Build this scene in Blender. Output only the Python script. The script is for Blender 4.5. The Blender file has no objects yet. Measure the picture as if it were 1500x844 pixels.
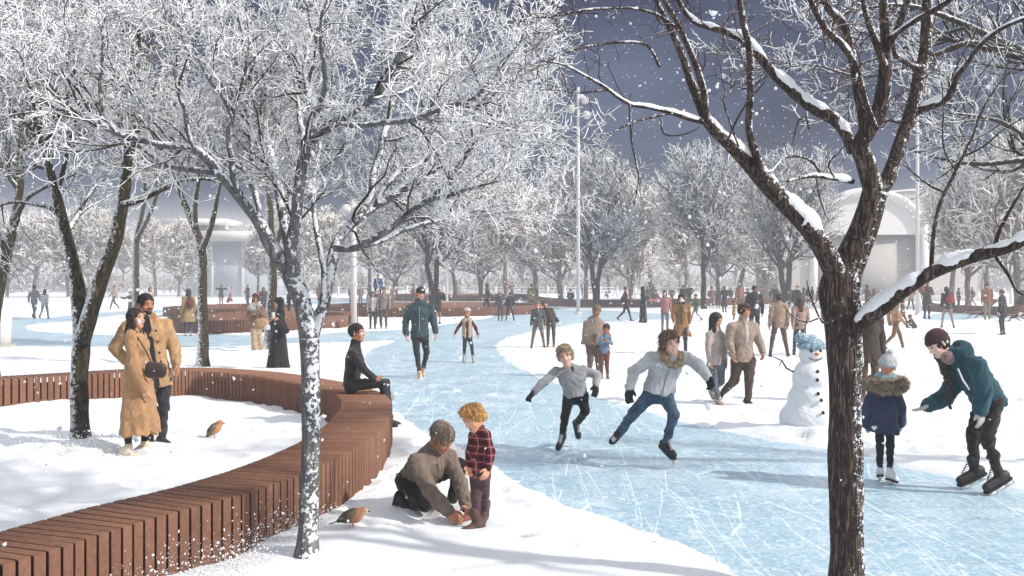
import bpy, math, random
import numpy as np
from mathutils import Vector

RNG = np.random.default_rng(7)
random.seed(7)
scene = bpy.context.scene
COL = scene.collection
H, F, HY, CX = 1.95, 1500.0, 412.0, 750.0      # eye height, focal length and horizon of the photograph


def at(px, py, z=0.0):
    Y = F * (H - z) / (py - HY)
    return np.array([(px - CX) / F * Y, Y, z])


def pt(px, py, Y):
    return np.array([(px - CX) / F * Y, Y, H - (py - HY) / F * Y])


def nrm(v):
    v = np.asarray(v, float)
    return v / max(1e-9, np.linalg.norm(v))


# ---------------------------------------------------------------- scene helpers
def tag(o, label=None, cat=None, group=None, kind=None):
    if label: o['label'] = label
    if cat: o['category'] = cat
    if group: o['group'] = group
    if kind: o['kind'] = kind
    return o


def empty(name, loc, label=None, cat=None, group=None, rz=0.0, sc=1.0):
    o = bpy.data.objects.new(name, None)
    o.empty_display_size = 0.1
    COL.objects.link(o)
    o.location = loc
    o.rotation_euler = (0, 0, rz)
    o.scale = (sc, sc, sc)
    return tag(o, label, cat, group)


def mesh_of(name, V, Q=None, T=None, smooth=True, idx=None):
    V = np.asarray(V, np.float32).reshape(-1, 3)
    Q = np.zeros((0, 4), np.int32) if Q is None else np.asarray(Q, np.int32).reshape(-1, 4)
    T = np.zeros((0, 3), np.int32) if T is None else np.asarray(T, np.int32).reshape(-1, 3)
    me = bpy.data.meshes.new(name)
    me.vertices.add(len(V))
    me.vertices.foreach_set('co', V.ravel())
    nl = len(Q) * 4 + len(T) * 3
    me.loops.add(nl)
    me.loops.foreach_set('vertex_index', np.concatenate([Q.ravel(), T.ravel()]).astype(np.int32))
    me.polygons.add(len(Q) + len(T))
    st = np.concatenate([np.arange(len(Q)) * 4, len(Q) * 4 + np.arange(len(T)) * 3]).astype(np.int32)
    me.polygons.foreach_set('loop_start', st)
    if smooth:
        me.polygons.foreach_set('use_smooth', np.ones(len(st), bool))
    if idx is not None:
        me.polygons.foreach_set('material_index', np.asarray(idx, np.int32))
    me.update(calc_edges=True)
    return me


class MB:
    def __init__(s):
        s.V, s.Q, s.T, s.n = [], [], [], 0

    def add(s, V, Q=None, T=None):
        V = np.asarray(V, np.float32).reshape(-1, 3)
        if Q is not None and len(Q): s.Q.append(np.asarray(Q, np.int64).reshape(-1, 4) + s.n)
        if T is not None and len(T): s.T.append(np.asarray(T, np.int64).reshape(-1, 3) + s.n)
        s.V.append(V)
        s.n += len(V)
        return s

    def box(s, c, size, rz=0.0, axes=None):
        c = np.asarray(c, float)
        h = np.asarray(size, float) / 2
        if axes is None:
            co, si = math.cos(rz), math.sin(rz)
            axes = np.array([[co, si, 0], [-si, co, 0], [0, 0, 1]])
        P = np.array([[x, y, z] for x in (-1, 1) for y in (-1, 1) for z in (-1, 1)]) * h
        P = c + P @ np.asarray(axes)
        s.add(P, [[0, 1, 3, 2], [4, 6, 7, 5], [0, 4, 5, 1], [2, 3, 7, 6], [0, 2, 6, 4], [1, 5, 7, 3]])
        return s

    def tube(s, pts, rad, sides=8, cap=True):
        P = np.asarray(pts, float)[None]
        R = np.asarray(rad, float)
        R = np.full(P.shape[1], float(R)) if R.ndim == 0 else R
        V, Q, T = tubes(P, R[None], sides, cap)
        return s.add(V, Q, T)

    def mesh(s, name, smooth=True):
        V = np.concatenate(s.V) if s.V else np.zeros((0, 3))
        return mesh_of(name, V, np.concatenate(s.Q) if s.Q else None, np.concatenate(s.T) if s.T else None, smooth)


def obj(name, me, mats, parent=None, loc=None):
    o = bpy.data.objects.new(name, me)
    COL.objects.link(o)
    for m in (mats if isinstance(mats, (list, tuple)) else [mats]):
        if len(me.materials) < (len(mats) if isinstance(mats, (list, tuple)) else 1):
            me.materials.append(m)
    if parent is not None: o.parent = parent
    if loc is not None: o.location = loc
    return o


def tubes(P, R, sides=3, cap=False):
    """P (N,n,3) polylines, R (N,n) radii -> verts, quads, tris"""
    N, n, _ = P.shape
    t = np.empty_like(P)
    t[:, 1:-1] = P[:, 2:] - P[:, :-2]
    t[:, 0] = P[:, 1] - P[:, 0]
    t[:, -1] = P[:, -1] - P[:, -2]
    t /= np.maximum(1e-9, np.linalg.norm(t, axis=2, keepdims=True))
    main = P[:, -1] - P[:, 0]
    ref = np.where(np.abs(main[:, 2:3]) > 0.75 * np.linalg.norm(main, axis=1, keepdims=True) + 1e-9,
                   np.array([[0.9, 0.43, 0.05]]), np.array([[0.08, 0.05, 1.0]]))
    a = np.cross(t, ref[:, None, :])
    a /= np.maximum(1e-9, np.linalg.norm(a, axis=2, keepdims=True))
    b = np.cross(t, a)
    ang = np.arange(sides) / sides * 2 * math.pi
    V = P[:, :, None, :] + R[:, :, None, None] * (np.cos(ang)[None, None, :, None] * a[:, :, None, :] + np.sin(ang)[None, None, :, None] * b[:, :, None, :])
    V = V.reshape(-1, 3)
    base = (np.arange(N) * n * sides)[:, None, None]
    i = (np.arange(n - 1) * sides)[None, :, None]
    j = np.arange(sides)[None, None, :]
    j2 = (j + 1) % sides
    Q = np.stack([base + i + j, base + i + sides + j, base + i + sides + j2, base + i + j2], axis=-1).reshape(-1, 4)
    T = None
    if cap:
        k = len(V)
        V = np.concatenate([V, P[:, 0], P[:, -1]])
        jj = np.arange(sides)
        b0 = np.arange(N)[:, None] * n * sides
        T0 = np.stack([k + np.arange(N)[:, None] + 0 * jj, b0 + jj, b0 + (jj + 1) % sides], -1).reshape(-1, 3)
        e0 = b0 + (n - 1) * sides
        T1 = np.stack([k + N + np.arange(N)[:, None] + 0 * jj, e0 + (jj + 1) % sides, e0 + jj], -1).reshape(-1, 3)
        T = np.concatenate([T0, T1])
    return V, Q, T


def hash3(ix, iy, iz):
    h = (ix * 374761393 + iy * 668265263 + iz * 2147483647 * 31) & 0xffffffff
    h = ((h ^ (h >> 13)) * 1274126177) & 0xffffffff
    h = ((h ^ (h >> 16)) * 2246822519) & 0xffffffff
    return ((h ^ (h >> 15)) & 0xffff) / 65535.0


def vnoise(x, y, z=0.0):
    x, y, z = np.broadcast_arrays(np.asarray(x, float), np.asarray(y, float), np.asarray(z, float))
    fx, fy, fz = np.floor(x), np.floor(y), np.floor(z)
    ix, iy, iz = fx.astype(np.int64), fy.astype(np.int64), fz.astype(np.int64)
    u, v, w = x - fx, y - fy, z - fz
    u, v, w = u * u * (3 - 2 * u), v * v * (3 - 2 * v), w * w * (3 - 2 * w)
    r = 0
    for dx in (0, 1):
        for dy in (0, 1):
            for dz in (0, 1):
                r = r + hash3(ix + dx, iy + dy, iz + dz) * (u if dx else 1 - u) * (v if dy else 1 - v) * (w if dz else 1 - w)
    return r * 2 - 1


def spline(pts, step=None, n=None, closed=False):
    """Catmull-Rom through pts (k, d), resampled"""
    P = np.asarray(pts, float)
    k = len(P)
    if closed:
        E = np.concatenate([P[-1:], P, P[:2]])
        segs = k
    else:
        E = np.concatenate([2 * P[:1] - P[1:2], P, 2 * P[-1:] - P[-2:-1]])
        segs = k - 1
    t = np.linspace(0, 1, 24, endpoint=False)[:, None]
    out = []
    for i in range(segs):
        p0, p1, p2, p3 = E[i], E[i + 1], E[i + 2], E[i + 3]
        out.append(0.5 * (2 * p1 + (p2 - p0) * t + (2 * p0 - 5 * p1 + 4 * p2 - p3) * t ** 2 + (3 * p1 - p0 - 3 * p2 + p3) * t ** 3))
    out.append((P[:1] if closed else P[-1:]))
    D = np.concatenate(out)
    L = np.concatenate([[0], np.cumsum(np.linalg.norm(np.diff(D[:, :3], axis=0), axis=1))])
    if n is None: n = max(2, int(round(L[-1] / step)) + 1)
    s = np.linspace(0, L[-1], n)
    return np.stack([np.interp(s, L, D[:, c]) for c in range(D.shape[1])], 1)


# ---------------------------------------------------------------- materials
MATS = {}


def lin(*c):
    c = c[0] if len(c) == 1 else c
    r = []
    for v in c:
        v = v / 255.0
        r.append(v / 12.92 if v <= 0.04045 else ((v + 0.055) / 1.055) ** 2.4)
    return tuple(r)


class NT:
    def __init__(s, m):
        s.t = m.node_tree
        s.n = s.t.nodes
        s.b = s.n.get('Principled BSDF')

    def node(s, ty, **kw):
        d = s.n.new(ty)
        for k, v in kw.items():
            if k.startswith('i_'):
                key = k[2:]
                key = int(key) if key.isdigit() else key.replace('_', ' ')
                d.inputs[key].default_value = v
            else:
                setattr(d, k, v)
        return d

    def l(s, a, b):
        s.t.links.new(a, b)

    def coord(s, kind='Object', scale=None):
        c = s.node('ShaderNodeTexCoord').outputs[kind]
        if scale is None: return c
        m = s.node('ShaderNodeMapping')
        m.inputs['Scale'].default_value = scale
        s.l(c, m.inputs['Vector'])
        return m.outputs['Vector']

    def noise(s, vec, scale, detail=4, rough=0.55, dist=0.0):
        n = s.node('ShaderNodeTexNoise')
        n.inputs['Scale'].default_value = scale
        n.inputs['Detail'].default_value = detail
        n.inputs['Roughness'].default_value = rough
        n.inputs['Distortion'].default_value = dist
        if vec is not None: s.l(vec, n.inputs['Vector'])
        return n.outputs['Fac']

    def ramp(s, fac, stops):
        r = s.node('ShaderNodeValToRGB')
        e = r.color_ramp.elements
        while len(e) < len(stops): e.new(0.5)
        for i, (p, c) in enumerate(stops):
            e[i].position = p
            c = (c, c, c) if isinstance(c, (int, float)) else c
            e[i].color = (*c, 1)
        s.l(fac, r.inputs['Fac'])
        return r.outputs['Color']

    def mix(s, fac, a, b, blend='MIX'):
        m = s.node('ShaderNodeMix', data_type='RGBA', blend_type=blend)
        for sock, v in ((m.inputs[0], fac), (m.inputs[6], a), (m.inputs[7], b)):
            if hasattr(v, 'is_linked'): s.l(v, sock)
            elif isinstance(v, (int, float)): sock.default_value = v if sock.type == 'VALUE' else (v, v, v, 1)
            else: sock.default_value = (*v, 1)
        return m.outputs[2]

    def math(s, op, a, b=0.0, c=0.0, clamp=False):
        m = s.node('ShaderNodeMath', operation=op, use_clamp=clamp)
        for i, v in enumerate((a, b, c)):
            if hasattr(v, 'is_linked'): s.l(v, m.inputs[i])
            else: m.inputs[i].default_value = v
        return m.outputs[0]

    def bump(s, h, strength=0.3, dist=0.01):
        b = s.node('ShaderNodeBump')
        b.inputs['Strength'].default_value = strength
        b.inputs['Distance'].default_value = dist
        s.l(h, b.inputs['Height'])
        s.l(b.outputs['Normal'], s.b.inputs['Normal'])


def new_mat(name, rough=0.8, spec=0.3):
    m = bpy.data.materials.new(name)
    m.use_nodes = True
    nt = NT(m)
    nt.b.inputs['Roughness'].default_value = rough
    nt.b.inputs['Specular IOR Level'].default_value = spec
    return m, nt


def cloth(rgb, var=0.25, scale=9.0, weave=220.0, rough=0.9, name=None):
    """woven fabric: sRGB colour, soft mottling and a fine weave bump"""
    key = ('cloth', tuple(rgb), var)
    if key in MATS: return MATS[key]
    m, n = new_mat(name or 'fabric', rough, 0.2)
    c = np.array(lin(rgb))
    c = c * 0.80 * (0.88 + 0.12 * c.mean() / np.maximum(c, 0.01))
    v = n.coord('Object')
    f = n.noise(v, scale, 5, 0.6, 0.8)
    fine = n.noise(v, weave, 2, 0.5)
    col = n.ramp(f, [(0.3, tuple(c * (1 - var))), (0.7, tuple(np.minimum(0.9, c * (1 + var))))])
    n.l(n.mix(0.25, col, n.mix(1.0, col, fine, 'MULTIPLY')), n.b.inputs['Base Color'])
    n.bump(n.math('ADD', n.math('MULTIPLY', f, 2.0), n.math('MULTIPLY', fine, 0.2)), 0.7, 0.014)
    n.b.inputs['Sheen Weight'].default_value = 0.15
    MATS[key] = m
    return m


def plain(rgb, rough=0.6, spec=0.4, metal=0.0, name='material', nz=0.1):
    key = ('plain', tuple(rgb), rough, metal)
    if key in MATS: return MATS[key]
    m, n = new_mat(name, rough, spec)
    c = np.array(lin(rgb))
    f = n.noise(n.coord('Object'), 14, 4)
    n.l(n.ramp(f, [(0.3, tuple(c * (1 - nz))), (0.7, tuple(np.minimum(0.95, c * (1 + nz))))]), n.b.inputs['Base Color'])
    n.b.inputs['Metallic'].default_value = metal
    n.bump(f, 0.1, 0.003)
    MATS[key] = m
    return m


def skin(rgb):
    key = ('skin', tuple(rgb))
    if key in MATS: return MATS[key]
    m, n = new_mat('skin', 0.5, 0.35)
    c = np.array(lin(rgb))
    f = n.noise(n.coord('Object'), 16, 3)
    n.l(n.ramp(f, [(0.35, tuple(c * np.array([0.9, 0.82, 0.8]))), (0.7, tuple(np.minimum(0.9, c * 1.06)))]), n.b.inputs['Base Color'])
    n.b.inputs['Subsurface Weight'].default_value = 0.08
    n.b.inputs['Subsurface Radius'].default_value = (0.01, 0.004, 0.002)
    MATS[key] = m
    return m


def hairmat(rgb):
    key = ('hair', tuple(rgb))
    if key in MATS: return MATS[key]
    m, n = new_mat('hair', 0.55, 0.4)
    c = np.array(lin(rgb))
    f = n.noise(n.coord('Object', (60, 60, 14)), 1.0, 4, 0.65, 0.6)
    n.l(n.ramp(f, [(0.3, tuple(c * 0.5)), (0.72, tuple(np.minimum(0.9, c * 1.5)))]), n.b.inputs['Base Color'])
    n.bump(f, 0.7, 0.008)
    MATS[key] = m
    return m
# ---------------------------------------------------------------- camera, sun, sky, air
cam = bpy.data.cameras.new('camera')
cam.sensor_width = 36.0
cam.lens = 36.0
cam.shift_y = -(422.0 - HY) / 1500.0
cam.clip_end = 3000
co = bpy.data.objects.new('camera', cam)
COL.objects.link(co)
co.location = (0, 0, H)
co.rotation_euler = (math.radians(90), 0, 0)
scene.camera = co

SUN_EL = math.radians(37)
SD = nrm([math.cos(SUN_EL) * 0.93, -math.cos(SUN_EL) * 0.37, math.sin(SUN_EL)])     # towards the sun
sl = bpy.data.lights.new('sun', 'SUN')
sl.energy = 3.5
sl.angle = math.radians(1.6)
sl.color = (1.0, 0.945, 0.87)
so = bpy.data.objects.new('sun', sl)
COL.objects.link(so)
so.rotation_euler = Vector(tuple(SD)).to_track_quat('Z', 'Y').to_euler()
so.location = (20, -10, 30)

w = bpy.data.worlds.new('World')
scene.world = w
w.use_nodes = True
wt = w.node_tree
wn = wt.nodes
bg = wn['Background']
sky = wn.new('ShaderNodeTexSky')
sky.sky_type = 'NISHITA'
sky.sun_disc = False
sky.sun_elevation = SUN_EL
sky.sun_rotation = math.atan2(SD[0], SD[1])
sky.air_density = 1.0
sky.dust_density = 1.2
wtc = wn.new('ShaderNodeTexCoord')
sep = wn.new('ShaderNodeSeparateXYZ')
wt.links.new(wtc.outputs['Generated'], sep.inputs[0])


def wmath(op, a, b=0.0, clamp=False):
    m = wn.new('ShaderNodeMath')
    m.operation = op
    m.use_clamp = clamp
    for i, v in enumerate((a, b)):
        if hasattr(v, 'is_linked'): wt.links.new(v, m.inputs[i])
        else: m.inputs[i].default_value = v
    return m.outputs[0]


# a slate-blue bank of snow cloud stands round the horizon below an unseen upper sky brightened for fill
cn = wn.new('ShaderNodeTexNoise')
cn.inputs['Scale'].default_value = 3.2
cn.inputs['Detail'].default_value = 6
cn.inputs['Distortion'].default_value = 0.4
mp = wn.new('ShaderNodeMapping')
mp.inputs['Scale'].default_value = (1, 1, 2.6)
wt.links.new(wtc.outputs['Generated'], mp.inputs['Vector'])
wt.links.new(mp.outputs[0], cn.inputs['Vector'])
cr = wn.new('ShaderNodeValToRGB')
cr.color_ramp.elements[0].position = 0.36
cr.color_ramp.elements[0].color = (0.02, 0.08, 0.44, 1)
cr.color_ramp.elements[1].position = 0.72
cr.color_ramp.elements[1].color = (0.56, 0.76, 1.42, 1)
wt.links.new(cn.outputs['Fac'], cr.inputs['Fac'])
el = wmath('SUBTRACT', sep.outputs['Z'], wmath('MULTIPLY', wmath('SUBTRACT', cn.outputs['Fac'], 0.5), 0.1))
up = wn.new('ShaderNodeMapRange')
up.interpolation_type = 'SMOOTHSTEP'
up.inputs['From Min'].default_value = 0.30
up.inputs['From Max'].default_value = 0.52
wt.links.new(el, up.inputs['Value'])
mx = wn.new('ShaderNodeMix')
mx.data_type = 'RGBA'
wt.links.new(up.outputs[0], mx.inputs[0])
lowf = wn.new('ShaderNodeMapRange')          # snow fog lying on the horizon
lowf.interpolation_type = 'SMOOTHSTEP'
lowf.inputs['From Min'].default_value = 0.01
lowf.inputs['From Max'].default_value = 0.085
wt.links.new(el, lowf.inputs['Value'])
mlow = wn.new('ShaderNodeMix')
mlow.data_type = 'RGBA'
mlow.inputs[6].default_value = (5.2, 5.0, 4.9, 1)
wt.links.new(lowf.outputs[0], mlow.inputs[0])
wt.links.new(cr.outputs[0], mlow.inputs[7])
wt.links.new(mlow.outputs[2], mx.inputs[6])
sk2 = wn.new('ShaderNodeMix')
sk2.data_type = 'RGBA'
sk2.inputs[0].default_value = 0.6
sk2.inputs[7].default_value = (9.4, 9.4, 9.6, 1)  # white mixed into the unseen overhead sky to add fill light
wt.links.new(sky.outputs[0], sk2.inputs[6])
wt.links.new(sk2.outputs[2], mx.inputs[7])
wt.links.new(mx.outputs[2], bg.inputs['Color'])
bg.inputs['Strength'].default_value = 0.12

scene.view_settings.view_transform = 'Standard'
scene.view_settings.look = 'None'
scene.view_settings.gamma = 1.0
scene.view_settings.exposure = 0.24
scene.cycles.use_denoising = True
scene.cycles.max_bounces = 8
scene.cycles.diffuse_bounces = 5
scene.cycles.volume_bounces = 1
scene.cycles.transparent_max_bounces = 8

hm = bpy.data.materials.new('snowy_air')
hm.use_nodes = True
hn = hm.node_tree
for n_ in list(hn.nodes):
    if n_.type != 'OUTPUT_MATERIAL': hn.nodes.remove(n_)
pv = hn.nodes.new('ShaderNodeVolumePrincipled')
pv.inputs['Color'].default_value = (0.88, 0.92, 0.98, 1)
pv.inputs['Density'].default_value = 0.0021
pv.inputs['Anisotropy'].default_value = 0.25
hn.links.new(pv.outputs[0], hn.nodes['Material Output'].inputs['Volume'])
HAZE_TOP = 14.6
hz = MB().box((0, 160, HAZE_TOP / 2 - 0.6), (900, 420, HAZE_TOP + 1.2 + 0.6))
tag(obj('haze', hz.mesh('haze', False), hm), kind='stuff')

# ---------------------------------------------------------------- ice outline (unprojected to the ground)
ICE_MAIN = [(577, 596), (560, 572), (546, 548), (536, 526), (548, 511), (579, 499), (520, 502), (470, 503), (400, 505), (340, 508), (250, 509),
            (130, 509), (0, 508), (-150, 506), (-300, 503), (-200, 478), (-60, 470), (5, 466), (60, 466), (110, 461), (170, 456), (260, 453), (262, 457),
            (175, 462), (108, 471), (45, 476), (40, 482), (60, 486), (135, 490), (240, 490), (340, 490), (430, 494), (480, 488), (560, 484), (620, 482), (640, 477),
            (690, 470), (720, 464), (742, 456), (762, 448), (778, 441), (800, 440), (812, 446), (820, 452), (850, 454), (900, 455), (960, 459), (1010, 462), (1010, 468), (960, 469), (900, 471),
            (850, 474), (825, 478), (776, 487), (745, 494), (731, 501), (727, 509), (732, 518), (744, 530), (776, 547), (814, 562), (882, 584), (943, 602), (992, 617),
            (1041, 627), (1100, 638), (1150, 647), (1210, 657), (1270, 671), (1330, 688), (1400, 699), (1460, 710), (1500, 717), (1640, 745), (1900, 800), (1900, 1000),
            (1300, 1000), (1180, 900), (1110, 849), (1060, 825), (1000, 800), (930, 772), (850, 746), (800, 727), (765, 706), (735, 682), (705, 664), (660, 646), (622, 634), (600, 618)]
ICE_FAR_R = [(1350, 463), (1380, 459), (1420, 461), (1520, 464), (1700, 468), (1700, 474), (1500, 468), (1440, 466), (1400, 470), (1360, 469)]
ICE_FAR_L = [(405, 443), (470, 440), (560, 439), (600, 442), (560, 446), (470, 446)]


def ground_poly(pxs):
    P = np.array([at(x, y)[:2] for x, y in pxs])
    return spline(P, n=len(P) * 5, closed=True)[:-1]


POLYS = [ground_poly(p) for p in (ICE_MAIN, ICE_FAR_R, ICE_FAR_L)]


def poly_sd(x, y, P):
    """signed distance, negative inside"""
    d2 = np.full(x.shape, 1e18)
    ins = np.zeros(x.shape, bool)
    k = len(P)
    for i in range(k):
        ax, ay = P[i]
        bx, by = P[(i + 1) % k]
        ex, ey = bx - ax, by - ay
        L = ex * ex + ey * ey + 1e-12
        t = np.clip(((x - ax) * ex + (y - ay) * ey) / L, 0, 1)
        d2 = np.minimum(d2, (x - ax - t * ex) ** 2 + (y - ay - t * ey) ** 2)
        c = (ay > y) != (by > y)
        if c.any():
            xi = ax + (y - ay) / (ey if abs(ey) > 1e-12 else 1e-12) * ex
            ins ^= c & (x < xi)
    return np.where(ins, -1, 1) * np.sqrt(d2)


# ---------------------------------------------------------------- snow ground
ys = np.concatenate([np.linspace(-14, 2.8, 20), np.geomspace(3.0, 70, 800), np.geomspace(71, 362, 46)])
nx = 560
u = np.linspace(-1, 1, nx)
wd = 7.0 + 0.72 * np.maximum(ys, 0) + np.where(ys < 3, 8, 0)
GX = u[None, :] * wd[:, None]
GY = np.repeat(ys[:, None], nx, 1)
SDI = np.full(GX.shape, 50.0)
near = (GY > 2.5) & (GY < 140)
for P in POLYS:
    lo, hi = P.min(0) - 2, P.max(0) + 2
    m = (GX > lo[0]) & (GX < hi[0]) & (GY > lo[1]) & (GY < hi[1])
    SDI[m] = np.minimum(SDI[m], poly_sd(GX[m], GY[m], P))
fad = np.clip((70 - GY) / 30, 0, 1)
rag = SDI + 0.07 * vnoise(GX * 2.2, GY * 2.2) + 0.04 * vnoise(GX * 8, GY * 8)
e = np.clip((rag + 0.16) / 0.34, 0, 1)
e = e * e * (3 - 2 * e)
GZ = -0.03 + 0.055 * e
amp = np.clip(SDI / 0.6, 0, 1) * fad * np.clip(0.55 + (GY - 9) / 12, 0.55, 1.0)
GZ += amp * (0.042 * vnoise(GX * 0.7, GY * 0.9, 3.3) + 0.036 * vnoise(GX * 2.1 + 0.6 * vnoise(GX, GY), GY * 3.2, 9.1) + 0.011 * vnoise(GX * 6.5, GY * 9.5, 4.2))
GZ += np.clip(amp, 0, 1) * 0.03 * np.maximum(0, vnoise(GX * 0.35, GY * 0.5, 17.0))


def mound(cx, cy, r, h):
    global GZ
    d2 = ((GX - cx) ** 2 + (GY - cy) ** 2) / (r * r)
    GZ = GZ + h * np.exp(-d2) * (1 + 0.35 * vnoise(GX * 4, GY * 4, 7))


mound(-1.40, 7.05, 0.45, 0.035)       # drift at the foot of the near frosted tree
mound(-2.35, 6.35, 0.55, 0.06)
mound(-1.3, 7.6, 0.5, 0.06)
mound(-5.1, 12.0, 0.35, 0.06)
mound(-5.6, 10.6, 1.0, 0.10)
mound(3.9, 13.1, 0.75, 0.09)         # packed snow round the snowman
ry = RNG.uniform
for _ in range(3200):                # trodden snow: dents and boot prints
    Yc = 11 + 42 * RNG.random() ** 1.3 if _ > 70 else RNG.uniform(7.5, 11.5)
    Xc = (RNG.uniform(640, 1560) - CX) / F * Yc if RNG.random() < 0.8 else (RNG.uniform(-50, 640) - CX) / F * Yc
    i0, i1 = np.searchsorted(ys, [Yc - 0.5, Yc + 0.5])
    if _ <= 70: Xc = (RNG.uniform(480, 760) - CX) / F * Yc if _ > 25 else (RNG.uniform(150, 420) - CX) / F * Yc
    if i1 - i0 < 2: continue
    wq = wd[i0]
    j0, j1 = [int(np.clip((q / wq + 1) / 2 * (nx - 1), 0, nx - 1)) for q in (Xc - 0.6, Xc + 0.6)]
    if j1 - j0 < 2: continue
    sx, sy = GX[i0:i1, j0:j1] - Xc, GY[i0:i1, j0:j1] - Yc
    a = RNG.uniform(0, math.pi)
    rx_, ry_ = (0.08, 0.19) if RNG.random() < 0.6 else (RNG.uniform(0.12, 0.3), RNG.uniform(0.12, 0.24))
    q = ((math.cos(a) * sx + math.sin(a) * sy) / rx_) ** 2 + ((-math.sin(a) * sx + math.cos(a) * sy) / ry_) ** 2
    sd = SDI[i0:i1, j0:j1]
    GZ[i0:i1, j0:j1] -= np.clip(sd / 0.3, 0, 1) * RNG.uniform(0.03, 0.085) * (0.45 if Yc < 11 else 1.0) * np.exp(-q ** 1.5) - np.clip(sd / 0.3, 0, 1) * 0.012 * np.exp(-(q - 1.6) ** 2 * 2)
GZ[SDI > 0.12] = np.maximum(GZ[SDI > 0.12], 0.002)
GZ[SDI < -0.02] = np.minimum(GZ[SDI < -0.02], -0.012)
ii = np.arange(len(ys) - 1)[:, None] * nx + np.arange(nx - 1)[None, :]
GQ = np.stack([ii, ii + 1, ii + nx + 1, ii + nx], -1).reshape(-1, 4)


def ground_z(x, y):
    i = int(np.clip(np.searchsorted(ys, y), 1, len(ys) - 1))
    j = int(np.clip((x / wd[i] + 1) / 2 * (nx - 1), 0, nx - 1))
    return max(0.0, float(GZ[i, j]))


m, n = new_mat('snow', 0.62, 0.25)
M_SNOW = m
v = n.coord('Object')
f1 = n.noise(v, 2.2, 6, 0.6)
f2 = n.noise(v, 38, 4, 0.7)
f3 = n.noise(v, 190, 2, 0.6)
n.l(n.ramp(f1, [(0.3, (0.80, 0.84, 0.89)), (0.62, (0.88, 0.895, 0.91))]), n.b.inputs['Base Color'])
n.bump(n.math('ADD', n.math('MULTIPLY', f1, 0.8), n.math('ADD', n.math('MULTIPLY', f2, 0.5), n.math('MULTIPLY', f3, 0.25))), 0.5, 0.05)
gm = mesh_of('snow_ground', np.stack([GX, GY, GZ], -1), GQ)
tag(obj('ground', gm, M_SNOW), kind='structure')

# ---------------------------------------------------------------- ice
m, n = new_mat('ice', 0.28, 0.5)
M_ICE = m
v = n.coord('Object')
cloud = n.noise(v, 0.55, 6, 0.62, 0.5)
mid = n.noise(v, 3.2, 6, 0.68, 0.8)
base = n.ramp(n.math('ADD', n.math('MULTIPLY', cloud, 0.5), n.math('MULTIPLY', mid, 0.5)),
              [(0.38, lin(138, 178, 200)), (0.52, lin(158, 195, 213)), (0.66, lin(188, 214, 226))])
masks = None
for k, (rot, sc, th) in enumerate([(0.5, 0.55, 0.0022), (-0.7, 0.8, 0.003), (1.4, 0.5, 0.002), (0.1, 1.6, 0.005), (-1.25, 2.0, 0.006), (0.95, 3.4, 0.011)]):
    mpn = n.node('ShaderNodeMapping')
    mpn.inputs['Rotation'].default_value = (0, 0, rot)
    mpn.inputs['Scale'].default_value = (sc, sc * 0.10, 1)
    mpn.inputs['Location'].default_value = (k * 3.7, k * 1.9, 0)
    warp = n.node('ShaderNodeVectorMath', operation='ADD')
    wv = n.node('ShaderNodeTexNoise')
    wv.inputs['Scale'].default_value = 0.35
    n.l(v, wv.inputs['Vector'])
    n.l(v, warp.inputs[0])
    sca = n.node('ShaderNodeVectorMath', operation='SCALE')
    sca.inputs['Scale'].default_value = 0.3
    n.l(wv.outputs['Color'], sca.inputs[0])
    n.l(sca.outputs[0], warp.inputs[1])
    n.l(warp.outputs[0], mpn.inputs['Vector'])
    vo = n.node('ShaderNodeTexVoronoi', feature='DISTANCE_TO_EDGE')
    vo.inputs['Scale'].default_value = 1.0
    n.l(mpn.outputs[0], vo.inputs['Vector'])
    line = n.math('LESS_THAN', vo.outputs['Distance'], th)
    brk = n.math('GREATER_THAN', n.noise(mpn.outputs[0], 2.3, 3), 0.5)
    line = n.math('MULTIPLY', line, brk)
    masks = line if masks is None else n.math('MAXIMUM', masks, line)
frost = n.ramp(n.noise(v, 10, 7, 0.8, 1.8), [(0.47, 0.0), (0.60, 1.0)])
patch = n.ramp(n.noise(v, 1.3, 5, 0.7, 1.0), [(0.52, 0.0), (0.72, 0.75)])
c1 = n.mix(n.math('MULTIPLY', n.math('ADD', frost, 0.0), 0.75), base, (0.82, 0.88, 0.9))
c2 = n.mix(n.math('MULTIPLY', patch, 0.55), c1, (0.8, 0.86, 0.9))
c3 = n.mix(n.math('MULTIPLY', masks, 0.42), c2, (0.86, 0.9, 0.92))
n.l(c3, n.b.inputs['Base Color'])
n.l(n.math('ADD', n.math('MULTIPLY', patch, 0.3), n.math('ADD', n.math('MULTIPLY', masks, 0.3), 0.3)), n.b.inputs['Roughness'])
n.bump(n.math('ADD', n.math('MULTIPLY', mid, 0.6), n.math('ADD', masks, n.noise(v, 40, 4, 0.7))), 0.25, 0.008)


def sheet(name, P, z):
    import bmesh
    bm = bmesh.new()
    f = bm.faces.new([bm.verts.new((x, y, z)) for x, y in P])
    bmesh.ops.triangulate(bm, faces=[f])
    bmesh.ops.recalc_face_normals(bm, faces=bm.faces)
    me = bpy.data.meshes.new(name)
    bm.to_mesh(me)
    bm.free()
    if me.polygons[0].normal.z < 0: me.flip_normals()
    return me


for P in POLYS:                       # the ice lies in its basin, its rim tucked under the snow's edge
    c = P.copy()
    d = np.roll(P, -1, 0) - np.roll(P, 1, 0)
    nn = np.stack([d[:, 1], -d[:, 0]], 1) / np.maximum(1e-6, np.linalg.norm(d, axis=1, keepdims=True))
    area = 0.5 * np.sum(P[:, 0] * np.roll(P[:, 1], -1) - P[:, 1] * np.roll(P[:, 0], -1))
    c = P + nn * (0.3 if area > 0 else -0.3)
    tag(obj('ice_rink', sheet('ice', c, -0.004), M_ICE), kind='structure')

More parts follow.
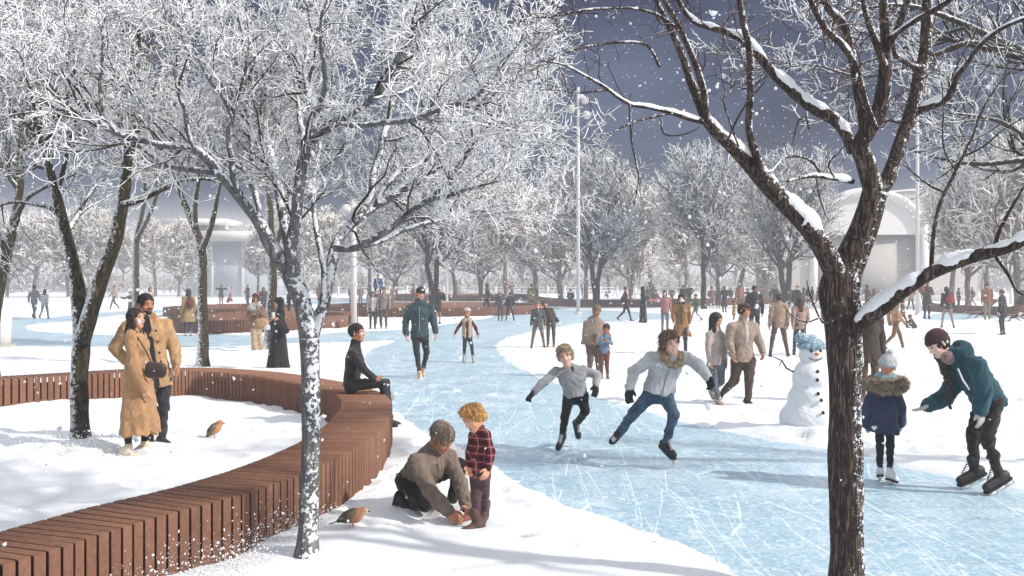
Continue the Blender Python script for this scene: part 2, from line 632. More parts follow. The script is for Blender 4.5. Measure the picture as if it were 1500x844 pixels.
# ---------------------------------------------------------------- slatted ring benches
m, n = new_mat('brown_slat', 0.6, 0.3)
M_SLAT = m
geo = n.node('ShaderNodeNewGeometry')
v = n.coord('Object')
f = n.noise(v, 26, 5, 0.7)
rnd = geo.outputs['Random Per Island']
n.l(n.mix(0.6, n.ramp(rnd, [(0.0, lin(112, 76, 58)), (0.5, lin(130, 90, 70)), (1.0, lin(146, 104, 83))]),
          n.ramp(f, [(0.35, lin(106, 72, 55)), (0.7, lin(146, 106, 85))])), n.b.inputs['Base Color'])
n.bump(f, 0.35, 0.004)
M_CORE = plain((38, 26, 22), 0.9, 0.1, name='bench_core')


def ring_bench(path, width, h, pitch, gap, label, group='curved slatted ring benches', closed=True, inner_sign=None, z0=0.0):
    """slats of one bent board each (top and both faces) round a dark core"""
    P = spline(np.array(path), step=0.05 if pitch < 0.2 else 0.3, closed=closed)
    area = 0.5 * np.sum(P[:-1, 0] * P[1:, 1] - P[:-1, 1] * P[1:, 0])
    L = np.concatenate([[0], np.cumsum(np.linalg.norm(np.diff(P, axis=0), axis=1))])
    ns = int(L[-1] / pitch)
    pitch = L[-1] / ns

    def pos(s):
        x, y = np.interp(s, L, P[:, 0]), np.interp(s, L, P[:, 1])
        d = 0.35
        tx = np.interp(np.clip(s + d, 0, L[-1]), L, P[:, 0]) - np.interp(np.clip(s - d, 0, L[-1]), L, P[:, 0])
        ty = np.interp(np.clip(s + d, 0, L[-1]), L, P[:, 1]) - np.interp(np.clip(s - d, 0, L[-1]), L, P[:, 1])
        if closed:
            w_ = (s < d) | (s > L[-1] - d)
            tx = np.where(w_, np.interp((s + d) % L[-1], L, P[:, 0]) - np.interp((s - d) % L[-1], L, P[:, 0]), tx)
            ty = np.where(w_, np.interp((s + d) % L[-1], L, P[:, 1]) - np.interp((s - d) % L[-1], L, P[:, 1]), ty)
        q = np.maximum(1e-9, np.hypot(tx, ty))
        sg = 1 if (area > 0) == (inner_sign is None or inner_sign > 0) else -1
        return np.stack([x, y], 1), np.stack([-ty / q * sg, tx / q * sg], 1)      # point, inward normal
    s0 = np.arange(ns) * pitch + gap / 2
    s1 = s0 + pitch - gap
    jit = 1 + 0.0 * s0
    rows = []
    th = 0.010
    jz = RNG.uniform(-0.0015, 0.0015, ns)
    for s in (s0, s1):
        p, nn_ = pos(s)
        q = p + nn_ * width
        zt = np.full(ns, h) + jz
        zb = np.full(ns, z0 - 0.05)
        ch = 0.005
        prof = [(p, zb), (p, zt - ch), (p + nn_ * ch, zt), (q - nn_ * ch, zt), (q, zt - ch), (q, zb),
                (p + nn_ * th, zb), (p + nn_ * th, zt - th), (p + nn_ * th * 1.1, zt - th), (q - nn_ * th * 1.1, zt - th), (q - nn_ * th, zt - th), (q - nn_ * th, zb)]
        rows.append(np.stack([np.concatenate([a, z[:, None]], 1) for a, z in prof], 1))
    V = np.concatenate([rows[0], rows[1]], 1)            # ns, 24, 3: a bent board, 6 outer and 6 inner points at each edge
    b = np.arange(ns)[:, None] * 24
    q4 = []
    for i in range(5):
        q4.append(np.concatenate([b + i, b + i + 12, b + i + 13, b + i + 1], 1))
        q4.append(np.concatenate([b + i + 6, b + i + 7, b + i + 19, b + i + 18], 1))
        for o_ in (0, 12): q4.append(np.concatenate([b + o_ + i, b + o_ + i + 1, b + o_ + i + 7, b + o_ + i + 6], 1))
    Q = np.concatenate(q4)
    me = mesh_of('slats', V, Q, smooth=False)
    mid_ = P.mean(0)
    root = empty('bench', (mid_[0], mid_[1], 0), label, 'bench', group)
    me.transform(__import__('mathutils').Matrix.Translation((-mid_[0], -mid_[1], 0)))
    obj('slat_cladding', me, M_SLAT, root)
    s = np.linspace(0, L[-1], max(40, int(L[-1] / 0.4)))
    p, nn_ = pos(s)
    k = 0.02 if pitch > 0.11 else 0.13
    a, c = p + nn_ * k, p + nn_ * (width - k)
    pr = np.stack([np.concatenate([a, 0 * s[:, None] - 0.05], 1), np.concatenate([a, 0 * s[:, None] + h - k], 1),
                   np.concatenate([c, 0 * s[:, None] + h - k], 1), np.concatenate([c, 0 * s[:, None] - 0.05], 1)], 1) - np.array([mid_[0], mid_[1], 0])
    mm = len(s)
    bb = (np.arange(mm - 1) * 4)[:, None]
    obj('core', mesh_of('core', pr, np.concatenate([np.concatenate([bb + i, bb + 4 + i, bb + 5 + i, bb + i + 1], 1) for i in range(3)]), smooth=False), M_CORE, root)
    return root


NEAR = [at(x, y, 0.45)[:2] for x, y in [(70, 808), (124, 790), (176, 774), (224, 759), (304, 738), (352, 725), (384, 715), (440, 695), (480, 678), (504, 666), (532, 650),
                                        (556, 631), (570, 611), (575, 596), (571, 584), (556, 574), (520, 563), (470, 554), (424, 547), (384, 543), (320, 539), (248, 538.5), (176, 541), (104, 545), (0, 551)]]
NEAR = [tuple(p) for p in NEAR] + [(-9.3, 15.2), (-10.3, 13), (-10.4, 10.5), (-9.5, 7.6), (-7.8, 5.4), (-5.6, 4.2), (-4.0, 4.2), (-3.05, 4.85)]
ring_bench(NEAR, 0.62, 0.45, 0.098, 0.024, 'large brown slatted ring bench around the embracing couple, a man sitting on it')


def oval(cx, cy, rx_, ry_, n_=14, wob=0.06, ph=0.0):
    a = np.arange(n_) / n_ * 2 * math.pi
    r = 1 + wob * np.sin(2 * a + ph) + wob * 0.6 * np.sin(3 * a + 1.3 * ph)
    return np.stack([cx + rx_ * r * np.cos(a), cy + ry_ * r * np.sin(a)], 1)


ring_bench(oval(-10.6, 44.2, 3.5, 6.6, ph=0.6), 0.62, 0.5, 0.12, 0.02, 'mid-distance brown ring bench behind the woman in the red hat')
ring_bench(oval(-16.0, 60, 3.6, 7.0, ph=2.0), 0.62, 0.5, 0.16, 0.03, 'low brown ring bench behind the left mid tree, beneath the man with raised elbows')
ring_bench(oval(-4.9, 63.5, 6.6, 8.6, ph=0.3), 0.62, 0.5, 0.16, 0.03, 'wide brown ring bench behind the man in the teal jacket')
ring_bench(oval(-5.5, 106, 6.8, 9.0, ph=1.0), 0.62, 0.6, 0.3, 0.04, 'farthest brown ring bench near the white fence, under the middle trees')
ring_bench([at(x, y)[:2] for x, y in [(783, 441), (800, 446), (850, 450), (930, 450.5), (1000, 449), (1060, 447.5), (1130, 445), (1180, 443)]], 0.7, 0.6, 0.2, 0.03,
           'long shallow curved brown bench with a man in blue seated on it', closed=False, inner_sign=1)
ring_bench([at(x, y)[:2] for x, y in [(1362, 447), (1369, 455), (1420, 459.5), (1470, 462), (1540, 463.5), (1640, 463)]], 0.7, 0.5, 0.16, 0.03,
           'curved brown bench at the right, behind the person with the red rucksack', closed=False, inner_sign=1)

# ---------------------------------------------------------------- buildings
M_WHITE = plain((226, 224, 220), 0.8, 0.2, name='white_render', nz=0.03)
M_GREYW = plain((176, 172, 168), 0.8, 0.2, name='grey_panel', nz=0.03)
M_GLASS = plain((186, 192, 200), 0.25, 0.5, name='tinted_glass', nz=0.05)

BX0, BX1, BYD = 26.0, 45.5, 100.0
b = empty('arched_building', ((BX0 + BX1) / 2, BYD, 0), 'white building with one big arched portal beyond the trees at right', 'building')
mid_x = (BX0 + BX1) / 2
ca, hw, spr = 34.8 - mid_x, 5.3, 6.5
arch = [(ca - hw, -0.2), (ca - hw, spr)] + [(ca - hw * math.cos(t), spr + 4.1 * math.sin(t)) for t in np.linspace(0, math.pi, 25)[1:-1]] + [(ca + hw, spr), (ca + hw, -0.2)]
outer = [(BX1 - mid_x, -0.2), (BX1 - mid_x, 11.3), (BX0 - mid_x, 9.6), (BX0 - mid_x, -0.2)]
ringp = np.array(arch + outer)
import bmesh
bm = bmesh.new()
fr = [bm.verts.new((x, 0, z)) for x, z in ringp]
fc = bm.faces.new(fr)
ex = bmesh.ops.extrude_face_region(bm, geom=[fc])
bmesh.ops.translate(bm, verts=[q for q in ex['geom'] if isinstance(q, bmesh.types.BMVert)], vec=(0, 9, 0))
bmesh.ops.triangulate(bm, faces=bm.faces)
bmesh.ops.recalc_face_normals(bm, faces=bm.faces)
me = bpy.data.meshes.new('facade')
bm.to_mesh(me)
bm.free()
obj('wall', me, plain((196, 191, 185), 0.8, 0.2, name='stone_render', nz=0.05), b)
obj('arch_band', MB().tube([(ca - (hw + .1) * math.cos(t_), -.05, spr + 4.2 * math.sin(t_)) for t_ in np.linspace(0, math.pi, 40)], .42, 8).tube([(ca + hw + .1, -.05, spr), (ca + hw + .1, -.05, -.1)], .42, 8).tube([(ca - hw - .1, -.05, spr), (ca - hw - .1, -.05, -.1)], .42, 8).mesh('arch_band'), M_WHITE, b)
obj('roof', MB().box((0, 4.5, 10.53), (BX1 - BX0 + 0.5, 9.4, 0.16)).mesh('roof', False), M_WHITE, b).rotation_euler = (0, -math.atan2(1.7, BX1 - BX0), 0)
mb = MB()
tt = np.linspace(0, math.pi, 25)
aro = np.stack([ca - hw * np.cos(tt), np.full(25, 0.14), spr + 4.1 * np.sin(tt)], 1)
mb.add(np.concatenate([aro, [[ca, -0.12, spr]]]), T=[[i, i + 1, 25] for i in range(24)])
obj('vault', mb.mesh('vault'), M_WHITE, b)
obj('portal_panel', MB().box((ca, 0.62, spr / 2), (2 * hw - 0.02, 0.3, spr - 0.05)).mesh('portal_panel', False), M_GREYW, b)
obj('plinth', MB().box((0, -0.25, 0.3), (BX1 - BX0, 0.4, 0.7)).mesh('plinth', False), M_GREYW, b)

b = empty('pavilion', (-37, 132, 0), 'low white pavilion with two stacked flat roofs among the left trees', 'building')
obj('wall', MB().box((1.0, 3, 3.4), (11.5, 7, 7.2)).mesh('wall', False), M_GLASS, b)
obj('mullion', MB().box((-1.5, -0.55, 3.4), (0.3, 0.25, 7.2)).mesh('mullion', False), M_WHITE, b)
obj('mullion', MB().box((2.4, -0.55, 3.4), (0.3, 0.25, 7.2)).mesh('mullion', False), M_WHITE, b)
obj('lower_roof', MB().box((1.6, 2.5, 7.7), (14.5, 9, 1.3)).mesh('lower_roof', False), M_WHITE, b)
obj('clerestory', MB().box((-4, 3.4, 8.7), (6, 5, 0.9)).mesh('clerestory', False), M_GLASS, b)
obj('upper_roof', MB().box((-4.2, 2.5, 9.55), (9.5, 8, 0.75)).mesh('upper_roof', False), M_WHITE, b)
b = empty('white_tower', (-23, 150, 0), 'tall white block beyond the trees behind the thick lamp pole', 'building')
obj('wall', MB().box((3.2, 0, 4), (1.9, 3, 8.8)).mesh('wall', False), M_WHITE, b)
obj('parapet', MB().box((3.2, 0, 8.52), (2.2, 3.3, 0.24)).mesh('parapet', False), M_GREYW, b)

# low white slab just entering at the left edge
b = empty('slab_sign', at(-12, 509), 'plain white upright slab standing at the left edge of the ice', 'slab')
obj('panel', MB().box((0, 0, 0.7), (1.1, 0.25, 1.4)).mesh('panel', False), M_WHITE, b)
obj('foot', MB().box((0, 0, 0.04), (1.3, 0.5, 0.1)).mesh('foot', False), M_GREYW, b)

# ---------------------------------------------------------------- fence, bollards, lamp poles
M_POST = plain((228, 226, 222), 0.6, 0.3, name='white_post', nz=0.04)
M_POLE = plain((214, 208, 206), 0.45, 0.4, name='pale_metal', nz=0.05)


def fence(x0, x1, Y, step, label, hh=1.35):
    r = empty('fence', (x0, Y, 0), label, 'fence', 'white post and rail fences')
    k = int((x1 - x0) / step)
    pm = MB().box((0, 0, hh / 2), (0.2, 0.2, hh)).box((0, 0, hh + 0.03), (0.26, 0.26, 0.06)).mesh('post', False)
    pm.materials.append(M_POST)
    for i in range(k + 1):
        o = bpy.data.objects.new('post', pm)
        COL.objects.link(o)
        o.parent = r
        o.location = (i * step, 0, 0)
    for z in (0.42, 0.82, 1.2):
        obj('rail', MB().box((k * step / 2, 0, z), (k * step, 0.06, 0.06)).mesh('rail', False), M_POST, r)
    return r


fence((395 - CX) / F * 128, (640 - CX) / F * 128, 128, 2.15, 'white post and rail fence behind the left people, by the thick lamp pole')
fence((650 - CX) / F * 124, (905 - CX) / F * 124, 124, 2.1, 'white post and rail fence in front of the trees behind the thin lamp pole')
fence((930 - CX) / F * 118, (1130 - CX) / F * 118, 118, 2.1, 'white post and rail fence ending near the arched building')


def bollard(px, py, top, label):
    p = at(px, py)
    hh = (py - top) / F * p[1]
    r = empty('bollard', p, label, 'bollard', 'white bollards at the right')
    obj('shaft', MB().tube([(0, 0, -0.05), (0, 0, hh * 0.9)], [0.16, 0.15], 14).mesh('shaft'), M_POST, r)
    obj('cap', MB().tube([(0, 0, hh * 0.9), (0, 0, hh * 0.93), (0, 0, hh)], [0.17, 0.17, 0.09], 14).mesh('cap'), M_POST, r)


bollard(1256, 444, 419, 'white bollard just right of the big dark trunk')
bollard(1347, 457, 424, 'white bollard behind the man carrying a child')
bollard(1060, 440, 420, 'white bollard next to the seated person in pink')
bollard(1481, 446, 423, 'white bollard beside the dark standing man, far right')
bollard(1124, 441, 420, 'white bollard left of the tan-shirted man seen from behind')


def lamp_pole(px, py, top, wpx, label, heads):
    p = at(px, py)
    hh = H - (top - HY) / F * p[1]
    r = empty('lamp_pole', p, label, 'lamp pole', 'tall pale lamp poles')
    w0 = wpx / F * p[1] / 2
    obj('shaft', MB().tube([(0, 0, -0.05), (0, 0, hh * 0.5), (0, 0, hh)], [w0 * 1.1, w0, w0 * 0.85], 12).mesh('shaft'), M_POLE, r)
    obj('base_plate', MB().tube([(0, 0, -0.02), (0, 0, 0.12)], [w0 * 2, w0 * 1.8], 12).mesh('base_plate'), M_POLE, r)
    for (dx, dz) in heads:
        hd = MB().tube([(0, 0, hh - dz), (dx, -0.1, hh - dz + 0.05)], 0.04, 6)
        hd.tube([(dx, 0.12, hh - dz + 0.08), (dx * 1.1, -0.1, hh - dz), (dx * 1.25, -0.42, hh - dz - 0.15)], [0.12, 0.2, 0.24], 10)
        obj('lamp_head', hd.mesh('lamp_head'), M_POLE, r)
    return r


lamp_pole(847, 460, 128, 5, 'tall thin lamp pole with three lamp heads in the centre', [(0.3, 0.7), (-0.35, 1.25), (0.4, 1.6)])
lamp_pole(518, 479, 292, 9, 'thick pale lamp pole behind the seated man', [(0.25, 0.4), (-0.25, 0.4)])
lamp_pole(1344, 462, 118, 5, 'tall thin lamp pole at the right in front of the arched building', [(0.3, 0.6), (-0.35, 1.1)])
lamp_pole(655, 446, 330, 3, 'small distant lamp pole between the middle trees', [(0.25, 0.4)])
# ---------------------------------------------------------------- bark and frost
def bark(name, dark, light, snow_dir, snow_lo, snow_hi, speck=0.0, scale=1.0, grain=(9, 9, 1.6)):
    """bark with snow lying on its upper and windward sides"""
    m, n = new_mat(name, 0.85, 0.2)
    v = n.coord('Object')
    f = n.noise(n.coord('Object', tuple(np.array(grain) * scale)), 3.0, 6, 0.7, 1.2)
    f2 = n.noise(v, 30 * scale, 4, 0.7)
    col = n.ramp(f, [(0.32, tuple(np.array(lin(dark)) * 0.55)), (0.5, lin(dark)), (0.68, lin(light))])
    g = n.node('ShaderNodeNewGeometry')
    dt = n.node('ShaderNodeVectorMath', operation='DOT_PRODUCT')
    n.l(g.outputs['Normal'], dt.inputs[0])
    dt.inputs[1].default_value = tuple(nrm(snow_dir))
    ns = n.math('SUBTRACT', n.noise(v, 17 * scale, 5, 0.7), 0.5)
    ns2 = n.math('SUBTRACT', n.noise(v, 55 * scale, 3, 0.6), 0.5)
    s = n.math('ADD', dt.outputs['Value'], n.math('ADD', n.math('MULTIPLY', ns, 1.5 + speck), n.math('MULTIPLY', ns2, 0.8 + speck * 1.5)))
    mr = n.node('ShaderNodeMapRange')
    mr.inputs['From Min'].default_value = snow_lo
    mr.inputs['From Max'].default_value = snow_hi
    n.l(s, mr.inputs['Value'])
    n.l(n.mix(mr.outputs[0], col, (0.86, 0.88, 0.91)), n.b.inputs['Base Color'])
    n.bump(n.math('ADD', n.math('MULTIPLY', f, 1.0), n.math('ADD', n.math('MULTIPLY', mr.outputs[0], 0.7), n.math('MULTIPLY', f2, 0.2))), 0.9, 0.02)
    return m


M_BARK_L = bark('frosted_bark', (70, 64, 56), (112, 104, 90), (0.25, -0.1, 1.0), 0.25, 0.5, 0.5)
M_BARK_LT = bark('snow_speckled_bark', (96, 98, 102), (150, 148, 142), (0.35, -0.4, 0.7), 0.5, 0.64, 0.9, 0.75)
M_BARK_R = bark('dark_bark', (52, 43, 40), (134, 118, 109), (0.85, -0.35, 0.5), 0.82, 0.98, 0.75, 1.3, (13, 13, 1.6))
M_BARK_M = bark('mossy_bark', (52, 47, 36), (108, 98, 76), (-0.75, -0.25, 0.5), 0.5, 0.66, 1.0, 1.3)
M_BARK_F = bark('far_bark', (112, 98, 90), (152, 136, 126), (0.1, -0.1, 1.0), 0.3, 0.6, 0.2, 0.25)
M_LIMB = bark('dark_limb', (40, 36, 33), (84, 78, 70), (-0.3, -0.2, 1.0), 0.8, 1.0, 0.4, 0.4)
M_TWIG_R = bark('red_twig', (78, 50, 50), (104, 74, 70), (0, 0, 1.0), 0.55, 0.8, 0.0, 1.0)


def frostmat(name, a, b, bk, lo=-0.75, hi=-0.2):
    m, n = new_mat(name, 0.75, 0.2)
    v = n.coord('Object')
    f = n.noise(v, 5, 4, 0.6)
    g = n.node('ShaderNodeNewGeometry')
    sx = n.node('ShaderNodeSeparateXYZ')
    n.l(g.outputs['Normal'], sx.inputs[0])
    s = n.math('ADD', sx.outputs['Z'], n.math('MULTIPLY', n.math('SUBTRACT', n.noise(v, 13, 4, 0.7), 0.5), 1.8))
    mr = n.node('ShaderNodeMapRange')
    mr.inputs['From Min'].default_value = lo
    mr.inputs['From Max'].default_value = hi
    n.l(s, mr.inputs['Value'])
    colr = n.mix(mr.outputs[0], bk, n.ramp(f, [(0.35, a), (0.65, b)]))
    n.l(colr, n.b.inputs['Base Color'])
    return m


M_FROST = frostmat('hoar_frost', (0.86, 0.88, 0.91), (0.92, 0.93, 0.94), lin(70, 66, 62), -0.85, -0.35)
M_FROST_M = frostmat('twig_frost', (0.82, 0.84, 0.87), (0.90, 0.91, 0.92), lin(66, 58, 54), -0.5, 0.0)
M_TWIG_F = frostmat('misty_twig', (0.66, 0.64, 0.62), (0.76, 0.74, 0.72), lin(110, 100, 96), -0.1, 0.5)  # bush twigs, their colour lightened to stand in for haze
M_FROST_F = frostmat('haze_pale_frost', (0.92, 0.87, 0.81), (0.94, 0.91, 0.87), lin(150, 132, 122), -0.9, -0.35)  # frost with the creamy paleness of haze put into its colour


def resample(P, R, n):
    """(N,m,3) -> (N,n,3) by linear interpolation along the index"""
    m = P.shape[1]
    s = np.linspace(0, m - 1, n)
    i = np.minimum(s.astype(int), m - 2)
    f = (s - i)
    return P[:, i] * (1 - f)[None, :, None] + P[:, i + 1] * f[None, :, None], R[:, i] * (1 - f) + R[:, i + 1] * f


def grow(rng, P, R, count, n=4, tmin=0.2, tmax=1.0, ang=(25, 60), length=(0.2, 0.5), lt=0.5, r0=0.6, rmax=1.0, r1=0.3, up=0.15, wig=0.25,
         by_len=True, prefer=None, rmin=0.0, droop=0.0):
    """spawn `count` side branches from the polylines P,R; returns new polylines"""
    N, m, _ = P.shape
    seg = np.linalg.norm(np.diff(P, axis=1), axis=2).sum(1)
    pr = seg / seg.sum() if by_len else np.full(N, 1 / N)
    idx = rng.choice(N, count, p=pr)
    t = tmin + (tmax - tmin) * rng.random(count)
    s = t * (m - 1)
    i = np.minimum(s.astype(int), m - 2)
    f = (s - i)[:, None]
    a, b = P[idx, i], P[idx, i + 1]
    start = a * (1 - f) + b * f
    tan = b - a
    tan /= np.maximum(1e-9, np.linalg.norm(tan, axis=1, keepdims=True))
    rr = R[idx, i] * (1 - f[:, 0]) + R[idx, i + 1] * f[:, 0]
    rnd = rng.normal(size=(count, 3))
    if prefer is not None: rnd = rnd + prefer
    perp = rnd - (rnd * tan).sum(1, keepdims=True) * tan
    perp /= np.maximum(1e-9, np.linalg.norm(perp, axis=1, keepdims=True))
    th = np.radians(rng.uniform(ang[0], ang[1], count))[:, None]
    d = np.cos(th) * tan + np.sin(th) * perp
    L = rng.uniform(length[0], length[1], count) * (1 - lt * t)
    st = L / (n - 1)
    out = np.empty((count, n, 3))
    out[:, 0] = start
    cur = start.copy()
    for k in range(1, n):
        d = d + rng.normal(size=(count, 3)) * wig
        d[:, 2] += up - droop * k
        d /= np.maximum(1e-9, np.linalg.norm(d, axis=1, keepdims=True))
        cur = cur + d * st[:, None]
        out[:, k] = cur
    ra = np.maximum(np.minimum(rr * r0, rmax), rmin)
    RR = ra[:, None] * np.linspace(1, r1, n)[None]
    return out, np.maximum(RR, rmin)


def add_tubes(mb, P, R, sides):
    V, Q, _ = tubes(P, R, sides)
    mb.add(V, Q)


def rough_tube(mb, P, R, sides, rough, seed, groove=0.0, flare=0.0):
    """a trunk or limb with an uneven, ridged surface"""
    V, Q, T = tubes(P[None], R[None], sides, True)
    k = len(P) * sides
    C = np.repeat(P, sides, 0)
    d = V[:k] - C
    L = np.linalg.norm(d, axis=1, keepdims=True)
    ang = np.tile(np.arange(sides) / sides * 2 * math.pi, len(P))
    s = np.repeat(np.concatenate([[0], np.cumsum(np.linalg.norm(np.diff(P, axis=0), axis=1))]), sides)
    nz = vnoise(np.cos(ang) * 1.6 + seed, np.sin(ang) * 1.6, s * 5) * rough
    gr = -np.abs(vnoise(np.cos(ang) * 5 + seed, np.sin(ang) * 5, s * 2.2)) * groove
    fl = flare * np.exp(-s / 0.12) * (1 + 0.5 * np.cos(ang * 4 + seed))
    V[:k] = C + d * (1 + nz + gr + fl)[:, None]
    mb.add(V, Q, T)


def trace(limb, Y0, y1=None, step=0.05):
    """limb: list of (px,py,width px) at depth Y0 -> Y0+y1 (real depth, real metres)"""
    A = np.array(limb, float)
    t = np.linspace(0, 1, len(A))
    Y = Y0 + (y1 or 0.0) * t ** 1.2
    P = np.stack([pt(a[0], a[1], y) for a, y in zip(A, Y)])
    R = A[:, 2] / F * Y / 2
    S = spline(np.concatenate([P, R[:, None]], 1), step=step)
    return S[:, :3], np.maximum(S[:, 3], 0.0015)


def fix(P, R, n=14):
    p, r = resample(P[None], R[None], n)
    return p[0], r[0]


def snow_ridge(mb, P, R, rng, seed, k=0.9, tmax=0.86, both=False):
    """snow lying along the top of a limb"""
    t = np.gradient(P, axis=0)
    t /= np.maximum(1e-9, np.linalg.norm(t, axis=1, keepdims=True))
    flat = np.clip((tmax - np.abs(t[:, 2])) / 0.25, 0, 1)
    s = np.concatenate([[0], np.cumsum(np.linalg.norm(np.diff(P, axis=0), axis=1))])
    nzv = 0.75 + 0.55 * vnoise(s * 7, seed, 0.5) + 0.2 * vnoise(s * 24, seed, 3.5)
    ends = np.clip(np.minimum(s, s[-1] - s) / 0.05, 0, 1) ** 0.6
    r = R * k * np.clip(nzv, 0.0, 1.3) * flat * ends
    up = np.array([0, 0, 1.0]) - t * t[:, 2:3]
    up /= np.maximum(1e-9, np.linalg.norm(up, axis=1, keepdims=True))
    lift = R * 0.56 - 0.25 * (R * k - r)
    C = P + up * lift[:, None]
    V, Q, T = tubes(C[None], np.maximum(r, 1e-4)[None], 12, True)
    kk = len(P) * 12
    V[:kk] += (vnoise(V[:kk, 0] * 45, V[:kk, 1] * 45, V[:kk, 2] * 45) * np.repeat(r, 12) * 0.22)[:, None] * np.array([0.6, 0.6, 1])
    mb.add(V, Q, T)


# ---------------------------------------------------------------- near frosted tree
def frosted_near():
    rng = np.random.default_rng(11)
    Y0 = 7.1
    base = at(447, 824)
    root = empty('tree', base, 'near tree thick with white hoar frost, its speckled forked trunk rising beside the ring bench', 'tree')
    L = []                                      # (limb, depth offset at start, extra depth)
    trunk = [(445, 846, 40), (448, 824, 34), (452, 770, 30), (454, 700, 29), (456, 640, 29), (455, 580, 29), (454, 530, 29), (453, 495, 31)]
    L.append((trunk, 0, 0))
    L.append(([(452, 497, 29), (446, 460, 27), (441, 438, 28), (430, 412, 30), (424, 400, 28)], 0, 0.0))
    L.append(([(427, 402, 26), (399, 363, 23), (378, 322, 19), (349, 285, 17), (314, 246, 15), (289, 221, 13), (253, 212, 12), (200, 203, 11), (171, 196, 11), (135, 174, 10), (78, 156, 9), (46, 131, 6), (10, 110, 3)], 0, -1.1))
    L.append(([(316, 254, 11), (309, 252, 10), (249, 242, 9), (213, 220, 9), (185, 204, 8), (150, 170, 7), (125, 150, 4)], -0.4, 0.9))
    L.append(([(289, 223, 8), (285, 215, 8), (267, 153, 7), (256, 103, 5), (246, 60, 3), (240, 20, 2)], -0.45, -0.3))
    L.append(([(173, 197, 8), (149, 164, 8), (131, 135, 7), (107, 110, 6), (82, 92, 5), (64, 60, 4), (50, 15, 2)], -0.75, 0.5))
    L.append(([(237, 218, 8), (210, 174, 7), (192, 135, 6), (164, 103, 4), (146, 82, 3), (120, 40, 2)], -0.5, 0.7))
    L.append(([(150, 167, 5), (147, 120, 5), (152, 70, 4), (150, 20, 2)], -0.7, -0.2))
    L.append(([(352, 290, 9), (346, 275, 10), (334, 213, 9), (341, 171, 8), (355, 114, 5), (364, 60, 3), (360, 5, 2)], -0.2, -0.4))
    L.append(([(341, 175, 6), (325, 140, 5), (309, 121, 4), (290, 85, 3), (270, 40, 2)], -0.4, -0.5))
    L.append(([(384, 328, 9), (374, 274, 8), (369, 203, 8), (365, 157, 7), (362, 100, 4), (372, 40, 2)], 0.0, 0.5))
    L.append(([(392, 350, 7), (381, 310, 7), (356, 242, 6), (349, 203, 5), (345, 150, 3)], 0.05, 0.7))
    L.append(([(432, 400, 19), (420, 342, 16), (406, 274, 15), (392, 214, 14), (381, 180, 12), (374, 150, 10), (362, 95, 6), (352, 40, 3)], 0.05, 0.7))
    L.append(([(394, 218, 8), (404, 189, 8), (397, 150, 6), (402, 95, 4), (410, 40, 2)], 0.4, 0.4))
    L.append(([(428, 404, 24), (425, 370, 21), (434, 317, 18), (442, 249, 17), (450, 222, 17), (456, 207, 15)], -0.02, -0.3))
    L.append(([(456, 207, 11), (463, 165, 11), (449, 132, 9), (448, 99, 7), (451, 69, 6), (440, 20, 3)], -0.3, 0.3))
    L.append(([(463, 168, 9), (473, 138, 8), (473, 99, 8), (469, 48, 5), (478, 0, 3)], -0.3, -0.4))
    L.append(([(448, 240, 8), (445, 204, 8), (439, 168, 8), (427, 78, 6), (420, 30, 3)], -0.25, 0.8))
    L.append(([(455, 210, 13), (470, 196, 12), (495, 180, 11), (541, 150, 11), (560, 128, 10), (574, 105, 9), (598, 60, 8), (622, 21, 7), (628, -20, 5), (640, -60, 3)], -0.3, -0.7))
    L.append(([(494, 181, 9), (526, 184, 9), (580, 178, 9), (616, 172, 9), (646, 159, 8), (688, 148, 7), (712, 126, 5), (735, 95, 3), (750, 70, 2)], -0.5, -0.6))
    L.append(([(612, 174, 5), (670, 178, 5), (715, 183, 5), (760, 192, 4), (805, 197, 2)], -0.8, 0.6))
    L.append(([(545, 146, 6), (590, 133, 6), (622, 120, 5), (649, 117, 4), (690, 95, 3), (720, 70, 2)], -0.6, 0.8))
    L.append(([(576, 104, 6), (584, 60, 5), (590, 20, 3), (592, -10, 2)], -0.7, 0.3))
    L.append(([(455, 500, 22), (463, 475, 20), (477, 442, 18), (484, 395, 17), (491, 363, 17), (509, 335, 16), (538, 310, 14), (573, 289, 12), (619, 260, 11), (650, 236, 9), (673, 221, 8), (705, 190, 6), (735, 160, 4), (765, 130, 2)], 0.02, 1.2))
    L.append(([(520, 327, 12), (541, 292, 11), (550, 249, 10), (559, 203, 10), (573, 161, 9), (584, 105, 7), (580, 50, 5), (570, 0, 3)], 0.3, 0.6))
    L.append(([(553, 300, 10), (559, 281, 9), (591, 246, 9), (612, 210, 8), (637, 171, 7), (650, 140, 6), (673, 75, 5), (682, 35, 3), (690, -10, 2)], 0.5, 1.0))
    L.append(([(491, 364, 11), (510, 364, 11), (534, 358, 11), (573, 334, 11), (609, 304, 10), (630, 292, 9), (660, 287, 8), (690, 275, 5), (730, 262, 3)], 0.1, -0.8))
    L.append(([(632, 291, 7), (648, 276, 7), (669, 250, 6), (694, 207, 5), (720, 180, 3), (745, 150, 2)], -0.3, -0.6))
    L.append(([(536, 360, 8), (555, 354, 8), (590, 338, 8), (619, 329, 7), (662, 321, 7), (690, 310, 5), (730, 300, 3), (770, 300, 2)], 0.05, 0.9))
    L.append(([(472, 455, 9), (474, 395, 9), (463, 328, 8), (459, 274, 7), (468, 221, 6), (474, 186, 5), (470, 130, 3)], 0.05, 1.0))
    L.append(([(461, 300, 5), (440, 270, 5), (425, 230, 3), (415, 180, 2)], 0.4, 0.6))
    tb, crown = MB(), MB()
    limbs = []
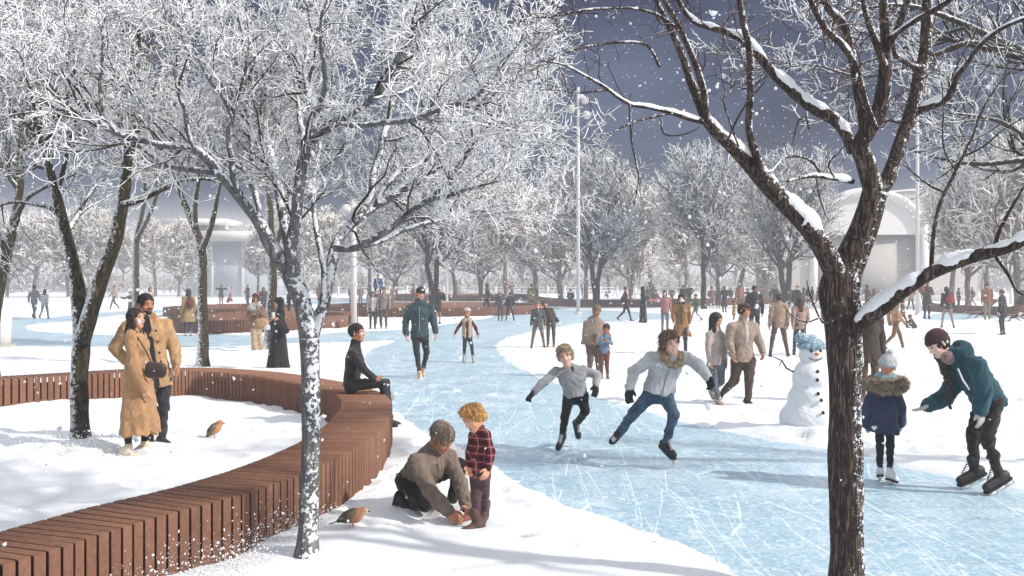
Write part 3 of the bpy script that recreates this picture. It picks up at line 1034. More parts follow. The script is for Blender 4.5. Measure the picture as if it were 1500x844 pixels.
    for i, (lm, o0, o1) in enumerate(L):
        P, R = trace(lm, Y0 + o0, o1, 0.03)
        P = P - base
        if i > 1:
            s = np.linspace(0, 1, len(P))[:, None]
            P = P + np.stack([vnoise(s[:, 0] * 9, i, a) for a in (1.5, 4.5, 7.5)], 1) * 0.014 * np.minimum(1, s * 6)
        rough_tube(tb, P, R * 0.97, 16 if i < 2 else 9, 0.05, i * 3.1, 0.06 if i < 3 else 0.02, 0.6 if i == 0 else 0)
        if i > 1: limbs.append((P, R))
    t_ = obj('trunk', tb.mesh('trunk'), M_BARK_LT, root)
    A = [fix(*l) for l in limbs]
    LP, LR = np.stack([a[0] for a in A]), np.stack([a[1] for a in A])
    outw = np.array([0.0, -0.1, 0.25])
    # side branches, twigs and the spurs of rime
    B1 = grow(rng, LP, LR, 330, 7, 0.32, 1.0, (25, 60), (0.35, 1.0), 0.35, 0.55, 0.012, 0.3, 0.05, 0.24, prefer=outw)
    # high crown beyond the top of the frame
    B2 = grow(rng, *B1, 2050, 6, 0.2, 1.0, (25, 65), (0.16, 0.46), 0.3, 0.6, 0.006, 0.5, 0.03, 0.28, rmin=0.0034)
    B3 = grow(rng, *B2, 7400, 4, 0.15, 1.0, (25, 75), (0.06, 0.19), 0.2, 0.7, 0.0056, 0.6, 0.02, 0.3, rmin=0.0037)
    B3b = grow(rng, LP, LR, 2200, 4, 0.45, 1.0, (35, 80), (0.06, 0.2), 0.1, 0.4, 0.0045, 0.6, 0.05, 0.3, rmin=0.003)
    B4 = grow(rng, *B3, 11500, 3, 0.1, 1.0, (30, 80), (0.03, 0.085), 0.1, 0.8, 0.0048, 0.7, 0.0, 0.3, rmin=0.0034)
    tb2 = MB()
    add_tubes(tb2, *B1, 5)
    for b in (B2, B3, B3b, B4): add_tubes(crown, *b, 3)
    obj('branches', tb2.mesh('branches'), M_BARK_L, t_)
    obj('crown', crown.mesh('crown'), M_FROST, root)
    sr = MB()
    for i, (P, R) in enumerate(limbs):
        snow_ridge(sr, P, R, rng, i * 7.7, 0.72, 0.95)
    obj('snow_cap', sr.mesh('snow_cap'), M_SNOW, root)
    return root


# ---------------------------------------------------------------- near dark tree at right
def dark_near():
    rng = np.random.default_rng(23)
    Y0 = 6.4
    base = at(1241, 869)
    root = empty('tree', base, 'big dark near tree right of the snowman, thick snow lying along its bare limbs', 'tree')
    L = [
        ([(1242, 900, 66), (1242, 860, 58), (1241, 800, 54), (1240, 700, 52), (1238, 600, 51), (1238, 520, 53), (1236, 470, 58), (1230, 430, 62), (1236, 402, 56), (1244, 385, 50), (1262, 345, 42), (1274, 310, 40), (1282, 280, 38)], 0, 0, 0),
        ([(1280, 285, 32), (1270, 240, 29), (1261, 215, 27), (1272, 190, 26), (1285, 165, 26), (1293, 130, 23), (1297, 95, 19), (1298, 60, 15), (1294, 20, 13), (1290, -30, 10)], 0, -0.3, 0),
        ([(1282, 288, 28), (1292, 275, 26), (1306, 248, 23), (1322, 200, 21), (1335, 160, 20), (1345, 120, 19), (1355, 80, 18), (1358, 30, 17), (1362, -40, 14)], 0.02, 0.5, 0.5),
        ([(1228, 408, 34), (1216, 385, 33), (1190, 345, 30), (1150, 300, 28), (1122, 268, 29), (1098, 240, 25), (1070, 213, 20), (1045, 190, 18), (1032, 172, 17), (1020, 140, 15), (1005, 95, 12), (985, 50, 10), (965, 10, 8), (950, -30, 6)], -0.05, -0.5, 1),
        ([(1118, 262, 18), (1108, 225, 13), (1098, 190, 11), (1100, 130, 11), (1096, 70, 11), (1088, 20, 10), (1080, -30, 8)], -0.3, 0.2, 0),
        ([(1033, 176, 13), (1032, 140, 11), (1020, 100, 10), (1006, 65, 9), (990, 30, 8), (968, -10, 6)], -0.4, -0.5, 0.6),
        ([(1030, 178, 10), (1005, 172, 9), (985, 165, 8), (950, 158, 7), (922, 152, 6), (890, 130, 5), (860, 112, 4), (825, 95, 3), (790, 88, 2)], -0.4, -0.5, 1),
        ([(922, 153, 3.6), (925, 205, 3.2), (932, 240, 3), (935, 265, 2.4), (928, 300, 1.6)], -0.62, -0.1, 0),
        ([(985, 166, 3.4), (955, 172, 3.2), (925, 180, 3), (895, 195, 2.4), (862, 207, 1.4)], -0.5, -0.4, 0),
        ([(968, 172, 3), (972, 195, 2.6), (990, 199, 2.2), (1012, 194, 1.8), (1026, 186, 1.2)], -0.5, -0.3, 0),
        ([(890, 132, 3.6), (850, 135, 3), (815, 133, 2.4), (780, 130, 1.4)], -0.6, -0.4, 0),
        ([(966, 98, 5), (950, 68, 5), (925, 62, 4), (880, 65, 4), (835, 75, 3), (800, 92, 2)], -0.55, -0.5, 0.4),
        ([(990, 40, 5), (960, 20, 5), (920, 12, 4), (860, 15, 4), (800, 25, 3), (770, 22, 2)], -0.6, -0.6, 0.4),
        ([(1250, 222, 18), (1237, 195, 18), (1222, 176, 19), (1180, 150, 18), (1140, 115, 16), (1112, 82, 15), (1088, 58, 13), (1060, 46, 11), (1040, 40, 10), (1020, 32, 9), (1000, 12, 8), (985, -20, 6)], 0.02, 0.9, 1),
        ([(1253, 330, 24), (1262, 470, 1)], 0, 0, -1),
        ([(1255, 480, 26), (1272, 466, 25), (1295, 450, 24), (1330, 420, 22), (1380, 394, 20), (1440, 374, 19), (1480, 360, 18), (1540, 335, 17), (1620, 318, 15), (1720, 310, 10)], -0.06, -0.8, 1),
        ([(1455, 371, 7), (1462, 345, 6), (1475, 318, 5), (1490, 290, 4), (1505, 265, 3)], -0.45, -0.2, 0),
        ([(1456, 372, 6), (1478, 405, 5), (1488, 425, 4), (1500, 432, 3), (1520, 436, 2)], -0.45, -0.1, 0),
        ([(1364, 402, 7), (1366, 360, 6.5), (1370, 330, 6), (1380, 292, 5.5), (1400, 250, 5), (1425, 200, 4), (1440, 160, 3.5), (1470, 115, 3), (1505, 85, 2)], -0.3, 0.4, 0),
        ([(1385, 282, 3.6), (1362, 272, 3), (1340, 255, 2.4), (1318, 236, 1.6)], -0.1, 0.1, 0),
        ([(1400, 250, 3), (1382, 215, 2.6), (1382, 160, 2.2), (1380, 120, 1.5)], 0.0, 0.1, 0),
        ([(1410, 230, 3), (1440, 215, 2.6), (1470, 190, 2.2), (1505, 170, 1.6)], 0.0, -0.3, 0),
        ([(1338, 168, 10), (1352, 158, 12), (1372, 150, 13), (1392, 136, 11), (1402, 112, 9), (1420, 88, 8), (1445, 58, 7), (1470, 40, 6.5), (1500, 27, 6), (1560, 10, 4)], 0.25, -0.4, 0.9),
        ([(1340, 168, 5), (1320, 178, 5), (1298, 176, 4), (1270, 190, 3)], 0.2, -0.1, 0),
        ([(1263, 210, 15), (1262, 180, 14), (1254, 130, 14), (1247, 80, 13), (1236, 40, 12), (1215, 12, 11), (1195, -20, 9)], -0.1, 0.4, 0.6),
        ([(1284, 190, 8), (1268, 150, 9), (1256, 100, 8), (1238, 72, 10), (1208, 40, 10), (1190, 8, 9), (1175, -30, 7)], -0.15, -0.5, 0.8),
        ([(1297, 100, 12), (1284, 60, 11), (1270, 25, 9), (1262, -20, 7)], -0.25, 0.3, 0),
        ([(1298, 75, 10), (1312, 50, 10), (1324, 20, 10), (1336, -20, 8)], -0.25, -0.2, 0),
        ([(1352, 98, 8), (1330, 95, 8), (1313, 80, 8), (1306, 60, 7)], 0.2, -0.4, 0),
        ([(1300, 58, 7), (1340, 32, 8), (1375, 12, 8), (1405, -10, 7)], -0.3, -0.4, 0.8),
        ([(1249, 266, 9), (1230, 262, 8), (1200, 258, 7.5), (1175, 260, 6), (1152, 266, 3)], 0.0, -0.3, 1),
        ([(1205, 259, 5), (1190, 238, 4.6), (1170, 230, 4.2), (1148, 232, 3.6), (1132, 250, 3), (1120, 254, 2)], -0.1, -0.4, 0.7),
        ([(1196, 262, 3), (1201, 290, 2.6), (1208, 310, 2.2), (1214, 324, 1.4)], -0.12, 0, 0),
        ([(1222, 260, 3), (1214, 240, 2.6), (1230, 222, 2.2), (1243, 205, 1.5)], -0.1, -0.1, 0),
        ([(1233, 462, 4), (1210, 474, 3.4), (1200, 465, 3), (1190, 440, 2.6), (1182, 410, 2)], -0.25, -0.2, 0),
        ([(1200, 466, 2.6), (1180, 472, 2.2), (1160, 462, 2), (1148, 448, 1.4)], -0.35, -0.1, 0),
        ([(1185, 190, 2.8), (1180, 172, 2.4), (1170, 178, 2.2), (1162, 206, 1.6), (1160, 214, 1)], 0.2, 0, 0),
        ([(1150, 128, 3), (1158, 100, 2.4), (1150, 60, 2), (1165, 20, 1.4)], 0.3, 0.3, 0),
        ([(1082, 215, 3), (1060, 150, 2.6), (1072, 130, 2.2), (1068, 95, 1.5)], -0.4, 0.3, 0),
        ([(1065, 208, 3.4), (1078, 178, 3), (1095, 150, 2.4), (1120, 120, 1.6)], -0.4, -0.3, 0),
    ]
    tb, sr = MB(), MB()
    limbs = []
    for i, (lm, o0, o1, sn) in enumerate(L):
        if sn < 0: continue
        P, R = trace(lm, Y0 + o0, o1, 0.022)
        P = P - base
        big = R.max() > 0.03
        if i:
            s = np.concatenate([[0], np.cumsum(np.linalg.norm(np.diff(P, axis=0), axis=1))])
            P = P + np.stack([vnoise(s * 5, i * 1.7, a) for a in (1.5, 4.5, 7.5)], 1) * np.clip(R * 0.45, 0.004, 0.02)[:, None] * np.minimum(1, s * 8)[:, None]
        rough_tube(tb, P, R, 30 if i == 0 else (14 if big else 7), 0.07 if big else 0.03, i * 2.3, 0.22 if i == 0 else (0.14 if big else 0.03), 0.25 if i == 0 else 0)
        if sn: snow_ridge(sr, P, R, rng, i * 5.1, 1.26 * sn + 0.04, 0.95)
        if i: limbs.append((P, R))
    t_ = obj('trunk', tb.mesh('trunk'), M_BARK_R, root)
    obj('snow_cap', sr.mesh('snow_cap'), M_SNOW, root)
    A = [fix(*l) for l in limbs if l[1].max() < 0.045 or True]
    LP, LR = np.stack([a[0] for a in A]), np.stack([a[1] for a in A])
    up_ = LP[:, :, 2].mean(1) > 3.0 - base[2]
    B1 = grow(rng, LP[up_], LR[up_], 110, 9, 0.3, 1.0, (35, 80), (0.2, 0.65), 0.3, 0.35, 0.005, 0.35, 0.0, 0.42, rmin=0.0022)
    B2 = grow(rng, *B1, 260, 6, 0.2, 1.0, (30, 70), (0.08, 0.26), 0.3, 0.7, 0.0032, 0.5, 0.02, 0.4, rmin=0.0017)
    B3 = grow(rng, LP, LR, 60, 7, 0.3, 1.0, (40, 85), (0.08, 0.25), 0.3, 0.35, 0.0035, 0.4, 0.0, 0.4, rmin=0.0017)
    tw = MB()
    for b in (B1, B2, B3): add_tubes(tw, *b, 5)
    obj('crown', tw.mesh('crown'), M_TWIG_R, root)
    return root


# ---------------------------------------------------------------- generic bare tree
def tree_meshes(seed, h, trunk_r, fork, spread, n1, n2, n3, n4, tw, stems=1, twig_r=0.006, vase=0.5, path=None, n5=0):
    """returns trunk mesh, branch mesh, crown mesh in metres; fork = height of first limbs / h"""
    rng = np.random.default_rng(seed)
    tb, br, cr = MB(), MB(), MB()
    if path is None:
        path = []
        for s_ in range(stems):
            a = rng.uniform(0, 6.28) if stems == 1 else s_ * 2 * math.pi / stems + rng.uniform(-.3, .3)
            lean = (0.10 if stems == 1 else 0.22) * h * 0.5
            q = np.linspace(0, 1, 9)
            P = np.stack([np.cos(a) * lean * q ** 1.5, 0.5 * np.sin(a) * lean * q ** 1.5, h * 0.62 * q - 0.1], 1)
            P[:, :2] += rng.normal(size=(9, 2)) * 0.012 * h * q[:, None]
            path.append((P, trunk_r * (1 - 0.72 * q) * (1 if stems == 1 else 0.85)))
    for k, (P, R) in enumerate(path):
        S = spline(np.concatenate([P, R[:, None]], 1), n=60)
        rough_tube(tb, S[:, :3], S[:, 3], 16, 0.07, seed + k * 3, 0.16, 0.5 if (k == 0 or S[0, 2] < 0.4) and S[0, 2] < 0.4 else 0.0)
    PP, RR = zip(*[fix(*p, n=16) for p in path])
    PP, RR = np.stack(PP), np.stack(RR)
    sp = spread * h
    B1 = grow(rng, PP, RR, n1, 9, fork / 0.62, 1.0, (25, 58), (sp * 0.7, sp * 1.15), 0.35, 0.62, trunk_r * 0.6, 0.22, 0.10, 0.12)
    B2 = grow(rng, *B1, n2, 6, 0.18, 1.0, (25, 55), (sp * 0.3, sp * 0.6), 0.4, 0.6, trunk_r * 0.3, 0.3, 0.10, 0.16, rmin=twig_r * 1.2)
    B3 = grow(rng, *B2, n3, 5, 0.15, 1.0, (25, 60), (sp * 0.14, sp * 0.32), 0.3, 0.6, twig_r * 2.2, 0.5, 0.06, 0.2, rmin=twig_r)
    B4 = grow(rng, *B3, n4, 4, 0.1, 1.0, (25, 65), (sp * 0.06, sp * 0.16), 0.2, 0.7, twig_r * 1.4, 0.6, 0.03, 0.25, rmin=twig_r * 0.8)
    add_tubes(br, *B1, 7)
    add_tubes(br, *B2, 5)
    add_tubes(cr, *B3, 3)
    add_tubes(cr, *B4, 3)
    if n5:
        B5 = grow(rng, *B4, n5, 3, 0.1, 1.0, (30, 75), (sp * 0.03, sp * 0.08), 0.1, 0.7, twig_r, 0.7, 0.02, 0.3, rmin=twig_r * 0.7)
        add_tubes(cr, *B5, 3)
    return tb.mesh('trunk'), br.mesh('branches'), cr.mesh('crown')


def plant(meshes, loc, label, mats, group=None, rz=0.0, sc=1.0):
    r = empty('tree', loc, label, 'tree', group, rz, sc)
    t = obj('trunk', meshes[0], mats[0], r)
    obj('branches', meshes[1], mats[1], t)
    obj('crown', meshes[2], mats[2], r)
    return r


def px_path(limb, Y0, y1, base):
    P, R = trace(limb, Y0, y1, 0.1)
    return P - base, R


frosted_near()
dark_near()

# the two-stemmed tree inside the ring, and the other mid trees on the left
b0 = at(118, 655)
path = [px_path([(117, 668, 33), (118, 640, 29), (116, 600, 27), (117, 540, 27), (120, 490, 27), (116, 440, 24), (109, 396, 20), (95, 337, 17), (80, 279, 15), (70, 240, 13), (58, 190, 11), (45, 130, 8), (40, 80, 5), (30, 30, 3)], b0[1], 0.4, b0),
        px_path([(120, 500, 26), (126, 480, 25), (146, 415, 24), (158, 380, 23), (170, 347, 22), (180, 289, 20), (186, 240, 18), (190, 200, 16), (186, 140, 12), (195, 80, 9), (210, 20, 5)], b0[1], -0.5, b0),
        px_path([(180, 300, 11), (205, 292, 10), (233, 279, 9), (262, 266, 7), (300, 262, 5), (330, 270, 3)], b0[1] - 0.4, -0.6, b0),
        px_path([(100, 350, 8), (80, 310, 7), (55, 300, 6), (20, 296, 5), (-20, 306, 3)], b0[1] + 0.2, 0.6, b0),
        px_path([(82, 285, 9), (92, 250, 8), (100, 210, 6), (112, 170, 4)], b0[1] + 0.3, -0.5, b0)]
plant(tree_meshes(31, 4.8, 0.13, 0.30, 0.26, 46, 300, 1250, 3000, 0, path=path, twig_r=0.0042), b0,
      'leaning two-stemmed tree growing inside the ring bench left of the embracing couple', (M_BARK_M, M_BARK_L, M_FROST_M))

b1 = at(-14, 560)
path = [px_path([(-14, 570, 26), (-12, 500, 22), (-6, 440, 20), (5, 390, 18), (16, 345, 16), (24, 305, 14), (30, 260, 12), (28, 210, 10), (36, 150, 7), (40, 90, 4)], b1[1], 0.4, b1),
        px_path([(22, 318, 9), (40, 290, 8), (58, 278, 7), (80, 268, 5), (110, 255, 3)], b1[1], -0.8, b1),
        px_path([(10, 372, 9), (-10, 330, 8), (-30, 290, 6)], b1[1], -0.3, b1)]
plant(tree_meshes(32, 6.0, 0.15, 0.34, 0.26, 34, 240, 950, 2000, 0, path=path, twig_r=0.007), b1,
      'leaning bare tree cut by the left edge, behind the ring bench', (M_BARK_M, M_BARK_L, M_FROST_M))

b2 = at(297, 537)
path = [px_path([(295, 545, 24), (297, 530, 19), (298, 480, 16), (296, 430, 15), (297, 390, 15), (294, 362, 14), (288, 340, 12), (275, 310, 10), (264, 285, 9), (255, 250, 7), (258, 200, 5)], b2[1], 0.5, b2),
        px_path([(295, 368, 11), (308, 335, 9), (315, 305, 8), (320, 280, 6), (330, 240, 4)], b2[1], -0.5, b2),
        px_path([(286, 335, 9), (285, 300, 9), (290, 260, 7), (287, 210, 5)], b2[1] + 0.2, 0.4, b2)]
plant(tree_meshes(33, 6.2, 0.16, 0.5, 0.26, 30, 240, 1050, 2400, 0, path=path, twig_r=0.008), b2,
      'slim tree with snow-streaked trunk just behind the ring bench, right of the couple', (M_BARK_M, M_BARK_L, M_FROST_M))

b3 = at(199, 470)
path = [px_path([(199, 475, 14), (199, 440, 11), (199, 400, 10), (200, 350, 9), (206, 320, 8), (212, 280, 7), (208, 230, 5), (214, 170, 3)], b3[1], 0.6, b3),
        px_path([(201, 350, 8), (218, 315, 7), (228, 290, 6), (240, 250, 4)], b3[1], -0.6, b3)]
plant(tree_meshes(34, 9, 0.22, 0.40, 0.27, 26, 210, 850, 1800, 0, path=path, twig_r=0.015), b3,
      'dark slim tree behind the heads of the embracing couple', (M_BARK_M, M_BARK_L, M_FROST_M))

b4 = at(396, 512)
path = [px_path([(394, 518, 24), (395, 500, 17), (396, 460, 15), (399, 420, 14), (398, 380, 14), (396, 340, 13), (394, 300, 11), (388, 256, 10), (380, 200, 8), (384, 140, 5)], b4[1], 0.5, b4),
        px_path([(398, 380, 10), (412, 330, 9), (422, 280, 8), (434, 220, 6), (440, 160, 4)], b4[1], -0.8, b4),
        px_path([(392, 285, 7), (372, 250, 6), (355, 225, 5), (335, 200, 3)], b4[1] + 0.3, 0.7, b4)]
plant(tree_meshes(35, 8.5, 0.2, 0.42, 0.27, 30, 240, 1050, 2300, 0, path=path, twig_r=0.010), b4,
      'mossy-trunked tree behind the woman in the black robe', (M_BARK_M, M_BARK_L, M_FROST_M))

# bare trees standing among the people
for k, (px, py, top, wpx, stems, lab) in enumerate([
        (634, 452, 150, 10, 2, 'two-stemmed bare tree behind the head of the man in the teal jacket'),
        (873, 441, 185, 10, 2, 'bare dark-trunked tree just right of the tall centre lamp pole'),
        (1031, 448, 175, 8, 1, 'slim bare tree behind the mustard-coated woman'),
        (1151, 452, 185, 11, 2, 'bare tree behind the tan-shirted man seen from behind')]):
    p = at(px, py)
    p = p * min(1.0, (13.2 - H) * F / (HY - top) / p[1])
    p[2] = 0
    hh = H - (top - HY) / F * p[1]
    plant(tree_meshes(41 + k, hh, wpx / F * p[1] * 0.55, 0.2, 0.38, 34, 330, 1500, 3000, 0, stems=stems, twig_r=0.026), p, lab, (M_LIMB, M_LIMB, M_FROST_M))

# the frosted branches of a tree that stands just outside on the right
b5 = np.array([9.0, 9.6, 0.0])
path = [px_path([(2150, 715, 40), (2140, 500, 34), (2100, 300, 30), (2040, 160, 24), (1960, 60, 16), (1880, -40, 8)], b5[1], 0.4, b5),
        px_path([(2080, 245, 20), (1950, 200, 17), (1800, 170, 15), (1650, 120, 13), (1540, 90, 12), (1470, 62, 11), (1400, 30, 9), (1330, 8, 7), (1270, 12, 5), (1220, 22, 3)], b5[1], -0.3, b5),
        px_path([(1640, 122, 10), (1560, 95, 10), (1500, 85, 10), (1440, 70, 9), (1390, 58, 8), (1350, 60, 6), (1300, 80, 4), (1240, 100, 3)], b5[1], 0.5, b5),
        px_path([(2095, 300, 17), (1900, 270, 15), (1700, 245, 13), (1560, 232, 12), (1490, 235, 10), (1440, 240, 8), (1395, 236, 6), (1340, 222, 3)], b5[1], 0.3, b5),
        px_path([(1480, 66, 8), (1420, 62, 7), (1380, 75, 6), (1320, 100, 5), (1260, 112, 4), (1190, 95, 3), (1150, 100, 2)], b5[1] - 0.1, 0.3, b5),
        px_path([(1560, 232, 8), (1510, 205, 7), (1470, 180, 6), (1430, 170, 5), (1390, 165, 3)], b5[1], -0.4, b5)]
plant(tree_meshes(51, 6.5, 0.17, 0.30, 0.16, 90, 420, 1500, 2400, 0, path=path, twig_r=0.0045), b5,
      'frosted tree outside the right edge whose white branches reach in at the upper right', (M_BARK_L, M_BARK_L, M_FROST))

# far rows of frosted trees
kinds = [tree_meshes(61 + k, 11.5, 0.25, (0.15, 0.22, 0.12, 0.27, 0.18)[k], (0.42, 0.36, 0.46, 0.34, 0.40)[k], 34, 320, 1200, 1900, 0, stems=1 + (k == 2), twig_r=0.058) for k in range(5)]
FT = 'frosted trees in the far rows'
far = [(10, 428, 300, 'pale frosted tree at the far left behind the walking couple'), (50, 431, 292, 'frosted tree with a low fork at the far left, above the grey-clad walking couple'),
       (100, 430, 296, 'frosted tree between the walking couple and the two-stemmed near tree'), (150, 432, 290, 'frosted tree seen through the fork of the two-stemmed tree'),
       (228, 431, 300, 'frosted tree above the man with raised elbows, left of the pavilion'), (262, 430, 312, 'small frosted tree in front of the white pavilion'),
       (378, 430, 318, 'frosted tree right of the pavilion, behind the red-hatted woman'), (425, 433, 292, 'frosted tree seen between the two stems of the near frosted tree'),
       (475, 434, 285, 'frosted tree just left of the thick lamp pole'), (540, 434, 262, 'frosted tree just right of the thick lamp pole'),
       (580, 433, 268, 'frosted tree between the thick lamp pole and the man in the teal jacket'), (668, 434, 262, 'broad frosted tree right of the small distant lamp pole'),
       (704, 437, 252, 'large frosted tree above the boys by the far ring bench'), (742, 438, 228, 'thick-trunked frosted tree left of the yellow-coated woman'),
       (785, 437, 250, 'frosted tree above the yellow-coated woman'), (822, 436, 245, 'frosted tree behind the tall centre lamp pole'),
       (858, 434, 262, 'frosted tree behind the seated man in blue'), (924, 438, 248, 'thick-trunked frosted tree above the black-robed woman'),
       (955, 435, 262, 'frosted tree right of the black-robed woman with the blue bag'), (1006, 438, 238, 'wide frosted tree above the mustard-coated woman'),
       (1052, 434, 268, 'frosted tree above the seated person in pink'), (1082, 436, 262, 'frosted tree above the man in the patterned orange top'),
       (1122, 440, 250, 'frosted tree at the left end of the arched building'), (1196, 436, 285, 'frosted tree in front of the arched building, left of the dark trunk'),
       (1393, 440, 222, 'frosted tree just right of the arched portal'), (1418, 438, 200, 'tall frosted tree above the person with the red rucksack'),
       (1445, 441, 205, 'frosted tree behind the person in orange at the right'), (1490, 440, 185, 'frosted tree at the far right edge')]
rng = np.random.default_rng(5)
for k, (px, py, top, lab) in enumerate(far):
    p = at(px, py)
    p = p * min(1.0, min(122.0, (12.6 - H) * F / (HY - top)) / p[1])
    p[2] = 0
    hh = H - (top - HY) / F * p[1]
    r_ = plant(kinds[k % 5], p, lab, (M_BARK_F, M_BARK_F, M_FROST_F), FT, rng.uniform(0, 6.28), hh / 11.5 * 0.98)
    r_.rotation_euler = (rng.normal() * .04, rng.normal() * .04, r_.rotation_euler[2])
    r_.scale = (r_.scale[0] * rng.uniform(.85, 1.2), r_.scale[0] * rng.uniform(.85, 1.2), r_.scale[2])
# second row filling the gaps far behind
for k in range(26):
    px = -60 + k * 63 + rng.uniform(-15, 15)
    Y = rng.uniform(150, 185)
    if 235 < px < 385: continue
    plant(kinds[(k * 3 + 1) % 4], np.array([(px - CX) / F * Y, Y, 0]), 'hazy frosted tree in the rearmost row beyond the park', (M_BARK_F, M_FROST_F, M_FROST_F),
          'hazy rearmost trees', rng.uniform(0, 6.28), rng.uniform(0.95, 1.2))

# snowy bushes and the wood that closes the park, one mass
mb = MB()
for k in range(700):
    Y = rng.uniform(150, 240)
    X = rng.uniform(-0.62, 0.62) * Y
    r = rng.uniform(0.8, 2.2)
    nn_ = 70
    P = rng.normal(size=(nn_, 1, 3)) * np.array([r * 0.9, r * 0.6, r * 0.45]) + np.array([X, Y, r * 0.7])
    d = rng.normal(size=(nn_, 1, 3)) * 0.5 + np.array([0, 0, 0.5])
    V, Q, _ = tubes(np.concatenate([P, P + d * 0.6, P + d * 1.1], 1), np.repeat(np.array([[0.045, 0.035, 0.02]]), nn_, 0) * r, 3)
    mb.add(V, Q)
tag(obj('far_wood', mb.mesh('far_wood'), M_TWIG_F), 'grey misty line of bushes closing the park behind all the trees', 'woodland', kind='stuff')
# gently rising ground behind
gx = np.linspace(-260, 260, 60)
gy = np.linspace(140, 360, 30)
XX, YY = np.meshgrid(gx, gy)
ZZ = 0.03 + 3.2 * np.clip((YY - 150) / 180, 0, 1) ** 1.2 + 0.5 * vnoise(XX * 0.03, YY * 0.03) * np.clip((YY - 145) / 60, 0, 1)
i_ = np.arange(29)[:, None] * 60 + np.arange(59)[None]
tag(obj('hill', mesh_of('hill', np.stack([XX, YY, ZZ], -1), np.stack([i_, i_ + 1, i_ + 61, i_ + 60], -1)), M_SNOW), kind='structure')
# ---------------------------------------------------------------- implicit modelling of bodies and clothes
def cap(a, b, ra, rb=None, k=0.02, flat=None, fs=1.0, op='+'):
    return dict(t='cap', a=np.asarray(a, float), b=np.asarray(b, float), ra=ra, rb=ra if rb is None else rb, k=k, flat=flat, fs=fs, op=op)


def ell(c, r, ax=None, k=0.02, op='+'):
    return dict(t='ell', c=np.asarray(c, float), r=np.asarray(r, float), ax=np.eye(3) if ax is None else np.asarray(ax, float), k=k, op=op)


def plane(p, n, k=0.004):
    """keeps the side the normal points away from"""
    return dict(t='pl', p=np.asarray(p, float), n=nrm(n), k=k, op='^')


def bbox(q):
    if q['t'] == 'cap':
        r = max(q['ra'], q['rb'])
        return np.minimum(q['a'], q['b']) - r, np.maximum(q['a'], q['b']) + r
    r = np.abs(q['ax']).T @ q['r'] if True else q['r'].max()
    r = np.sqrt(((q['ax'] * q['r'][:, None]) ** 2).sum(0))
    return q['c'] - r, q['c'] + r


def field(prims, h, disp=None):
    lo = np.min([bbox(q)[0] for q in prims if q['t'] != 'pl' and q['op'] == '+'], 0) - 3 * h - 0.01
    hi = np.max([bbox(q)[1] for q in prims if q['t'] != 'pl' and q['op'] == '+'], 0) + 3 * h + 0.01
    n = np.maximum(4, np.ceil((hi - lo) / h).astype(int) + 1)
    ax = [lo[i] + np.arange(n[i]) * h for i in range(3)]
    Fd = np.full(n, 0.5, np.float32)
    for q in prims:
        if q['t'] == 'pl':
            d = ((ax[0] - q['p'][0]) * q['n'][0])[:, None, None] + ((ax[1] - q['p'][1]) * q['n'][1])[None, :, None] + ((ax[2] - q['p'][2]) * q['n'][2])[None, None, :]
            Fd = np.maximum(Fd, d.astype(np.float32))
            continue
        a, b = bbox(q)
        mg = q['k'] + 3 * h + 0.012
        i0 = np.clip(np.floor((a - mg - lo) / h).astype(int), 0, n - 1)
        i1 = np.clip(np.ceil((b + mg - lo) / h).astype(int) + 1, 1, n)
        if (i1 <= i0).any(): continue
        X = (ax[0][i0[0]:i1[0]])[:, None, None]
        Y = (ax[1][i0[1]:i1[1]])[None, :, None]
        Z = (ax[2][i0[2]:i1[2]])[None, None, :]
        if q['t'] == 'cap':
            ab = q['b'] - q['a']
            L2 = max(1e-9, ab @ ab)
            qx, qy, qz = X - q['a'][0], Y - q['a'][1], Z - q['a'][2]
            t = np.clip((qx * ab[0] + qy * ab[1] + qz * ab[2]) / L2, 0, 1)
            dx, dy, dz = qx - t * ab[0], qy - t * ab[1], qz - t * ab[2]
            if q['flat'] is not None:
                f = q['flat']
                c = (dx * f[0] + dy * f[1] + dz * f[2]) * (1 / q['fs'] - 1)
                dx, dy, dz = dx + c * f[0], dy + c * f[1], dz + c * f[2]
            d = np.sqrt(dx * dx + dy * dy + dz * dz) - (q['ra'] + t * (q['rb'] - q['ra']))
        else:
            qx, qy, qz = X - q['c'][0], Y - q['c'][1], Z - q['c'][2]
            k0 = k1 = 0
            for i in range(3):
                v = (qx * q['ax'][i][0] + qy * q['ax'][i][1] + qz * q['ax'][i][2])
                k0 = k0 + (v / q['r'][i]) ** 2
                k1 = k1 + (v / q['r'][i] ** 2) ** 2
            k0, k1 = np.sqrt(k0), np.sqrt(k1)
            d = k0 * (k0 - 1) / np.maximum(k1, 1e-6)
        sl = tuple(slice(i0[i], i1[i]) for i in range(3))
        A = Fd[sl]
        k = max(1e-4, q['k'])
        if q['op'] == '+':
            hh = np.clip(0.5 + 0.5 * (A - d) / k, 0, 1)
            Fd[sl] = A * (1 - hh) + d * hh - k * hh * (1 - hh)
        else:
            hh = np.clip(0.5 - 0.5 * (A + d) / k, 0, 1)
            Fd[sl] = A * (1 - hh) - d * hh + k * hh * (1 - hh)
    if disp is not None:
        X, Y, Z = np.meshgrid(*ax, indexing='ij', sparse=True)
        m = np.abs(Fd) < 4 * h + 0.03
        I = np.nonzero(m)
        Fd[m] += disp(ax[0][I[0]], ax[1][I[1]], ax[2][I[2]]).astype(np.float32)
    Fd[0], Fd[-1] = np.maximum(Fd[0], h), np.maximum(Fd[-1], h)
    Fd[:, 0], Fd[:, -1] = np.maximum(Fd[:, 0], h), np.maximum(Fd[:, -1], h)
    Fd[:, :, 0], Fd[:, :, -1] = np.maximum(Fd[:, :, 0], h), np.maximum(Fd[:, :, -1], h)
    return Fd, lo


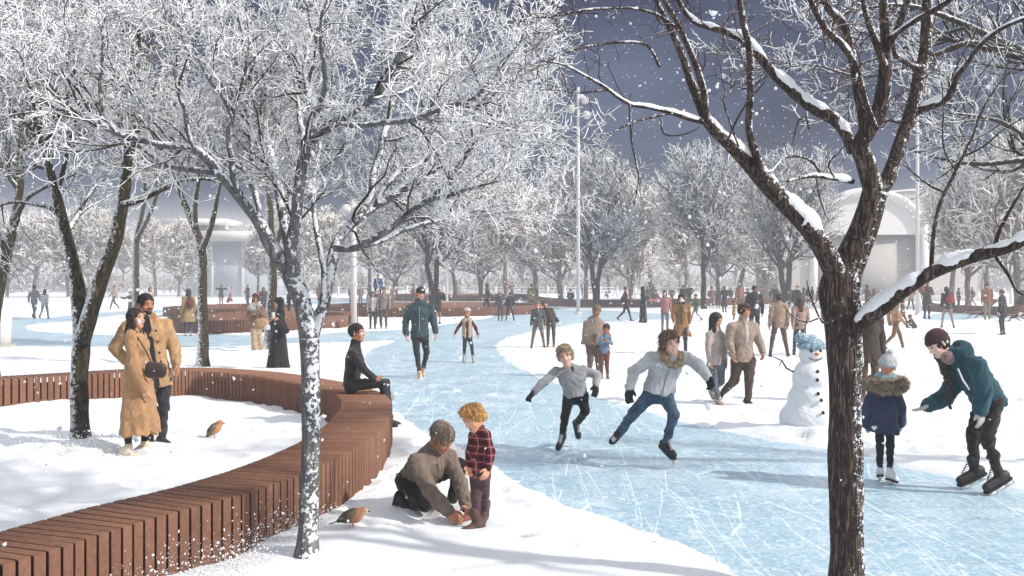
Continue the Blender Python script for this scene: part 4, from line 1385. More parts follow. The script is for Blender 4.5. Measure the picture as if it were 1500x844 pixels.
def nets(prims, h, disp=None):
    Fd, lo = field(prims, h, disp)
    s = Fd < 0
    n = np.array(Fd.shape)
    cnt = np.zeros(n - 1, np.int8)
    cs = [(i, j, k) for i in (0, 1) for j in (0, 1) for k in (0, 1)]
    cut = lambda A, c: A[c[0]:n[0] - 1 + c[0], c[1]:n[1] - 1 + c[1], c[2]:n[2] - 1 + c[2]]
    for c in cs: cnt += cut(s, c)
    act = (cnt > 0) & (cnt < 8)
    I = np.array(np.nonzero(act)).T
    if len(I) == 0: return np.zeros((0, 3)), np.zeros((0, 4), int)
    idx = np.full(n - 1, -1, np.int64)
    idx[act] = np.arange(len(I))
    acc, wt_ = np.zeros((len(I), 3)), np.zeros(len(I))
    val = {c: Fd[I[:, 0] + c[0], I[:, 1] + c[1], I[:, 2] + c[2]] for c in cs}
    for a in cs:
        for d in range(3):
            if a[d]: continue
            b = list(a); b[d] = 1; b = tuple(b)
            va, vb = val[a], val[b]
            m = (va < 0) != (vb < 0)
            t = np.where(m, va / np.where(m, va - vb, 1), 0)
            p = np.tile(np.array(a, float), (len(I), 1))
            p[:, d] = t
            acc[m] += p[m]
            wt_ += m
    V = lo + (I + acc / wt_[:, None]) * h
    quads = []
    for d in range(3):
        e1, e2 = (d + 1) % 3, (d + 2) % 3
        A = s
        sl0 = [slice(None)] * 3; sl1 = [slice(None)] * 3
        sl0[d] = slice(0, -1); sl1[d] = slice(1, None)
        x = A[tuple(sl0)] != A[tuple(sl1)]
        J = np.array(np.nonzero(x)).T
        J = J[(J[:, e1] > 0) & (J[:, e2] > 0) & (J[:, e1] < n[e1] - 1) & (J[:, e2] < n[e2] - 1)]
        if len(J) == 0: continue
        g = lambda o1, o2: idx[tuple((J + np.eye(3, dtype=int)[e1] * o1 + np.eye(3, dtype=int)[e2] * o2).T)]
        q = np.stack([g(-1, -1), g(0, -1), g(0, 0), g(-1, 0)], 1)
        ins = s[tuple(J.T)]
        q[~ins] = q[~ins][:, ::-1]
        quads.append(q)
    Q = np.concatenate(quads)
    return V, Q[(Q >= 0).all(1)]


def smooth_v(V, Q, it=1, f=0.5):
    for _ in range(it):
        S, c = np.zeros_like(V), np.zeros(len(V))
        for a in range(4):
            for b in (1, 3):
                np.add.at(S, Q[:, a], V[Q[:, (a + b) % 4]])
                np.add.at(c, Q[:, a], 1)
        V = V + f * (S / np.maximum(c, 1)[:, None] - V)
    return V


def folds(seed, amp, axis=(0.2, 0.3, 1.0), freq=26.0, amp2=None):
    """cloth folds: bands across `axis`, warped and broken"""
    a = nrm(axis)
    r = np.random.default_rng(seed)
    ph = r.uniform(0, 6, 6)

    def f(x, y, z):
        wv = 0.04 * np.sin(17 * x + 9 * y + ph[0]) + 0.03 * np.sin(-13 * x + 21 * y + 8 * z + ph[1])
        t = x * a[0] + y * a[1] + z * a[2] + wv
        m = 0.5 + 0.5 * np.sin(9 * x - 7 * y + 6 * z + ph[2])
        q = np.sin(freq * t + ph[3]) + 0.6 * np.sin(freq * 1.9 * (t + 0.5 * wv) + ph[4] + 5 * x)
        nb = vnoise(x * 26 + 30 * wv, y * 26 + ph[0], z * 15 + 40 * wv)
        return amp * q * m + 0.5 * amp * np.sin(31 * x + 29 * y - 23 * z + ph[5]) + 1.1 * amp * (1 - 2.2 * np.abs(nb))
    return f


# ---------------------------------------------------------------- body parts
def head_frame(J):
    f = nrm(J['face'])
    u = J['up'] if 'up' in J else J['head'] - J['neck']
    u = nrm(u - 0.0 * f)
    u = nrm(u - (u @ f) * f)
    r = np.cross(f, u)
    return f, u, r


def head_prims(c, f, u, r, s, fem=False, detail=True):
    P = lambda a, b, d: c + (r * a + f * b + u * d) * s
    ax = np.stack([r, f, u])
    q = [ell(P(0, -0.012, 0.03), np.array([0.076, 0.098, 0.088]) * s, ax, 0.02 * s),
         ell(P(0, 0.025, -0.035), np.array([0.060, 0.072, 0.078]) * s, ax, 0.03 * s),
         ell(P(0, 0.066, -0.098), np.array([0.028, 0.024, 0.022]) * s, ax, 0.03 * s)]
    if not detail:
        q += [cap(P(0, 0.09, 0.0), P(0, 0.112, -0.03), 0.012 * s, 0.016 * s, 0.012 * s)]
        return q
    q += [cap(P(-0.042, 0.078, 0.028), P(0.042, 0.078, 0.028), 0.013 * s, None, 0.02 * s),
          ell(P(0.040, 0.066, -0.03), np.array([0.022, 0.022, 0.02]) * s, ax, 0.02 * s),
          ell(P(-0.040, 0.066, -0.03), np.array([0.022, 0.022, 0.02]) * s, ax, 0.02 * s),
          ell(P(0.031, 0.098, 0.006), np.array([0.016, 0.013, 0.010]) * s, ax, 0.012 * s, '-'),
          ell(P(-0.031, 0.098, 0.006), np.array([0.016, 0.013, 0.010]) * s, ax, 0.012 * s, '-'),
          cap(P(0, 0.088, 0.014), P(0, 0.110, -0.026), 0.0075 * s, 0.0115 * s, 0.012 * s),
          ell(P(0.012, 0.098, -0.028), np.array([0.008, 0.009, 0.007]) * s, ax, 0.008 * s),
          ell(P(-0.012, 0.098, -0.028), np.array([0.008, 0.009, 0.007]) * s, ax, 0.008 * s),
          cap(P(-0.020, 0.084, -0.058), P(0.020, 0.084, -0.058), 0.008 * s, None, 0.010 * s),
          cap(P(-0.016, 0.084, -0.070), P(0.016, 0.084, -0.070), 0.008 * s, None, 0.010 * s),
          cap(P(-0.020, 0.099, -0.063), P(0.020, 0.099, -0.063), 0.0030 * s, None, 0.005 * s, None, 1, '-'),
          ell(P(0.077, -0.008, -0.004), np.array([0.010, 0.019, 0.032]) * s, ax, 0.008 * s),
          ell(P(-0.077, -0.008, -0.004), np.array([0.010, 0.019, 0.032]) * s, ax, 0.008 * s),
          ell(P(0.030, 0.083, 0.006), np.array([0.0135, 0.0115, 0.0105]) * s, ax, 0.003 * s),
          ell(P(-0.030, 0.083, 0.006), np.array([0.0135, 0.0115, 0.0105]) * s, ax, 0.003 * s)]
    return q


def face_index(C, c, f, u, r, s, smile=False, beard=False):
    """material slot per face: 0 skin, 1 eye white, 2 dark (iris, brow), 3 lip, 4 teeth"""
    d = (C - c) / s
    a, b, e = d @ r, d @ f, d @ u
    idx = np.zeros(len(C), int)
    fr = b > 0.05
    aa = np.abs(a)
    eye = fr & (((aa - 0.031) / 0.0145) ** 2 + ((e - 0.006) / 0.0072) ** 2 < 1)
    idx[eye] = 1
    idx[fr & (((aa - 0.031) / 0.0062) ** 2 + ((e - 0.006) / 0.0062) ** 2 < 1)] = 2
    idx[fr & (aa > 0.013) & (aa < 0.049) & (np.abs(e - 0.0165 + 0.10 * (aa - 0.031) ** 2 / 0.03) < 0.0022)] = 2
    idx[fr & (aa > 0.013) & (aa < 0.051) & (np.abs(e - 0.031 + 4.5 * (aa - 0.028) ** 2) < 0.0042)] = 2
    curve = e + 0.0635 - (8.0 if smile else 1.5) * a ** 2
    wdt = 0.027 if smile else 0.021
    idx[fr & (aa < wdt) & (np.abs(curve) < (0.0085 if smile else 0.0075) * (1 - (aa / wdt) ** 2 * 0.6))] = 3
    if smile: idx[fr & (aa < 0.021) & (np.abs(curve) < 0.0042)] = 4
    if beard:
        idx[fr & (e < -0.03) & (idx == 0) & (np.abs(curve) > 0.006) & (aa < 0.07) & ~((e > -0.045) & (aa < 0.016)) & ~((e > -0.052) & (aa > 0.03) & (b > 0.07))] = 2
    return idx


def foot_frame(J, sd):
    an, to, kn = J['an' + sd], J['to' + sd], J['kn' + sd]
    f = nrm(to - an)
    dn = an - kn
    dn = dn - (dn @ f) * f
    if 'flatfeet' in J and sd in J['flatfeet']:
        f = nrm([f[0], f[1], 0])
        dn = np.array([0, 0, -1.0])
    dn = nrm(dn)
    return an, f, dn


def hand_prims(wr, d, nrm_, th, s, curl=0.35, spread=0.12, fat=1.0):
    """palm, four jointed fingers and a thumb. d: along the hand, nrm_: palm normal, th: thumb side"""
    d = nrm(d)
    th = nrm(th - (th @ d) * d)
    nn = np.cross(d, th)
    if nn @ nrm_ < 0: nn = -nn
    q = [cap(wr - d * 0.015 * s, wr + d * 0.03 * s, 0.026 * s * fat, 0.032 * s * fat, 0.012 * s, nn, 0.7),
         cap(wr + d * 0.035 * s + th * 0.012 * s, wr + d * 0.08 * s + th * 0.018 * s, 0.028 * s * fat, 0.024 * s * fat, 0.012 * s, nn, 0.55),
         cap(wr + d * 0.035 * s - th * 0.010 * s, wr + d * 0.078 * s - th * 0.022 * s, 0.028 * s * fat, 0.022 * s * fat, 0.012 * s, nn, 0.55)]
    for i, (o, L) in enumerate([(0.032, 0.070), (0.011, 0.080), (-0.010, 0.074), (-0.031, 0.058)]):
        base = wr + d * (0.088 - 0.004 * abs(i - 1)) * s + th * o * s
        dd = nrm(d + th * spread * (1.5 - i) * 0.8)
        a0 = curl * (0.7 + 0.12 * i)
        d1 = nrm(dd * math.cos(a0) + nn * math.sin(a0))
        a1 = curl * 2.0 * (0.8 + 0.1 * i)
        d2 = nrm(dd * math.cos(a1) + nn * math.sin(a1))
        a2 = curl * 2.9
        d3 = nrm(dd * math.cos(a2) + nn * math.sin(a2))
        p1 = base + d1 * L * 0.45 * s
        p2 = p1 + d2 * L * 0.32 * s
        p3 = p2 + d3 * L * 0.25 * s
        rr = 0.0095 * s * fat
        q += [cap(base - d * 0.012 * s, p1, rr, rr * 0.95, 0.004 * s), cap(p1, p2, rr * 0.95, rr * 0.88, 0.003 * s), cap(p2, p3, rr * 0.88, rr * 0.78, 0.003 * s)]
    t0 = wr + d * 0.022 * s + th * 0.026 * s
    td = nrm(d * 0.65 + th * 0.75 + nn * 0.25)
    t1 = t0 + td * 0.038 * s
    t2 = t1 + nrm(d * 0.85 + th * 0.35 + nn * (0.2 + curl * 0.6)) * 0.034 * s
    q += [cap(t0, t1, 0.0135 * s * fat, 0.0115 * s * fat, 0.010 * s), cap(t1, t2, 0.0115 * s * fat, 0.009 * s * fat, 0.004 * s)]
    return q


def joints(**kw):
    return {k: (np.asarray(v, float) if k not in ('flatfeet',) else v) for k, v in kw.items()}


def build_person(name, root, J, o):
    """clothes and body of one figure, parented to root. o: options"""
    s = o.get('s', 1.0)
    near = o.get('near', True)
    hr = o.get('h', 0.010 if near else 0.02)
    seed = o.get('seed', 1)
    lastq = J['neck']
    ct = (J['shL'] + J['shR']) / 2
    pel = (J['hipL'] + J['hipR']) / 2
    up = nrm(ct - pel)
    fw = nrm(np.cross(J['shL'] - J['shR'], up))
    lat = nrm(np.cross(up, fw))
    w_ = np.linalg.norm(J['shL'] - J['shR']) / 2
    w_ = max(w_, 0.13 * s)
    f, u, r = head_frame(J)
    hs = o.get('hs', s)
    hc = J['head']
    parts = {}

    def emit(nm, prims, h, mats, disp=None, idx=None, parent=root, sm=1, label=None):
        V, Q = nets(prims, h, disp)
        if len(V) == 0: return None
        if sm: V = smooth_v(V, Q, sm, 0.5)
        ix = idx(V[Q].mean(1)) if idx else None
        ob = obj(nm, mesh_of(nm, V, Q, idx=ix), mats, parent)
        if label: ob['label'] = label
        parts.setdefault(nm, []).append(ob)
        return ob

    t = o.get('t', 0.016) * s
    top = o.get('top', 'jacket')
    arms = [('L', 1), ('R', -1)]
    # ---- body: head, neck, hands and the core inside the clothes, one mesh
    sk = o.get('skin', (214, 160, 128))
    body = MB()
    ixs = []
    hq = head_prims(hc, f, u, r, hs, detail=near) + [cap(hc - u * 0.06 * hs - f * 0.02 * hs, J['neck'] - up * 0.05 * s, 0.052 * hs, 0.058 * s, 0.02)]
    hh = o.get('hh', 0.0052 if near else hr * 0.8)
    V, Q = nets(hq, hh)
    V = smooth_v(V, Q, 1, 0.35)
    body.add(V, Q)
    ixs.append(face_index(V[Q].mean(1), hc, f, u, r, hs, o.get('smile', False), o.get('beard', False)) if near else np.zeros(len(Q), int))
    core = [cap(ct - up * 0.06 * s, pel, 0.085 * s, 0.085 * s, 0.03, fw, 0.7), cap(J['neck'] - up * 0.05 * s, ct - up * 0.08 * s, 0.05 * s)]
    for sd, sg in arms:
        core += [cap(J['sh' + sd], J['el' + sd], 0.034 * s), cap(J['el' + sd], J['wr' + sd], 0.030 * s, 0.024 * s),
                 cap(J['hip' + sd], J['kn' + sd], 0.05 * s, 0.04 * s), cap(J['kn' + sd], J['an' + sd], 0.038 * s, 0.026 * s)]
    hands = []
    for sd, sg in arms:
        if o.get('nohand', '').find(sd) >= 0: continue
        wr, el = J['wr' + sd], J['el' + sd]
        d = nrm(J['ha' + sd] - wr) if 'ha' + sd in J else nrm(nrm(wr - el) + 0.15 * np.array([0, 0, -1.0]))
        th = o.get('th' + sd, fw * 1.0)
        pn = o.get('pn' + sd, -lat * sg)
        hands.append((sd, hand_prims(wr, d, np.asarray(pn, float), np.asarray(th, float), s * o.get('handk', 1.0), o.get('curl' + sd, 0.42), o.get('spread' + sd, 0.1), 1.0 if near else 1.25)))
    gl = o.get('gloves')
    if not near:
        core += [q for _, hp in hands for q in hp] if not gl else []
    V, Q = nets(core, 0.022 * s if near else hr)
    body.add(V, Q)
    ixs.append(np.zeros(len(Q), int))
    if near and not gl:
        for sd, hp in hands:
            V, Q = nets(hp, 0.0052 * s)
            body.add(V, Q)
            ixs.append(np.zeros(len(Q), int))
    me = body.mesh('body')
    me.polygons.foreach_set('material_index', np.concatenate(ixs).astype(np.int32))
    M_D = hairmat(o.get('brow', o.get('haircol', (50, 36, 28))))
    bo = obj('body', me, [skin(sk), plain((168, 160, 154), 0.4, name='eye_white'), M_D, plain(o.get('lip', (158, 88, 80)), 0.5, name='lip'), plain((226, 220, 210), 0.35, name='teeth')], root)
    if gl:
        for sd, hp in hands:
            hp2 = [dict(q, ra=q['ra'] * 1.18 + 0.001, rb=q['rb'] * 1.18 + 0.001) for q in hp]
            if o.get('mitt', '').find(sd) >= 0:
                d = nrm(J['ha' + sd] - J['wr' + sd]) if 'ha' + sd in J else nrm(J['wr' + sd] - J['el' + sd])
                hp2.append(cap(J['wr' + sd] + d * 0.08 * s, J['wr' + sd] + d * 0.15 * s, 0.05 * s, 0.042 * s, 0.02, np.cross(d, nrm(o.get('th' + sd, fw))), 0.55))
            dv = nrm(J['wr' + sd] - J['el' + sd])
            hp2.append(cap(J['wr' + sd] - dv * 0.05 * s, J['wr' + sd] + dv * 0.02 * s, 0.046 * s, 0.038 * s, 0.01))
            emit('glove', hp2, 0.006 if near else hr * 0.8, cloth(gl, 0.15))
    # ---- upper garment
    col = o.get('topcol', (120, 120, 120))
    tm = o.get('topmat') or cloth(col)
    wd_ = o.get('width', 1.0)
    tq = [cap(ct - up * 0.10 * s, pel + up * 0.10 * s, (w_ * 0.80 + t * 0.6) * wd_, (0.135 * s + t) * wd_, 0.06 * s, fw, 0.68),
          cap(J['neck'] - up * 0.05 * s, J['shL'] - up * 0.02 * s, 0.066 * s + t * 0.6, 0.050 * s + t * 0.6, 0.05 * s, fw, 0.9),
          cap(J['neck'] - up * 0.05 * s, J['shR'] - up * 0.02 * s, 0.066 * s + t * 0.6, 0.050 * s + t * 0.6, 0.05 * s, fw, 0.9),
          ell(ct - up * 0.13 * s + fw * 0.02 * s, np.array([w_ * 0.82 + t, 0.105 * s + t, 0.16 * s]), np.stack([lat, fw, up]), 0.05 * s)]
    ak = o.get('armk', 1.0)
    for sd, sg in arms:
        tq += [cap(J['sh' + sd] - up * 0.02 * s, J['el' + sd], (0.046 * s + t * 0.75) * ak, (0.040 * s + t * 0.85) * ak, 0.045 * s),
               cap(J['el' + sd], J['wr' + sd], (0.041 * s + t * 0.9) * ak, (0.031 * s + t * 0.8) * ak, 0.012 * s)]
    hem = o.get('hem')                      # list of (point, radius lateral) or distance below pelvis
    lo_ = o.get('hemlen', 0.12) * s
    hk = o.get('hemk', 1.0)
    if top in ('jacket',):
        hc_ = pel - up * lo_
        tq += [cap(pel + up * 0.12 * s, hc_ - up * 0.05 * s, (0.142 * s + t) * hk, (0.150 * s + t) * hk, 0.04 * s, fw, 0.72), ]
        cut = [plane(hc_, -up)]
        armcut = None
    elif top in ('coat', 'robe'):
        hz_ = J['hem']                         # centre of the hem
        hrw = o.get('hemw', 0.24) * s
        tq += [cap(pel + up * 0.1 * s, hz_, 0.15 * s + t, hrw, 0.05 * s, fw, o.get('hemflat', 0.72)),
               cap(pel + lat * 0.05 * s, hz_ + lat * hrw * 0.35, 0.10 * s, hrw * 0.62, 0.06 * s), cap(pel - lat * 0.05 * s, hz_ - lat * hrw * 0.35, 0.10 * s, hrw * 0.62, 0.06 * s)]
        cut = [plane(hz_, nrm(hz_ - pel))]
    elif top == 'poncho':
        tq += [cap(ct, pel + up * 0.02 * s, 0.18 * s, 0.30 * s, 0.05 * s, fw, 0.62)]
        cut = [plane(pel - up * lo_, -up)]
    else:
        cut = []
    # the arms must not be trimmed by the hem: build trunk and sleeves apart, then join in one mesh
    trunk_q = [q for i, q in enumerate(tq) if not (4 <= i <= 7)]
    sleeve_q = tq[4:8]
    fa = o.get('fold', 0.0045) * s
    dsp = folds(seed, fa, tuple(up * 0.8 + fw * 0.3), o.get('ffreq', 34.0) / s) if fa else None
    if top in ('coat', 'robe'):
        d1 = folds(seed, fa * 0.8, tuple(up * 0.6 + lat * 0.4), 24 / s)
        ph = seed * 1.7
        hz_ = J['hem']
        Lh = max(0.05, np.linalg.norm(pel - hz_))

        def dsp(x, y, z, d1=d1):
            p = np.stack([x, y, z], -1) - hz_
            a = p @ lat
            b = p @ fw
            e = np.clip(1 - (p @ up) / Lh, 0, 1.3)
            th = np.arctan2(b, a)
            return d1(x, y, z) + o.get('drape', 0.012) * s * e * (np.sin(7 * th + ph) + 0.6 * np.sin(12 * th + 2 * ph + 3 * e))
    g = MB()
    V, Q = nets(trunk_q + cut + sleeve_q, hr, dsp)
    V = smooth_v(V, Q, 1, 0.3)
    g.add(V, Q)
    tn = {'jacket': o.get('topname', 'jacket'), 'coat': 'coat', 'robe': 'robe', 'poncho': 'poncho'}.get(top, 'jacket')
    tob = obj(tn, g.mesh(tn), tm, root)
    parts[tn] = [tob]
    # collar
    if o.get('collar', True):
        cq = [cap(J['neck'] - up * 0.035 * s, J['neck'] + (hc - J['neck']) * 0.22, 0.072 * s + t * 0.4, 0.066 * s + t * 0.3, 0.01), cap(J['neck'] - up * 0.05 * s, J['neck'] + (hc - J['neck']) * 0.5, 0.052 * s, 0.05 * s, 0.004, None, 1, '-')] if near else \
             [cap(J['neck'] - up * 0.03 * s, J['neck'] + (hc - J['neck']) * 0.15, 0.07 * s)]
        emit('collar', cq, max(0.007, hr * 0.7), o.get('collarmat') or tm, parent=tob)
    # ---- trousers
    if o.get('legs', True):
        lk = o.get('legk', 1.0)
        lq = [cap(J['hipL'], J['hipR'], 0.092 * s * lk ** 0.5, None, 0.04 * s), cap(pel + up * 0.10 * s, pel, 0.115 * s, 0.12 * s, 0.04, fw, 0.75)]
        for sd, sg in arms:
            lq += [cap(J['hip' + sd], J['kn' + sd], 0.084 * s * lk, 0.060 * s * lk, 0.025 * s),
                   cap(J['kn' + sd], J['an' + sd] + (J['kn' + sd] - J['an' + sd]) * o.get('cuff', 0.0 if o.get('shoe') == 'skate' else 0.05), 0.058 * s * lk, 0.044 * s * lk * o.get('flare', 1.0), 0.025 * s)]
        lc = o.get('legcol', (60, 56, 54))
        emit('trousers', lq, hr, o.get('legmat') or cloth(lc), folds(seed + 5, o.get('lfold', 0.0045) * s, (0.15, 0.2, 1), 46 / s))
    # ---- shoes
    sc_ = o.get('shoecol', (50, 44, 42))
    for sd, sg in arms:
        an, ff, dn = foot_frame(J, sd)
        skate = o.get('shoe') == 'skate'
        fl = s * o.get('footk', 1.0)
        drop = 0.085 * fl
        q = [cap(an - ff * 0.035 * fl + dn * 0.045 * fl, an + ff * 0.14 * fl + dn * 0.052 * fl, 0.040 * fl, 0.036 * fl, 0.02, np.cross(ff, dn), 0.95),
             cap(an + dn * (-0.02 - (0.05 if skate or o.get('boot') else 0)) * fl, an + dn * 0.05 * fl, (0.037 if skate else 0.044) * fl, 0.039 * fl, 0.022),
             plane(an + dn * drop, dn)]
        nm = 'skate_boot' if skate else 'shoe'
        bt = emit(nm, q, 0.0065 if near else hr * 0.9, o.get('shoemat') or plain(sc_, 0.55, 0.35, name='leather'), sm=1)
        if near and bt is not None:
            so_ = [cap(an - ff * 0.04 * fl + dn * (drop + 0.0) , an + ff * 0.145 * fl + dn * drop, 0.043 * fl, 0.039 * fl, 0.01, dn, 0.30)]
            emit('sole', so_, 0.006, plain(o.get('solecol', (40, 36, 34)), 0.7, name='sole'), parent=bt)
            if skate:
                sA = np.stack([ff, np.cross(dn, ff), -dn])
                b_ = MB()
                b_.box(an + ff * 0.05 * fl + dn * (drop + 0.042 * fl), (0.27 * fl, 0.005, 0.022 * fl), axes=sA)
                b_.tube([an + ff * 0.18 * fl + dn * (drop + 0.045 * fl), an + ff * 0.205 * fl + dn * (drop + 0.03 * fl)], 0.006, 6)
                obj('blade', b_.mesh('blade', False), plain((200, 204, 208), 0.25, 0.6, 0.8, name='steel'), bt)
                h_ = MB()
                for qx in (-0.035, 0.125):
                    h_.box(an + ff * qx * fl + dn * (drop + 0.022 * fl), (0.06 * fl, 0.024 * fl, 0.034 * fl), axes=sA)
                h_.box(an + ff * 0.045 * fl + dn * (drop + 0.030 * fl), (0.2 * fl, 0.014 * fl, 0.014 * fl), axes=sA)
                obj('blade_holder', h_.mesh('blade_holder', False), plain(o.get('holdcol', (226, 226, 226)), 0.5, name='holder'), bt)
            if skate or o.get('laces'):
                lm_ = MB()
                sdv = np.cross(ff, dn)
                for i_l in range(6):
                    tt_ = i_l / 5
                    p = an + ff * (0.108 - 0.062 * tt_) * fl + dn * (0.006 - 0.055 * tt_) * fl
                    wl = 0.020 * fl
                    lm_.tube([p - sdv * wl + dn * 0.012, p + ff * 0.008 * fl - dn * 0.004, p + sdv * wl + dn * 0.012], 0.0032 * fl, 5)
                    lm_.tube([p - sdv * wl + dn * 0.012, p + ff * 0.006 * fl - ff * 0.006 - dn * 0.010 * fl, p + sdv * wl - dn * 0.012 * fl], 0.0028 * fl, 5)
                obj('lace', lm_.mesh('lace'), plain(o.get('lacecol', (225, 222, 216)), 0.8, name='lace'), bt)
    # ---- hair and headwear
    P = lambda a, b, d: hc + (r * a + f * b + u * d) * hs
    ax = np.stack([r, f, u])
    hcol = hairmat(o.get('haircol', (50, 36, 28)))
    hrr = 0.0065 if near else hr * 0.8
    st = o.get('hair', 'short')

    def strand(x, y, z):
        p = (np.stack([x, y, z], -1) - hc) / hs
        a, b, e = p @ r, p @ f, p @ u
        th = np.arctan2(a, b + 0.02)
        return hs * (0.010 * vnoise(th * 7 + 2 * e, e * 16 + b * 9, seed) + 0.005 * vnoise(th * 19, e * 22 + b * 14, seed + 5) + mess * 0.010 * vnoise(a * 34, b * 34, e * 34))
    hd = strand if near else None
    mess = o.get('mess', 0.0)
    facecut = [ell(P(0, 0.118, -0.022), np.array([0.070, 0.085, 0.090]) * hs, ax, 0.008 * hs, '-')]
    if st in ('short', 'mop'):
        k = 0.010 + mess * 0.004
        q = [ell(P(0, -0.016, 0.036), np.array([0.076 + k, 0.098 + k, 0.088 + k]) * hs, ax, 0.01)]
        if st == 'mop':
            q += [ell(P(0, 0.045, 0.098), np.array([0.066, 0.05, 0.03]) * hs, ax, 0.03 * hs)]
            for i_m, (a, b, d, rr_) in enumerate([(-0.055, 0.045, 0.088, 0.03), (0.06, 0.04, 0.084, 0.03), (0.015, 0.065, 0.102, 0.028), (-0.074, -0.015, 0.02, 0.024), (0.074, -0.015, 0.02, 0.024),
                                                  (0, -0.085, -0.02, 0.045), (-0.05, -0.065, -0.03, 0.036), (0.05, -0.065, -0.03, 0.036), (-0.03, 0.03, 0.105, 0.03), (0.035, 0.02, 0.105, 0.03)]):
                q.append(ell(P(a, b, d), np.array([rr_, rr_, rr_]) * hs, ax, 0.02 * hs))
        q += [plane(P(0, -0.05, -0.062), -u * 0.9 + f * 0.25)] if st == 'short' else []
        q += facecut
        if st == 'mop':
            q += [ell(P(0, 0.125, -0.018), np.array([0.060, 0.075, 0.076]) * hs, ax, 0.006, '-')]
        hb = emit('hair', q, hrr, hcol, hd)
        if o.get('tufts') and hb is not None:
            rgh = np.random.default_rng(seed)
            Vh = np.array([v.co for v in hb.data.vertices])
            Nh = np.array([v.normal for v in hb.data.vertices])
            ih = rgh.integers(0, len(Vh), o['tufts'])
            e_ = (Vh[ih] - hc) @ u / hs
            fl_ = f * 0.25 - u * (0.75 - 2.5 * np.clip(e_, 0, 0.3))[:, None] + rgh.normal(size=(len(ih), 3)) * (0.25 + 0.3 * mess)
            dt_ = Nh[ih] * (0.30 + 0.35 * mess) + fl_ * 0.8
            dt_ /= np.linalg.norm(dt_, axis=1, keepdims=True)
            Lh_ = (0.014 + 0.014 * mess) * hs * rgh.uniform(0.5, 1.3, (len(ih), 1))
            P_ = np.stack([Vh[ih] - Nh[ih] * 0.004, Vh[ih] + dt_ * Lh_ * 0.55, Vh[ih] + dt_ * Lh_ + fl_ * Lh_ * 0.35], 1)
            tb_ = MB()
            add_tubes(tb_, P_, np.repeat(np.array([[0.0042, 0.0034, 0.0006]]) * hs, len(ih), 0), 3)
            obj('lock', tb_.mesh('lock'), hcol, hb)
    elif st in ('long',):
        q = [ell(P(0, -0.018, 0.034), np.array([0.090, 0.110, 0.101]) * hs, ax, 0.01),
             cap(P(0, -0.06, -0.02), J['neck'] - fw * 0.075 * s - up * 0.12 * s, 0.085 * hs, 0.075 * hs, 0.03, fw, 0.6),
             cap(P(0.068, 0.0, -0.02), ct + lat * -0.075 * s * 1 + fw * 0.05 * s - up * 0.12 * s, 0.036 * hs, 0.03 * hs, 0.02),
             cap(P(-0.068, 0.0, -0.02), ct + lat * 0.075 * s * 1 + fw * 0.05 * s - up * 0.12 * s, 0.036 * hs, 0.03 * hs, 0.02)] + facecut
        emit('hair', q, hrr, hcol, hd)
    elif st in ('hood', 'hijab'):
        q = [ell(P(0, -0.022, 0.030), np.array([0.098, 0.120, 0.112]) * hs, ax, 0.01),
             cap(P(0, -0.03, -0.06), J['neck'] - up * 0.04 * s - fw * 0.0, 0.088 * hs, 0.12 * s, 0.05, fw, 0.8),
             cap(J['neck'] - up * 0.02 * s, ct - up * 0.10 * s - fw * 0.02, 0.115 * s, 0.15 * s, 0.05, fw, 0.8)] + \
            [ell(P(0, 0.13, -0.03), np.array([0.058, 0.085, 0.085]) * hs, ax, 0.012 * hs, '-')]
        emit('hood' if st == 'hood' else 'headscarf', q, hrr * 1.2, o.get('hatmat') or cloth(o.get('hatcol', (40, 36, 38))), folds(seed + 3, 0.004 * s, (0.3, 0.2, 1), 40))
    if o.get('under') and near or st in ('beanie', 'hat', 'flatcap'):
        if st in ('beanie', 'hat', 'flatcap') and o.get('hairunder', True):
            q = [ell(P(0, -0.02, 0.0), np.array([0.084, 0.100, 0.085]) * hs, ax, 0.01), plane(P(0, 0, 0.05), u), plane(P(0, -0.05, -0.07), -u)] + facecut
            if o.get('longunder'):
                q = q[:1] + [cap(P(0, -0.06, -0.02), J['neck'] - fw * 0.07 * s - up * 0.14 * s, 0.08 * hs, 0.07 * hs, 0.03, fw, 0.6),
                             cap(P(0.066, 0.0, -0.03), ct - lat * 0.07 * s + fw * 0.06 * s - up * 0.1 * s, 0.034 * hs, 0.028 * hs, 0.02),
                             cap(P(-0.066, 0.0, -0.03), ct + lat * 0.07 * s + fw * 0.06 * s - up * 0.1 * s, 0.034 * hs, 0.028 * hs, 0.02)] + facecut
            emit('hair', q, hrr, hcol, hd)
    hm_ = o.get('hatmat') or cloth(o.get('hatcol', (50, 48, 50)))
    if st == 'beanie':
        q = [ell(P(0, -0.014, 0.045), np.array([0.092, 0.112, 0.100]) * hs, ax, 0.01), plane(P(0, 0.08, 0.034), -u * 0.95 + f * 0.12)]
        kn_ = (lambda x, y, z: 0.0022 * hs * np.sin(np.arctan2((np.stack([x, y, z], -1) - hc) @ r, (np.stack([x, y, z], -1) - hc) @ f) * 36)) if near else None
        hb = emit('beanie', q, hrr, hm_, kn_)
        q = [ell(P(0, -0.014, 0.050), np.array([0.098, 0.118, 0.100]) * hs, ax, 0.01), plane(P(0, 0.08, 0.070), u * 0.97 - f * 0.1), plane(P(0, 0.08, 0.030), -u * 0.95 + f * 0.12)]
        emit('cuff', q, hrr, hm_, kn_, parent=hb)
        if o.get('pom'):
            emit('pompom', [ell(P(0, -0.02, 0.165), np.array([0.045, 0.045, 0.042]) * hs, ax)], hrr, hm_, (lambda x, y, z: 0.006 * np.sin(x * 300) * np.sin(y * 300) * np.sin(z * 300)), parent=hb)
    elif st == 'flatcap':
        q = [ell(P(0, -0.005, 0.062), np.array([0.094, 0.118, 0.066]) * hs, ax, 0.01), plane(P(0, 0.0, 0.045), -u)]
